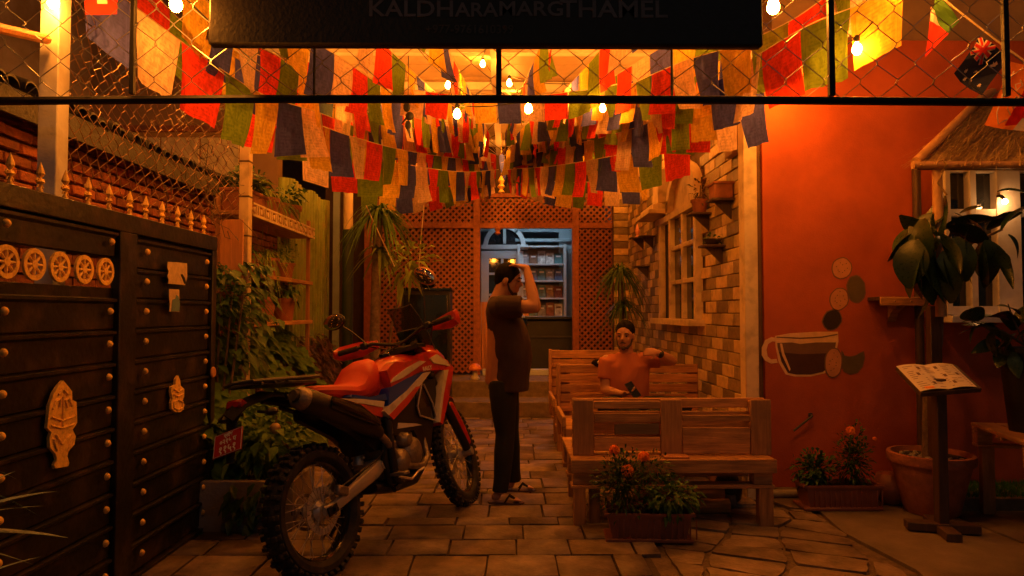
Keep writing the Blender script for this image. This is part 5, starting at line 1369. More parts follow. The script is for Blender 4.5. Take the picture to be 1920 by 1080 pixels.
def marigold(t, c, r, seed):
    r2 = random.Random(seed); c = Vector(c); mb = MB(); mb.ball(c, r * .8, 10)
    for i in range(110):
        d = Vector((r2.gauss(0, 1), r2.gauss(0, 1), r2.gauss(.35, .8))).normalized()
        mb.leaf(c + d * r * .62, d, r * .5, r * .5, .3, n=2, up=Vector((r2.uniform(-1, 1), r2.uniform(-1, 1), .4)))
    o = part('flower_head', mb, m_marigold, t, normals=False); return o
def stem(t, a, b, r=.004): part('stem', MB().tube([a, ((Vector(a) + Vector(b)) / 2 + Vector((.01, .01, 0))), b], r, 5), m_leaf, t)
c0 = at(1214, 1010, 4.12); c0.z = .022
p1_ = thing('marigold_planter', 'brown window box with orange marigolds standing before the nearest bench', 'planter', c0)
trough(p1_, c0, .50, .19, .17, R(-3))
foliage(c0 + Vector((-.15, 0, .34)), (.17, .13, .21), 900, .045, .016, m_leaf_dark, p1_, seed=81, up=.5, hollow=.15)
foliage(c0 + Vector((.14, 0, .25)), (.16, .13, .12), 420, .055, .028, m_leaf_dark, p1_, seed=82, up=.2, name='low_foliage', droop=.6)
foliage(c0 + Vector((.02, 0, .42)), (.13, .1, .10), 160, .04, .014, m_leaf_dark, p1_, seed=83, name='side_foliage')
for i, (px, py, r_) in enumerate(((1152, 843, .030), (1207, 856, .034), (1177, 881, .036))):
    q = at(px, py, 4.08); marigold(p1_, q, r_, i); stem(p1_, (q.x * .7 + (c0.x - .12) * .3, 4.12, .25), q - Vector((0, 0, .02)))
c1 = at(1570, 962, 4.74); c1.z = .027
p2_ = thing('marigold_planter', 'brown window box with a tall marigold bush standing against the orange wall', 'planter', c1)
trough(p2_, c1, .52, .20, .17, 0)
foliage(c1 + Vector((-.15, 0, .26)), (.16, .11, .13), 420, .05, .026, m_leaf_dark, p2_, seed=84, hollow=.15)
foliage(c1 + Vector((.12, 0, .34)), (.13, .11, .24), 900, .04, .015, m_leaf_dark, p2_, seed=85, hollow=.15)
q = at(1595, 807, 4.66); marigold(p2_, q, .03, 9); stem(p2_, (q.x, 4.72, .3), q - Vector((0, 0, .02)))
q = at(1640, 822, 4.68); marigold(p2_, q, .014, 10)
t = thing('drain_pipe_stub', 'low pipe lying along the foot of the orange wall behind the planters', 'pipe', (2.6, 4.98, .06))
part('pipe', MB().tube([(1.9, 4.98, .055), (3.1, 4.98, .06)], .028, 10), m_steel, t)
t = thing('clay_jar', 'dark round clay jar between the planter and the big flower pot', 'jar', at(1665, 900, 4.85))
part('body', MB().lathe([(.07, 0), (.12, .05), (.13, .13), (.09, .2), (.07, .21), (0, .2)], (at(1668, 900, 4.85).x, 4.84, .027), 16), m_plant_box, t)

# rubber plant in a big pot
pc = at(1747, 965, 4.62); pc.z = .027
rp_ = thing('rubber_plant', 'rubber plant with big drooping dark leaves in a large terracotta pot', 'potted plant', pc)
part('pot', MB().lathe([(.155, 0), (.165, .01), (.235, .30), (.235, .33), (.262, .335), (.268, .36), (.262, .395), (.238, .398), (.228, .36), (0, .35)], pc, 32), m_terra, rp_)
part('soil', MB().lathe([(0, .362), (.23, .362), (.23, .35), (0, .34)], pc, 20), m_soil, rp_)
mb = MB()
for i in range(60):
    a, k = rs.uniform(0, 6.28), rs.uniform(.05, .2); mb.ball(pc + Vector((math.cos(a) * k, math.sin(a) * k, .37)), (rs.uniform(.008, .018), rs.uniform(.008, .018), .009), 5)
part('pebbles', mb, m_steel, rp_, kind='stuff')
trunk = [pc + Vector((-.01, 0, .35)), pc + Vector((0, 0, .8)), at(1758, 640, 4.6), at(1762, 560, 4.58), at(1768, 500, 4.56)]
part('trunk', MB().tube(trunk, [.045, .038, .032, .026, .018], 10), m_bark, rp_)
big = MB(); big.leaf((0, 0, 0), (1, 0, 0), 1, .52, .22, n=7, fold=.18)
bigm = [mesh_of(big, 'leaf', m_leaf_rub)]
big = MB(); big.leaf((0, 0, 0), (1, 0, 0), 1, .42, .5, n=7, fold=.3); bigm.append(mesh_of(big, 'leaf', m_leaf_rub))
rl = random.Random(5)
def big_leaf(px0, py0, px1, py1, Y, W_=1., parent=rp_, roll=None, dy=None, mats=None):
    a, b = at(px0, py0, Y), at(px1, py1, Y + (dy if dy is not None else rl.uniform(-.08, .04))); d = b - a; L = d.length * 1.06
    xq = d.normalized().to_track_quat('X', 'Z').to_matrix().to_4x4()
    Mr = xq @ Matrix.Rotation(roll if roll is not None else rl.uniform(-1, 1), 4, 'X')
    o = link('leaf', (mats or bigm)[rl.randrange(2)], parent)
    o.rotation_euler = Mr.to_euler(); o.location = ROOTM[parent].inverted() @ a; o.scale = (L, L * W_, L)
for args in ((1745, 480, 1752, 370, 4.5, .9), (1750, 470, 1700, 400, 4.55, 1), (1740, 440, 1655, 475, 4.5, .8), (1745, 450, 1735, 520, 4.4, 1.2), (1725, 470, 1690, 545, 4.42, 1), (1720, 480, 1712, 555, 4.4, 1),
             (1745, 480, 1735, 565, 4.38, 1), (1765, 480, 1760, 560, 4.38, 1), (1765, 440, 1808, 505, 4.35, .7), (1765, 430, 1850, 398, 4.45, .8), (1780, 425, 1850, 445, 4.4, 1), (1790, 400, 1858, 430, 4.42, 1.1),
             (1735, 430, 1770, 395, 4.5, .8), (1770, 500, 1800, 560, 4.42, 1), (1780, 480, 1830, 520, 4.45, .8), (1845, 420, 1880, 400, 4.4, 1), (1840, 455, 1835, 530, 4.38, 1.2), (1850, 450, 1868, 528, 4.35, 1.2),
             (1860, 455, 1905, 520, 4.35, .6), (1850, 430, 1900, 395, 4.4, .9), (1880, 430, 1925, 350, 4.3, .8), (1870, 360, 1930, 345, 4.3, .6), (1890, 440, 1925, 470, 4.3, 1), (1755, 520, 1700, 500, 4.5, .9), (1780, 460, 1790, 540, 4.5, 1.), (1735, 500, 1765, 580, 4.5, .9),
             (1712, 440, 1682, 510, 4.45, .9), (1760, 400, 1700, 440, 4.5, .9), (1800, 440, 1838, 470, 4.4, 1.1), (1870, 470, 1890, 500, 4.3, 1.1), (1715, 450, 1700, 530, 4.4, 1.3), (1735, 470, 1722, 550, 4.35, 1.3), (1755, 470, 1748, 562, 4.34, 1.3), (1775, 470, 1782, 552, 4.36, 1.3), (1730, 410, 1722, 470, 4.42, 1.4), (1752, 400, 1745, 470, 4.4, 1.4), (1790, 445, 1812, 520, 4.36, 1.2), (1700, 430, 1672, 480, 4.5, 1.1), (1800, 400, 1840, 380, 4.4, 1.), (1815, 430, 1800, 480, 4.35, 1.2)):
    big_leaf(*args)
mb = MB()
for (px, py) in ((1790, 420), (1720, 450), (1850, 440), (1880, 430)): mb.tube([at(1766, 510, 4.56), at((px + 1766) / 2, (py + 500) / 2 - 10, 4.5), at(px, py, 4.42)], [.014, .010, .007], 6)
part('branch', mb, m_bark, rp_)
# tall dark pot with trailing plant at the far right
kx = at(1925, 700, 4.3)
t = thing('tall_planter', 'tall black tapered planter with trailing leafy plant at the right edge', 'potted plant', (kx.x, 4.3, .1))
zb_, zt_ = .62, at(0, 652, 4.3).z
part('pot', MB().lathe([(.10, zb_), (.145, zt_ - .03), (.16, zt_ - .03), (.16, zt_), (.14, zt_), (.13, zt_ - .05), (0, zt_ - .05)], (kx.x, 4.3, 0), 20), m_bblack, t)
for i, args in enumerate(((1885, 640, 1848, 600), (1880, 625, 1830, 590), (1868, 610, 1800, 612), (1890, 600, 1822, 575), (1890, 640, 1882, 700), (1890, 650, 1870, 680), (1840, 600, 1805, 575), (1862, 620, 1850, 660), (1900, 620, 1890, 575), (1905, 640, 1930, 600), (1910, 610, 1915, 570), (1895, 600, 1860, 572), (1900, 660, 1905, 700), (1830, 610, 1812, 640), (1875, 640, 1835, 650), (1910, 590, 1890, 560), (1920, 600, 1940, 560), (1905, 625, 1870, 640))):
    big_leaf(*args, 4.2 + .05 * (i % 3), 1.3, parent=t)
mb = MB(); mb.tube([at(1925, 650, 4.3), at(1880, 620, 4.25), at(1800, 595, 4.2)], [.008, .006, .003], 5); mb.tube([at(1925, 650, 4.3), at(1900, 600, 4.25), at(1890, 570, 4.2)], [.008, .006, .003], 5)
part('stem', mb, m_bark, t)
# pallet table at the right edge (the planter stands on it)
tb = thing('pallet_table', 'low pallet wood table at the right edge under the black planter', 'table', (3.55, 4.2, 0))
TM = Matrix.Translation((3.16, 4.66, 0)) @ Matrix.Rotation(R(-14), 4, 'Z')
def tbox(name, x0, x1, y0, y1, z0, z1, m):
    mb = MB().box(((x0 + x1) / 2, (y0 + y1) / 2, (z0 + z1) / 2), (x1 - x0, y1 - y0, z1 - z0), bev=.004); mb.v = [TM @ v for v in mb.v]; return part(name, mb, m, tb)
for i in range(6): tbox('table_board', i * .15 + .004, i * .15 + .146, -.82, 0, .596, .62, m_pine_y)
for yy in (-.80, -.45, -.10): tbox('cross_board', .004, .89, yy, yy + .09, .573, .595, m_pine)
for yy in (-.80, -.10):
    for xx in (.005, .40, .80): tbox('block', xx, xx + .09, yy, yy + .09, .49, .572, m_pine)
for yy in (-.80, -.10): tbox('bottom_board', .004, .89, yy, yy + .09, .468, .4895, m_pine)
for (xx, yy) in ((.03, -.10), (.03, -.78), (.8, -.1), (.8, -.78)): tbox('leg', xx, xx + .075, yy, yy + .06, .028, .467, m_pine_v)

# ---------------------------------------------------------------- menu stand
mq = at(1766, 990, 4.2)
ms_ = thing('menu_stand', 'dark wooden menu stand with an open printed menu on its slanted top', 'menu stand', (mq.x, 4.2, 0))
mz = .98
part('post', MB().box((mq.x, 4.2, .5), (.062, .062, .92), bev=.004), m_darkwood, ms_)
Mz = Matrix.Rotation(R(-14), 3, 'Z')
mb = MB(); mb.box((mq.x, 4.2, .06), (.40, .085, .05), Mz); part('foot', mb, m_darkwood, ms_)
mb = MB(); mb.box((mq.x, 4.2, .052), (.085, .40, .048), Mz); part('foot', mb, m_darkwood, ms_)
# slanted top made from its four measured corners
A1, B1, C1, D1 = at(1680, 687, 4.36), at(1776, 683, 4.36), at(1838, 726, 4.10), at(1727, 731, 4.06)
top = [at(1680, 687, 4.38), at(1793, 683, 4.40), at(1841, 727, 4.10), at(1727, 736, 4.05)]
ctr = sum(top, Vector()) / 4
nrm = (top[1] - top[0]).cross(top[3] - top[0]).normalized(); nrm = -nrm if nrm.z < 0 else nrm
mb = MB(); mb.add([p - nrm * .004 for p in top] + [p - nrm * .030 for p in top], [(0, 1, 2, 3), (7, 6, 5, 4), (0, 1, 5, 4), (1, 2, 6, 5), (2, 3, 7, 6), (3, 0, 4, 7)])
part('slanted_board', mb, m_darkwood, ms_)
def mpt(u, v, lift=0.):
    p = top[0].lerp(top[1], u).lerp(top[3].lerp(top[2], u), v)
    return p + nrm * (lift + .018 * abs(math.sin(math.pi * min(1, max(0, u / .92)) * 2)) * .6)
menu = thing('menu', 'open white printed menu lying on the slanted top of the dark stand', 'menu', ctr)
mb = MB(); n = 16
for j in range(9):
    for i in range(n + 1): mb.v.append(mpt(.0 + i / n * .93, j / 8 * .97, .002))
for j in range(8):
    for i in range(n): a = j * (n + 1) + i; mb.f.append((a, a + 1, a + n + 2, a + n + 1))
part('page', mb, m_paper, menu)
mb = MB()
def mark(u0, v0, u1, v1):
    mb.add([mpt(u0, v0, .0035), mpt(u1, v0, .0035), mpt(u1, v1, .0035), mpt(u0, v1, .0035)], [(0, 1, 2, 3)])
r3 = random.Random(8)
for cc in (0, 1, 2):
    for k in range(13):
        v0 = .08 + k * .067; u0 = .06 + cc * .30
        if r3.random() < .8: mark(u0, v0, u0 + r3.uniform(.06, .17), v0 + .016)
        if r3.random() < .7: mark(u0 + .20, v0, u0 + .235, v0 + .016)
for (u, v) in ((.27, .12), (.18, .35), (.30, .70), (.58, .45), (.62, .72), (.80, .40), (.55, .12)): mark(u, v, u + .05, v + .10)
part('printed_lines', mb, m_ink, menu, normals=False)
mb = MB(); mb.add([mpt(.10, .86, .004), mpt(.24, .88, .004), mpt(.25, .95, .004), mpt(.10, .93, .004)], [(0, 1, 2, 3)]); part('orange_picture', mb, m_marigold, menu, normals=False)

# pale spiky plant at lower left in front
t = thing('yucca', 'pale bladed spiky plant leaning in at the lower left corner', 'plant', (-1.45, 1.75, 0))
mb = MB()
for (a, b, w) in (((-90, 1000), (118, 1008), .06), ((-60, 960), (105, 925), .04), ((-80, 900), (60, 965), .035), ((-100, 1020), (50, 1060), .036), ((-60, 930), (30, 890), .016), ((-120, 980), (80, 950), .018), ((-60, 1090), (75, 1050), .018), ((-100, 850), (20, 900), .016)):
    p = at(*a, 1.85); q = at(*b, 2.0); mb.leaf(p, q - p + Vector((0, 0, .03)), (q - p).length * 1.03, w, .12, n=6, tip=1)
part('blade', mb, m_leaf_pale, t, kind='stuff')
part('stem', MB().tube([(-1.7, 1.85, 0), (-1.72, 1.85, .5), at(-90, 960, 1.85)], [.05, .045, .03], 8), m_bark, t)
# a few weeds at the gate foot
t = thing('weed', 'small leafy weed sprouting at the foot of the gate end', 'weed', at(372, 990, 4.3))
foliage(at(375, 992, 4.25) + Vector((0, 0, .0)), (.10, .08, .06), 26, .07, .045, m_leaf, t, seed=91)
part('stem', MB().tube([at(395, 1010, 4.28), at(375, 990, 4.25)], .004, 5), m_leaf, t)

# ================================================================ MOTORCYCLE (x forward, y left, z up)
HEAD = math.atan2(.906, .424)
bike = thing('motorcycle', 'red white and blue rally motorcycle leaning on its stand, front wheel towards the steps', 'motorcycle', (-.96, 3.5, .0), (R(-11), 0, HEAD))
def V(*a): return Vector(a)
RW, FW = V(.06, 0, .345), V(1.535, 0, .355)
def torus(c, R0, rx, rz, n=48, m=10, M=None):
    mb = MB()
    for i in range(n):
        a = 2 * math.pi * i / n
        for k in range(m):
            b = 2 * math.pi * k / m; r = R0 + rz * math.cos(b); p = Vector((r * math.cos(a), rx * math.sin(b), r * math.sin(a)))
            mb.v.append((M @ p if M else p) + c)
    for i in range(n):
        for k in range(m): mb.f.append((i * m + k, i * m + (k + 1) % m, ((i + 1) % n) * m + (k + 1) % m, ((i + 1) % n) * m + k))
    return mb
def wheel(c, R_, wd, parent, M=None, nk=44, hubr=.055, disc=.12, side=-1):
    M = M or Matrix.Identity(3)
    w = link('wheel', None, parent) if False else None
    mb = torus(c, R_ - .05, wd / 2, .045, M=M)
    ty = part('tyre', mb, m_rubber, parent, local=True)
    kn = MB()
    for i in range(nk):
        a = 2 * math.pi * i / nk; ry = Matrix.Rotation(-a, 3, 'Y')
        for (yy, rr, sz, tl) in ((-.30 if i % 2 else .30, .004, (.022, wd * .26, .022), 0), (0 if i % 2 else .0, .006, (.020, wd * .20, .022), 0), (.40, -.012, (.026, wd * .18, .026), .7), (-.40, -.012, (.026, wd * .18, .026), -.7)):
            p = ry @ Vector((R_ + rr - .006, yy * wd, 0)); rot = M @ ry @ Matrix.Rotation(tl, 3, 'Z')
            kn.box((M @ p) + c, sz, rot, bev=.003)
    part('tread', kn, m_rubber, parent, local=True)
    rim = MB()
    for i in range(40):
        a = 2 * math.pi * i / 40
        for (yy, r) in ((-wd * .26, R_ - .085), (-wd * .2, R_ - .098), (0, R_ - .108), (wd * .2, R_ - .098), (wd * .26, R_ - .085), (0, R_ - .095)):
            rim.v.append(M @ Vector((r * math.cos(a), yy, r * math.sin(a))) + c)
    for i in range(40):
        for k in range(6): rim.f.append((i * 6 + k, i * 6 + (k + 1) % 6, ((i + 1) % 40) * 6 + (k + 1) % 6, ((i + 1) % 40) * 6 + k))
    part('rim', rim, m_bgloss, parent, local=True)
    sp = MB()
    for i in range(32):
        a = 2 * math.pi * i / 32; a2 = a + (.42 if i % 4 < 2 else -.42); yy = (.032 if i % 2 else -.032)
        sp.tube([M @ Vector((hubr * math.cos(a2), yy, hubr * math.sin(a2))) + c, M @ Vector(((R_ - .10) * math.cos(a), yy * .2, (R_ - .10) * math.sin(a))) + c], .0023, 5)
    part('spokes', sp, m_alu, parent, local=True)
    Mh = M @ Matrix.Rotation(math.pi / 2, 3, 'X')
    part('hub', MB().lathe([(.0, -.06), (.03, -.06), (.035, -.045), (hubr, -.04), (hubr, -.03), (.035, -.02), (.035, .02), (hubr, .03), (hubr, .04), (.03, .06), (0, .06)], c, 20, Mh), m_alu, parent, local=True)
    d = MB(); n = 28; yy = side * .052
    for i in range(n):
        a0, a1 = 2 * math.pi * i / n, 2 * math.pi * (i + .82) / n
        q = [(r * (1 + .03 * math.sin(a * 6)) * math.cos(a), r * math.sin(a)) for r, a in ((disc * .72, a0), (disc, a0), (disc, a1), (disc * .72, a1))]
        d.prism(q, (yy - .002, yy + .002), lambda u, w_, t: M @ Vector((u, t, w_)) + c)
    for k in range(5): a = k * 1.2566; d.tube([M @ Vector((.04 * math.cos(a), yy, .04 * math.sin(a))) + c, M @ Vector((disc * .75 * math.cos(a + .3), yy, disc * .75 * math.sin(a + .3))) + c], .005, 5)
    part('brake_disc', d, m_alu, parent, local=True)
rwheel = link('wheel', None, bike)
wheel(RW, .335, .125, rwheel)
# steering assembly: fork axis raked, turned slightly to the left
SA = V(1.12, 0, 1.10); rake = math.atan2(FW.x + .04 - SA.x, SA.z - FW.z)
axis = V(-math.sin(rake), 0, math.cos(rake)); ST = Matrix.Rotation(R(13), 3, axis)
def S(p): return ST @ (Vector(p) - SA) + SA
fwheel = link('wheel', None, bike)
wheel(S(FW), .355, .09, fwheel, M=ST, nk=50, side=1, disc=.13)
def bp(name, mb, m, parent=bike, **k): return part(name, mb, m, parent, local=True, **k)
# fork
fo = axis * 1
for s in (-1, 1):
    top_ = V(1.06, s * .10, 1.16); bot = V(FW.x, s * .10, FW.z)
    mb = MB().tube([S(top_), S(top_.lerp(bot, .52))], .024, 12); fk = bp('fork_leg', mb, m_bblack)
    bp('slider', MB().tube([S(top_.lerp(bot, .50)), S(top_.lerp(bot, .97))], .030, 12), m_bblack, fk)
    bp('axle_lug', MB().tube([S(bot + V(0, s * .03, 0)), S(bot - V(0, s * .05, 0))], .03, 12), m_alu, fk)
    g_ = MB()
    pl = [S(top_.lerp(bot, t) + V(.045, s * .012, 0)) for t in (.56, .66, .8, .93)]
    g_.tube(pl, [.030, .036, .036, .026], 8, squash=((0, 1, 0), .8)); bp('fork_guard', g_, m_bred, fk)
mb = MB().box(S(V(1.07, 0, 1.13)), (.08, .26, .03), ST); mb.box(S(V(1.17, 0, .93)), (.08, .26, .035), ST); bp('fork_yoke', mb, m_bblack)
# front fender (high beak)
def strip(pts, ws, th=.006):
    mb = MB()
    for p, w in zip(pts, ws): p = Vector(p); mb.v += [p + V(0, -w, -.02), p + V(0, 0, .012), p + V(0, w, -.02), p + V(0, w, -.02 - th), p + V(0, 0, .012 - th), p + V(0, -w, -.02 - th)]
    for i in range(len(pts) - 1):
        for k in range(6): mb.f.append((i * 6 + k, i * 6 + (k + 1) % 6, i * 6 + 6 + (k + 1) % 6, i * 6 + 6 + k))
    mb.f += [tuple(range(6)), tuple(len(pts) * 6 - 6 + k for k in range(6))]
    return mb
fp = strip([(1.12, 0, .80), (1.25, 0, .83), (1.42, 0, .82), (1.60, 0, .77), (1.74, 0, .70)], [.05, .07, .075, .07, .03]); fp.v = [S(v) for v in fp.v]
bp('front_fender', fp, m_bred)
# swingarm
sw = MB()
for s in (-1, 1): sw.tube([V(.02, s * .10, .345), V(.10, s * .10, .35), V(.30, s * .105, .41), V(.47, s * .10, .455), V(.60, s * .08, .49)], [.026, .030, .040, .048, .040], 8, squash=((0, 1, 0), .55))
sw.tube([V(.55, -.12, .48), V(.55, .12, .48)], .03); swing = bp('swingarm', sw, m_alu)
mb = MB(); mb.box(V(.055, -.125, .345), (.075, .012, .045), (0, R(-10), 0)); mb.tube([V(.06, -.15, .345), V(.06, .15, .345)], .013, 10); bp('axle', mb, m_bblack, swing)
bp('chain', torus(V(.06, .06, .345), .085, .006, .01), m_engine, swing)
# frame
mb = MB()
for s in (-1, 1):
    mb.tube([V(1.10, s * .02, 1.0), V(.85, s * .12, .86), V(.60, s * .13, .74), V(.55, s * .12, .50), V(.60, s * .10, .36)], .022)
    mb.tube([V(.60, s * .12, .78), V(.30, s * .10, .86), V(-.12, s * .08, .95)], .015); mb.tube([V(.58, s * .12, .62), V(.30, s * .10, .80), V(.0, s * .08, .90)], .012)
    mb.tube([V(1.12, s * .02, .93), V(1.0, s * .10, .60), V(.92, s * .12, .40), V(.60, s * .12, .32)], .018)
bp('frame', mb, m_bblack)
# engine
en = MB(); en.box(V(.74, 0, .50), (.34, .24, .24), (0, R(-8), 0), bev=.03); en.box(V(.86, 0, .68), (.17, .17, .24), (0, R(18), 0), bev=.02)
engine = bp('engine', en, m_engine)
for (x, z, r) in ((.80, .50, .095), (.67, .47, .075), (.74, .58, .05)):
    bp('engine_cover', MB().lathe([(0, .055), (r * .6, .05), (r * .9, .03), (r, 0), (r, -.02), (0, -.02)], V(x, -.135, z), 20, Matrix.Rotation(math.pi / 2, 3, 'X')), m_engine, engine)
mb = MB()
for i in range(7): mb.box(V(.86, 0, .61) + V(math.sin(.314) * i * .026, 0, .026 * i * .95), (.20, .20, .007), (0, R(18), 0), bev=.002)
bp('cooling_fins', mb, m_engine, engine)
bp('exhaust_pipe', MB().tube([V(.93, -.05, .66), V(1.0, -.10, .58), V(.97, -.14, .44), V(.86, -.165, .40), V(.66, -.16, .44), V(.56, -.15, .60), V(.46, -.16, .68)], .021, 10), m_engine)
# muffler
mf = bp('muffler', MB().tube([V(.50, -.15, .66), V(.40, -.17, .71), V(.12, -.185, .83), V(-.10, -.185, .915), V(-.125, -.185, .925)], [.035, .058, .066, .062, .056], 16, squash=((0, 1, 0), .85)), m_bblack)
bp('end_cap', MB().tube([V(-.115, -.185, .921), V(-.15, -.185, .935), V(-.165, -.185, .941)], [.058, .054, .040], 16), m_engine, mf)
bp('outlet', MB().tube([V(-.160, -.185, .939), V(-.185, -.185, .948)], [.030, .028], 14), m_rubber, mf)
bp('heat_shield', MB().tube([V(.42, -.225, .72), V(.22, -.25, .81), V(.02, -.245, .885)], [.018, .04, .03], 8, squash=((0, 1, 0), .3)), m_bgloss, mf)
# body panels: side outlines given real thickness, sides bowed out
def panel(name, poly, y_in, y_out, m, parent=bike, both=True, bulge=0.):
    """poly of (x,z,yoffset) seen from the side"""
    for s in ((-1, 1) if both else (-1,)):
        mb = MB(); n = len(poly); cx_ = sum(p[0] for p in poly) / n; cz_ = sum(p[1] for p in poly) / n
        vi = [V(p[0], s * (y_in + (p[2] if len(p) > 2 else 0)), p[1]) for p in poly]
        vo = [V(p[0] + (cx_ - p[0]) * .04, s * (y_out + (p[2] if len(p) > 2 else 0)), p[1] + (cz_ - p[1]) * .04) for p in poly]
        mb.v = vi + vo; mb.f = [tuple(range(n)), tuple(range(2 * n - 1, n - 1, -1))] + [(i, (i + 1) % n, n + (i + 1) % n, n + i) for i in range(n)]
        bp(name, mb, m, parent)
# tank core and seat
tk = MB(); tk.tube([V(.60, 0, .90), V(.72, 0, .93), V(.90, 0, .96), V(1.10, 0, .97), V(1.22, 0, .95)], [.09, .135, .15, .14, .09], 14, squash=((0, 1, 0), 1.0)); tank = bp('fuel_tank', tk, m_bred)
bp('tank_cap', MB().lathe([(.04, 0), (.04, .015), (.03, .022), (0, .022)], V(.88, 0, 1.105), 16), m_bgloss, tank)
def loft(sections, n=14, pw=2.6):
    """sections: (x, zc, halfwidth, halfheight) superellipse rings"""
    mb = MB()
    for (x, zc, hw, hh) in sections:
        for k in range(n):
            a = 2 * math.pi * k / n; c_, s_ = math.cos(a), math.sin(a)
            mb.v.append(V(x, math.copysign(abs(c_) ** (2 / pw), c_) * hw, zc + math.copysign(abs(s_) ** (2 / pw), s_) * hh))
    for i in range(len(sections) - 1):
        for k in range(n): mb.f.append((i * n + k, i * n + (k + 1) % n, (i + 1) * n + (k + 1) % n, (i + 1) * n + k))
    mb.f += [tuple(range(n)), tuple((len(sections) - 1) * n + k for k in range(n))]
    return mb
st = loft([(.06, .955, .07, .02), (.12, .955, .10, .032), (.28, .935, .125, .042), (.40, .915, .135, .05), (.47, .92, .135, .062), (.515, .945, .135, .095), (.55, .965, .13, .115), (.60, .975, .122, .122), (.65, .985, .108, .118), (.685, .995, .08, .09)])
bp('seat', st, m_seat)
# side panels below the seat
panel('side_panel', [(.20, .885), (.42, .85), (.58, .80), (.56, .74), (.40, .79), (.18, .87)], .10, .150, m_bred)
panel('side_stripe', [(.16, .900), (.40, .868), (.60, .83), (.58, .795), (.40, .84), (.17, .886)], .10, .154, m_bwhite)
panel('side_stripe_blue', [(.30, .905), (.46, .872), (.62, .875), (.63, .835), (.44, .856), (.28, .893)], .10, .153, m_bblue)
panel('inner_panel', [(.10, .88), (.40, .80), (.58, .72), (.62, .55), (.50, .56), (.36, .68), (.10, .82)], .06, .105, m_bblack)
# shrouds: red top, white streaks, blue block, black lower
panel('tank_shroud', [(.64, 1.01), (.74, 1.06), (.84, 1.045), (.98, 1.06), (1.12, 1.10), (1.26, 1.085), (1.40, 1.02), (1.44, .96), (1.22, .965), (1.02, .975), (.80, .93), (.66, .90)], .10, .158, m_bred)
panel('shroud_stripe', [(.66, .93), (.80, .95), (.98, 1.0), (1.10, 1.035), (1.02, 1.045), (.86, 1.01), (.70, .96)], .10, .166, m_bwhite)
panel('shroud_stripe', [(1.14, 1.05), (1.24, 1.075), (1.36, 1.02), (1.40, .975), (1.28, 1.0), (1.18, 1.015)], .10, .1665, m_bwhite)
panel('blue_panel', [(.60, .80), (.64, .905), (.84, .945), (1.04, .972), (1.12, .965), (1.0, .90), (.80, .82), (.64, .76)], .09, .162, m_bblue)
panel('white_streak', [(.54, .775), (.60, .80), (.82, .87), (1.04, .965), (1.14, .968), (.96, .88), (.78, .80), (.60, .725)], .09, .170, m_bwhite)
panel('red_streak', [(.58, .745), (.78, .825), (.92, .885), (.98, .885), (.82, .795), (.62, .712)], .09, .1725, m_bred)
panel('front_spar', [(1.44, .975), (1.41, 1.0), (1.34, .98), (1.27, .86), (1.18, .70), (1.13, .62), (1.17, .60), (1.30, .76), (1.40, .90)], .08, .165, m_bred)
panel('front_spar_stripe', [(1.36, .965), (1.30, .965), (1.24, .86), (1.15, .70), (1.115, .625), (1.135, .62), (1.24, .80)], .08, .170, m_bwhite)
panel('lower_shroud', [(.62, .70), (.80, .79), (.94, .85), (1.10, .93), (1.24, .92), (1.22, .80), (1.12, .62), (1.04, .46), (.96, .37), (.90, .36), (.93, .52), (.88, .62), (.66, .62)], .05, .128, m_bblack)
panel('radiator_guard', [(.96, .84), (1.02, .90), (1.06, .90), (1.16, .70), (1.12, .64), (.96, .68), (.93, .74)], .12, .137, m_bgloss)
mb = MB()
for s in (-1,): mb.tube([V(1.03, s * .145, .90), V(.94, s * .145, .76), V(.95, s * .145, .70), V(1.13, s * .145, .64)], .006, 6); mb.tube([V(1.05, s * .145, .89), V(1.12, s * .145, .76), V(1.14, s * .145, .66)], .006, 6)
bp('guard_trim', mb, m_alu)
panel('shroud_flash', [(.70, .655), (.72, .69), (.92, .655), (.99, .635)], .10, .1325, m_bwhite)
sk = loft([(.50, .36, .08, .035), (.66, .325, .12, .035), (.86, .325, .12, .04), (.97, .39, .11, .06), (1.05, .48, .09, .07)]); bp('skid_plate', sk, m_bblack)
# front fairing nose and headlight
ns = loft([(1.16, 1.05, .15, .10), (1.30, 1.04, .15, .12), (1.42, 1.0, .12, .11), (1.50, .96, .07, .06)]); bp('nose_fairing', ns, m_bred)
bp('headlight', MB().ball(V(1.50, 0, 1.02), (.04, .07, .05), 12), m_glass)
# wind screen
wsx = [(1.34, 1.10), (1.31, 1.22), (1.25, 1.34), (1.18, 1.43)]
mb = MB()
for (x, z) in wsx:
    k = (z - 1.10)
    for i in range(7):
        a = (i - 3) / 3 * 1.15; mb.v.append(V(x - .10 * (1 - math.cos(a)) , (.15 - k * .14) * math.sin(a), z))
for (x, z) in wsx:
    k = (z - 1.10)
    for i in range(7):
        a = (i - 3) / 3 * 1.15; mb.v.append(V(x - .004 - .10 * (1 - math.cos(a)), (.146 - k * .14) * math.sin(a), z))
for b_ in (0, 28):
    for j in range(3):
        for i in range(6): q = b_ + j * 7 + i; mb.f.append((q, q + 1, q + 8, q + 7))
for i in range(6): mb.f.append((i, i + 1, 29 + i, 28 + i)); mb.f.append((21 + i, 22 + i, 50 + i, 49 + i))
for j in range(3): mb.f.append((j * 7, j * 7 + 7, j * 7 + 35, j * 7 + 28)); mb.f.append((j * 7 + 6, j * 7 + 13, j * 7 + 41, j * 7 + 34))
ws = bp('windscreen', mb, m_screen)
e_ = MB(); e_.tube([mb.v[0], mb.v[7], mb.v[14], mb.v[21], mb.v[24] + V(0, 0, .0), mb.v[27], mb.v[20], mb.v[13], mb.v[6]], .004, 5); bp('screen_edge', e_, m_rack, ws)
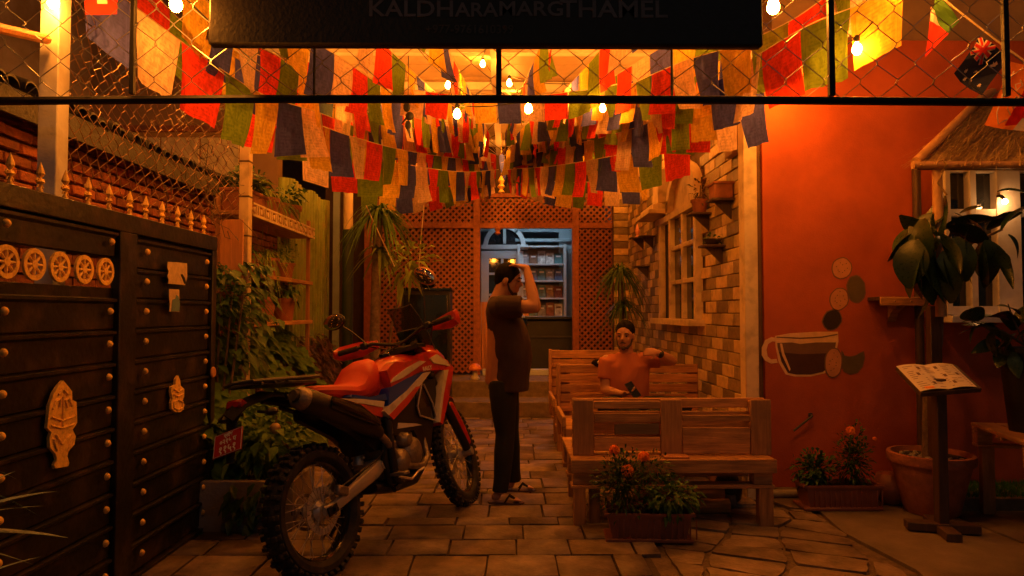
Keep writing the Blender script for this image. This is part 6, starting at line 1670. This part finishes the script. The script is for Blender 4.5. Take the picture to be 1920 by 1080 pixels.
# instruments, bar, guards, levers, mirrors
mb = MB(); mb.box(V(1.20, 0, 1.22), (.03, .17, .11), (0, R(-25), 0), bev=.01); mb.box(V(1.17, 0, 1.14), (.12, .2, .05), bev=.01); mb.tube([V(1.12, .05, 1.05), V(1.2, .05, 1.2)], .012); mb.tube([V(1.12, -.05, 1.05), V(1.2, -.05, 1.2)], .012)
dash = bp('dashboard', mb, m_bblack); bp('display', MB().box(V(1.18, 0, 1.225), (.006, .14, .085), (0, R(-25), 0)), m_glass, dash)
BZ = 1.17
def bar(y): 
    a = abs(y); x = 1.06 - max(0, a - .10) * .22; z = BZ + min(a, .18) * .35 + .0
    return S(V(x, y, z))
hb = bp('handlebar', MB().tube([bar(y) for y in (-.40, -.30, -.18, -.10, -.04, .04, .10, .18, .30, .40)], .012, 10), m_bblack)
for s in (-1, 1):
    bp('grip', MB().tube([bar(s * .28), bar(s * .41)], .018, 12), m_rubber, hb)
    bp('switchgear', MB().box(bar(s * .235), (.05, .045, .045), ST, bev=.008), m_bblack, hb)
    bp('lever', MB().tube([bar(s * .24) + V(.05, 0, 0), bar(s * .32) + V(.07, 0, 0), bar(s * .41) + V(.06, 0, 0)], .006, 6), m_alu, hb)
    gpt = [bar(s * .44) + V(.0, 0, .0), bar(s * .43) + V(.06, 0, .0), bar(s * .33) + V(.115, 0, .0), bar(s * .20) + V(.10, 0, 0)]
    bp('hand_guard', MB().tube(gpt, [.035, .058, .062, .030], 10, squash=((0, 0, 1), 1.0)) if False else MB().tube(gpt, [.030, .052, .055, .028], 10, squash=((1, 0, .0), .32)), m_bred, hb)
    g2 = [p + V(.022, 0, .0) for p in gpt[1:3]]; bp('guard_flash', MB().tube(g2, [.018, .016], 8, squash=((1, 0, 0), .4)), m_bwhite, hb)
    mbase = bar(s * .21); mt = mbase + (V(-.10, .12, .16) if s > 0 else V(.02, -.01, .30))
    ma = bp('mirror_stem', MB().tube([mbase, mbase.lerp(mt, .5) + V(0, s * .02, .03), mt], .006, 6), m_bblack, hb)
    rr_ = Matrix.Rotation(R(0 if s > 0 else 35), 3, 'X')
    body = MB().ball(mt + V(0, s * .045, .03), (.022, .092, .056), 14, rr_); bp('mirror', body, m_bblack if s > 0 else m_orangeboard, ma)
    bp('mirror_glass', MB().ball(mt + V(-.0145, s * .045, .03), (.012, .084, .049), 14, rr_), m_mirror, ma)
bp('cable', MB().tube([bar(.24) + V(.05, 0, 0), V(1.30, .12, 1.12), V(1.22, .08, .95)], .005, 6), m_cable, hb); bp('cable', MB().tube([bar(-.24) + V(.05, 0, 0), V(1.30, -.10, 1.18), V(1.20, -.08, .95)], .005, 6), m_cable, hb)
bp('cable', MB().tube([bar(-.1), V(.98, .15, 1.10), V(.80, .17, 1.02), V(.70, .14, .95)], .005, 6), m_cable, hb)
# rear: fender, rack, tail light, plate
rfn = strip([(.20, 0, .90), (.0, 0, .955), (-.20, 0, .985), (-.36, 0, .955), (-.44, 0, .90)], [.09, .09, .08, .07, .05]); bp('rear_fender', rfn, mat('fender_black', (.012, .011, .011), rough=.85, spec=.15))
mb = MB(); mb.box(V(-.10, 0, 1.02), (.44, .17, .016), (0, R(4), 0), bev=.006)
for i in range(5): mb.tube([V(.08 - i * .09, -.10, 1.03), V(.08 - i * .09, .10, 1.03)], .008, 6)
mb.tube([V(.12, -.1, 1.03), V(-.33, -.09, 1.045), V(-.36, 0, 1.05), V(-.33, .09, 1.045), V(.12, .1, 1.03)], .010, 8)
bp('luggage_rack', mb, m_rack)
bp('tail_light', MB().box(V(-.36, 0, .945), (.05, .10, .05), (0, R(20), 0), bev=.012), mat('lamp_red_lens', (.25, .01, .01), rough=.2, bump=0))
for s in (-1, 1):
    mb = MB().tube([V(-.28, s * .05, .90), V(-.30, s * .13, .89)], .008, 6); mb.ball(V(-.30, s * .155, .89), (.03, .03, .02), 10); bp('indicator', mb, m_bblack)
mb = MB(); mb.tube([V(-.34, 0, .93), V(-.40, 0, .87), V(-.42, 0, .76), V(-.44, 0, .69)], [.03, .035, .035, .02], 8, squash=((1, 0, 0), .4)); bp('plate_holder', mb, m_bblack)
pm = Matrix.Translation((-.462, -.03, .785)) @ Euler((R(-10), R(24), 0)).to_matrix().to_4x4() @ Matrix.Scale(.86, 4)
mb = MB().box((0, 0, 0), (.004, .20, .13), bev=.0015); mb.v = [pm @ v for v in mb.v]
pl_ = bp('number_plate', mb, m_plate)
Fm = pm @ Matrix.Translation((-.0035, 0, 0)) @ Matrix(((0, 0, -1, 0), (-1, 0, 0, 0), (0, 1, 0, 0), (0, 0, 0, 1)))
for s_, size, dz in (('\u092a\u094d\u0930\u0926\u0947\u0936', .028, .044), ('\u0966\u0968\u0967\u096b \u092a', .038, .012), ('\u0967\u0967\u096b\u0967', .058, -.032)):
    lettering(s_, size, m_print, pl_, Fm @ Matrix.Translation((0, dz, 0)), .0006, 1.0, .0012)
mb = MB()
for (a, b) in (((-.095, .06), (.095, .06)), ((.095, .06), (.095, -.06)), ((.095, -.06), (-.095, -.06)), ((-.095, -.06), (-.095, .06))): mb.tube([pm @ V(-.003, a[0], a[1]), pm @ V(-.003, b[0], b[1])], .0014, 4)
bp('plate_border', mb, m_print, pl_)
# RALLY lettering on both shrouds
lettering('RALLY', .036, m_print, bike, Matrix.Translation((1.08, -.1735, .987)) @ Matrix.Rotation(R(-3), 4, 'Y') @ F_, .0006, 1.1, .0015)
# mudguard behind wheel, shock, stand, pegs, pedal
bp('inner_fender', MB().tube([V(.42, 0, .84), V(.40, 0, .70), V(.44, 0, .56)], [.09, .10, .08], 8, squash=((1, 0, 0), .2)), m_bblack)
mb = MB()
for i in range(9): mb.v += []; 
mb.tube([V(.46, 0, .50), V(.52, 0, .82)], .03, 10)
for i in range(8): mb.tube([V(.465 + .006 * i, -.045, .54 + .03 * i), V(.468 + .006 * i, .045, .545 + .03 * i)], .008, 6)
bp('shock_absorber', mb, m_alu)
mb = MB().tube([V(.60, .12, .38), V(.56, .28, .18), V(.54, .36, .08)], .012); mb.box(V(.54, .36, .078), (.06, .05, .012)); bp('side_stand', mb, m_bblack)
for s in (-1, 1): bp('foot_peg', MB().box(V(.58, s * .19, .41), (.05, .11, .02), bev=.004), m_engine)
bp('brake_pedal', MB().tube([V(.60, -.16, .39), V(.72, -.17, .35), V(.80, -.17, .38), V(.84, -.19, .39)], .008, 6), m_alu)
bp('brake_caliper', MB().box(V(.15, -.115, .42), (.09, .04, .05), (0, R(20), 0), bev=.01), m_engine)
bp('brake_hose', MB().tube([V(.15, -.12, .44), V(.30, -.13, .48), V(.5, -.12, .52), V(.6, -.13, .6)], .005, 6), m_cable)
mb = MB().tube([V(.60, -.145, .72), V(.585, -.15, .58), V(.59, -.145, .45), V(.62, -.14, .36)], .026, 10); bp('frame_spar', mb, m_bblack)

# ================================================================ PEOPLE
def esec(mb, secs, n=16):
    """torso-like loft: (centre, half x, half y)"""
    b0 = len(mb.v)
    for (c, rx, ry) in secs:
        for k in range(n):
            a = 2 * math.pi * k / n; mb.v.append(Vector(c) + Vector((math.cos(a) * rx, math.sin(a) * ry, 0)))
    for i in range(len(secs) - 1):
        for k in range(n): mb.f.append((b0 + i * n + k, b0 + i * n + (k + 1) % n, b0 + (i + 1) * n + (k + 1) % n, b0 + (i + 1) * n + k))
    mb.f += [tuple(b0 + k for k in range(n))[::-1], tuple(b0 + (len(secs) - 1) * n + k for k in range(n))]
def capsule(mb, pts, rs_, n=12):
    mb.tube(pts, rs_, n); mb.ball(pts[0], rs_[0] * .99, 10); mb.ball(pts[-1], rs_[-1] * .99, 10)
def head(mb, c, M, s=1.0):
    """skull, jaw, brow, nose, lips, ears; M turns the face (+X) to its heading"""
    def P(x, y, z): return M @ (Vector((x, y, z)) * s) + c
    mb.ball(P(-.008, 0, .030), (.094 * s, .074 * s, .088 * s), 18, M)
    mb.ball(P(.022, 0, -.030), (.066 * s, .058 * s, .078 * s), 16, M)
    mb.ball(P(.050, 0, -.082), (.026 * s, .028 * s, .024 * s), 10, M)
    mb.tube([P(.082, 0, .022), P(.100, 0, -.012), P(.106, 0, -.022)], [.008 * s, .011 * s, .012 * s], 8)
    for sy in (-1, 1):
        mb.ball(P(.094, sy * .011, -.024), .007 * s, 8); mb.ball(P(.072, sy * .032, .026), (.016 * s, .024 * s, .009 * s), 8, M)
        mb.ball(P(-.004, sy * .076, -.004), (.022 * s, .009 * s, .034 * s), 10, M)
        mb.ball(P(.058, sy * .036, -.022), (.022 * s, .02 * s, .022 * s), 8, M)
    mb.ball(P(.080, 0, -.052), (.012 * s, .024 * s, .008 * s), 8, M); mb.ball(P(.077, 0, -.064), (.012 * s, .020 * s, .008 * s), 8, M)
    return P
def eyes(parent, P, M, s=1.0):
    mw = mat('eye_white', (.22, .17, .14), rough=.3, bump=0)
    for sy in (-1, 1):
        mb = MB(); mb.ball(P(.076, sy * .031, .008), (.008 * s, .011 * s, .0045 * s), 10, M); e = link('eye', mb.mesh('eye'), parent); e.data.materials.append(mw)
        mb = MB(); mb.ball(P(.0845, sy * .031, .008), (.004 * s, .006 * s, .006 * s), 8, M); i = link('iris', mb.mesh('iris'), e); i.data.materials.append(m_hair)
        mb = MB(); mb.tube([P(.088, sy * .014, .028), P(.086, sy * .034, .034), P(.074, sy * .052, .026)], [.003, .0045, .002], 6); b = link('eyebrow', mb.mesh('eyebrow'), parent); b.data.materials.append(m_hair)
def hand(mb, wrist, d, palm_n, s=1.0, curl=.35, thumb_side=1):
    """palm, four bent fingers of unequal length and a side thumb"""
    d = Vector(d).normalized(); nrm = Vector(palm_n); nrm = (nrm - d * nrm.dot(d)).normalized(); side = d.cross(nrm) * thumb_side
    w = Vector(wrist)
    mb.ball(w + d * .045 * s, (.048 * s, .040 * s, .017 * s), 12, Matrix((d, side, nrm)).transposed())
    mb.tube([w - d * .01, w + d * .03 * s], [.025 * s, .028 * s], 10)
    for k, L in enumerate((.070, .080, .074, .058)):
        o = side * (.030 - .0195 * k) * s; p = w + d * .075 * s + o; dd = d.copy(); pts = [p - d * .02 * s, p]
        for j in range(3):
            dd = (dd + nrm * curl * (1 + .3 * j)).normalized(); p = p + dd * L * s / 3 * (1.15, 1, .8)[j]; pts.append(p)
        mb.tube(pts, [.0100 * s, .0098 * s, .0092 * s, .0084 * s, .0066 * s], 8)
    p = w + d * .018 * s + side * .028 * s; dd = (d * .55 + side * .75 + nrm * .25).normalized()
    mb.tube([p - side * .012 * s, p + dd * .030 * s, p + dd * .030 * s + (dd + d * .8).normalized() * .028 * s], [.013 * s, .0115 * s, .008 * s], 8)
def sandal(parent, c, ang, col=m_sole):
    M = Matrix.Rotation(ang, 3, 'Z'); c = Vector(c); pts = [(-.125, 0), (-.11, -.034), (-.03, -.034), (.06, -.046), (.115, -.034), (.135, 0), (.115, .034), (.06, .046), (-.03, .034), (-.11, .034)]
    mb = MB(); mb.prism(pts, (0, .018), lambda u, w, t: M @ Vector((u, w, t)) + c); s_ = part('sandal', mb, col, parent)
    mb = MB(); mb.tube([M @ Vector((.0, -.040, .018)) + c, M @ Vector((.03, -.02, .062)) + c, M @ Vector((.085, 0, .03)) + c], .006, 6); mb.tube([M @ Vector((.0, .040, .018)) + c, M @ Vector((.03, .02, .062)) + c, M @ Vector((.085, 0, .03)) + c], .006, 6)
    part('strap', mb, m_hair, s_)
def foot(mb, ankle, ang, gz):
    M = Matrix.Rotation(ang, 3, 'Z'); a = Vector(ankle); b = Vector((a.x, a.y, gz))
    mb.tube([a, b + M @ Vector((.0, 0, .05)), b + M @ Vector((.06, 0, .036)), b + M @ Vector((.12, 0, .022)), b + M @ Vector((.145, 0, .018))], [.036, .040, .036, .026, .012], 10, squash=((0, 0, 1), .8))
    mb.ball(b + M @ Vector((-.03, 0, .035)), (.036, .030, .030), 10)
    for k in range(5):
        y = -.030 + .015 * k; l = (.158, .152, .146, .138, .128)[k if ang >= 0 else k]
        mb.tube([b + M @ Vector((.10, y, .022)), b + M @ Vector((l, y, .014))], [.009, .0075], 6)

# ---- standing man, seen from his right side
ORG = V(0, 5.0, 0)
man = thing('person', 'standing man in a dark brown shirt and black trousers with one hand on his head', 'person', ORG)
Y0 = 5.02; HX = .03
def q(x, y, z): return V(x, Y0 + y, z)
skin = MB()
hM = Matrix.Rotation(R(-14), 3, 'Z') @ Matrix.Rotation(R(10), 3, 'Y')
hc = q(.015, 0, 1.60)
P = head(skin, hc, hM, 1.0)
skin.tube([q(-.075, 0, 1.42), q(-.045, 0, 1.50), q(-.01, 0, 1.58)], [.075, .060, .062], 14)
esec(skin, [(q(-.03, 0, .85), .13, .17), (q(-.0, 0, 1.05), .15, .155), (q(-.01, 0, 1.28), .13, .17), (q(-.045, 0, 1.42), .09, .17), (q(-.06, 0, 1.47), .05, .08)])
# right arm up to the head (near side)
sh, el, wr = q(-.045, -.19, 1.41), q(.200, -.225, 1.405), q(.145, -.10, 1.685)
capsule(skin, [sh, sh.lerp(el, .5), el], [.058, .052, .044]); capsule(skin, [el, el.lerp(wr, .35), wr], [.044, .044, .027])
hand(skin, wr, V(-.88, .34, .30), V(-.3, .15, -1), 1.0, .20, -1)
# left arm hanging at the far side
sh2, el2, wr2 = q(-.045, .19, 1.41), q(-.07, .235, 1.12), q(.03, .22, .90)
capsule(skin, [sh2, sh2.lerp(el2, .5), el2], [.056, .050, .042]); capsule(skin, [el2, el2.lerp(wr2, .4), wr2], [.042, .040, .026])
hand(skin, wr2, V(.2, 0, -1), V(.2, -1, 0), 1.0, .3)
# legs
hipR, knR, anR = q(-.03, -.09, .88), q(-.015, -.115, .50), q(-.045, -.16, .09)
hipL, knL, anL = q(-.02, .09, .88), q(.025, .11, .50), q(.055, .17, .09)
for h_, k_, a_ in ((hipR, knR, anR), (hipL, knL, anL)):
    skin.tube([h_, h_.lerp(k_, .5), k_, k_.lerp(a_, .3), a_], [.085, .075, .052, .052, .034], 12)
foot(skin, anR, R(-8), .036); foot(skin, anL, R(-4), .036)
body = skinned('body', MB(), m_skin, man) if False else None
me = organic(skin, .0085, 3); me.materials.clear(); me.materials.append(m_skin); me.transform(ROOTM[man].inverted()); body = link('body', me, man)
def cloth(name, mb, m, parent, vox=.011, sm=4):
    me = organic(mb, vox, sm, name); me.materials.clear(); me.materials.append(m); me.transform(ROOTM[parent].inverted()); return link(name, me, parent)
shirt = MB()
esec(shirt, [(q(.012, 0, .80), .146, .20), (q(.020, 0, .90), .150, .19), (q(.034, 0, 1.04), .158, .185), (q(.022, 0, 1.16), .152, .185), (q(-.004, 0, 1.28), .142, .19), (q(-.035, 0, 1.38), .120, .205), (q(-.055, 0, 1.445), .085, .15), (q(-.055, 0, 1.485), .064, .078)], 22)
shirt.tube([q(-.055, -.14, 1.40), sh, sh.lerp(el, .62)], [.085, .082, .080], 14); shirt.ball(q(-.05, -.16, 1.40), .078, 12)
shirt.tube([q(-.055, .14, 1.40), sh2, sh2.lerp(el2, .75)], [.085, .078, .072], 14); shirt.ball(q(-.05, .16, 1.40), .075, 12)
for v in shirt.v:
    k = 1 if v.z < 1.35 else 0
    v.x += k * .011 * math.sin(v.z * 26 + v.y * 19) * math.sin(v.z * 9 + 1); v.y += k * .007 * math.sin(v.z * 27 + v.x * 20)
cloth('shirt', shirt, m_shirt_b, man)
tr_ = MB()
esec(tr_, [(q(.005, 0, .93), .105, .15), (q(.005, 0, .88), .115, .16), (q(.0, 0, .80), .115, .165)], 18)
for h_, k_, a_ in ((hipR, knR, anR), (hipL, knL, anL)):
    tr_.tube([h_, h_.lerp(k_, .3), h_.lerp(k_, .7), k_, k_.lerp(a_, .35), k_.lerp(a_, .75), a_ + V(.0, 0, .01)], [.098, .100, .084, .070, .070, .060, .055], 16)
for v in tr_.v: v.x += .005 * math.sin(v.z * 41 + v.y * 9) * (1 if v.z < .7 else 0)
cloth('trousers', tr_, m_pants, man)
hr = MB(); hr.ball(hc + hM @ V(-.018, 0, .044), (.098, .086, .092), 18, hM); hr.ball(hc + hM @ V(-.050, 0, .0), (.058, .070, .070), 14, hM)
for sy in (-1, 1): hr.ball(hc + hM @ V(.012, sy * .066, .015), (.028, .012, .04), 8, hM)
cloth('hair', hr, m_hair, man, .008, 3)
bd = MB()
for sy in (-1, 1): bd.tube([hc + hM @ V(.012, sy * .062, -.02), hc + hM @ V(.03, sy * .055, -.062), hc + hM @ V(.058, sy * .025, -.095)], [.006, .010, .013], 8)
bd.ball(hc + hM @ V(.062, 0, -.090), (.022, .03, .022), 8)
cloth('beard', bd, m_beard, man, .005, 1)
def iv(fn, parent):
    I = ROOTM[parent].inverted(); return lambda x, y, z: I @ fn(x, y, z)
eyes(man, iv(P, man), hM)
sandal(man, (anR.x + .035, anR.y, .018), R(-8)); sandal(man, (anL.x + .035, anL.y, .018), R(-4))

# ---- seated man
sm = thing('person', 'seated bearded man in an orange T-shirt holding a dark phone', 'person', V(1.03, 5.75, .455))
YS = 5.78
def r_(x, y, z): return V(x, YS + y, z)
skin = MB()
hM = Matrix.Rotation(R(-112), 3, 'Z') @ Matrix.Rotation(R(3), 3, 'Y'); hc = r_(.99, -.06, 1.165)
P = head(skin, hc, hM, .98)
skin.tube([r_(1.015, .0, .98), r_(1.005, -.02, 1.06), r_(.995, -.045, 1.13)], [.072, .056, .056], 14)
esec(skin, [(r_(1.03, .05, .50), .16, .12), (r_(1.03, .03, .65), .15, .11), (r_(1.02, .01, .82), .155, .105), (r_(1.02, .0, .94), .16, .085), (r_(1.02, 0, 1.01), .07, .06)])
s1, e1_, w1_ = r_(.845, 0, .955), r_(.822, -.03, .715), r_(.935, -.20, .705)
capsule(skin, [s1, s1.lerp(e1_, .5), e1_], [.056, .050, .041]); capsule(skin, [e1_, e1_.lerp(w1_, .4), w1_], [.041, .040, .026])
hand(skin, w1_, V(.9, -.35, .10), V(-.1, .2, 1), .95, .55, 1)
s2, e2_, w2_ = r_(1.195, .0, .965), r_(1.385, -.06, .960), r_(1.245, -.17, 1.035)
capsule(skin, [s2, s2.lerp(e2_, .5), e2_], [.056, .050, .042]); capsule(skin, [e2_, e2_.lerp(w2_, .4), w2_], [.042, .041, .027])
hand(skin, w2_, V(-.9, .15, .12), V(.1, .9, -.4), .95, .45, 1)
hl, kl, al = r_(.96, -.02, .56), r_(.79, -.36, .625), r_(1.13, -.44, .515)
h2_, k2_, a2_ = r_(1.10, -.02, .56), r_(1.40, -.34, .625), r_(.95, -.50, .505)
for h_, k_, a_ in ((hl, kl, al), (h2_, k2_, a2_)): skin.tube([h_, h_.lerp(k_, .5), k_, k_.lerp(a_, .3), a_], [.085, .075, .052, .048, .034], 12)
for a_, dx in ((al, 1), (a2_, -1)):
    skin.tube([a_, a_ + V(.06 * dx, -.03, -.005), a_ + V(.15 * dx, -.05, -.01)], [.036, .036, .022], 10)
me = organic(skin, .0085, 3); me.materials.clear(); me.materials.append(m_skin); me.transform(ROOTM[sm].inverted()); link('body', me, sm)
sh_ = MB()
esec(sh_, [(r_(1.035, .03, .56), .185, .145), (r_(1.035, .02, .66), .180, .14), (r_(1.025, .0, .80), .182, .128), (r_(1.02, -.005, .92), .180, .115), (r_(1.02, -.005, .985), .135, .09), (r_(1.018, -.005, 1.03), .078, .068)], 22)
sh_.tube([r_(.90, 0, .955), s1, s1.lerp(e1_, .62)], [.072, .068, .066], 14); sh_.tube([r_(1.13, 0, .96), s2, s2.lerp(e2_, .50)], [.072, .068, .066], 14)
for v in sh_.v: v.y += .008 * math.sin(v.x * 30 + v.z * 24); v.x += .006 * math.sin(v.z * 36)
cloth('tshirt', sh_, m_shirt_o, sm)
tr_ = MB(); esec(tr_, [(r_(1.03, .05, .475), .20, .15), (r_(1.03, .03, .60), .18, .14)], 18)
for h_, k_, a_ in ((hl, kl, al), (h2_, k2_, a2_)): tr_.tube([h_, h_.lerp(k_, .5), k_, k_.lerp(a_, .35), k_.lerp(a_, .85)], [.10, .095, .078, .072, .055], 16); tr_.ball(k_, .078, 12)
for v in tr_.v: v.z = max(v.z, .462)
cloth('trousers', tr_, m_pants, sm)
hr = MB(); hr.ball(hc + hM @ V(-.024, 0, .050), (.096, .083, .090), 18, hM); hr.ball(hc + hM @ V(-.045, 0, .0), (.055, .068, .066), 14, hM); cloth('hair', hr, m_hair, sm, .008, 3)
bd = MB()
for sy in (-1, 1): bd.tube([hc + hM @ V(.008, sy * .064, -.015), hc + hM @ V(.03, sy * .056, -.06), hc + hM @ V(.062, sy * .028, -.094)], [.006, .010, .013], 8)
bd.ball(hc + hM @ V(.066, 0, -.092), (.022, .032, .020), 8); bd.tube([hc + hM @ V(.082, -.028, -.050), hc + hM @ V(.094, 0, -.041), hc + hM @ V(.082, .028, -.050)], [.005, .007, .005], 6)
cloth('beard', bd, m_beard, sm, .005, 1)
eyes(sm, iv(P, sm), hM, .98)
mb = MB(); d = (w2_ - e2_).normalized(); mb.tube([w2_ - d * .035, w2_ - d * .012], [.034, .033], 14); mb.ball(w2_ - d * .024 + V(0, -.03, 0), (.02, .008, .02), 8); part('wristwatch', mb, m_bblack, sm)
ph = thing('phone', 'dark phone held in the seated man right hand', 'phone', w1_ + V(.09, -.05, .03))
c = w1_ + V(.085, -.045, .035); rt = Euler((R(55), R(-20), R(25))).to_matrix()
part('case', MB().box(c, (.072, .145, .009), rt, bev=.004), m_bblack, ph); part('screen', MB().box(c + rt @ V(0, 0, .0052), (.066, .136, .001), rt, bev=0), m_glass, ph)
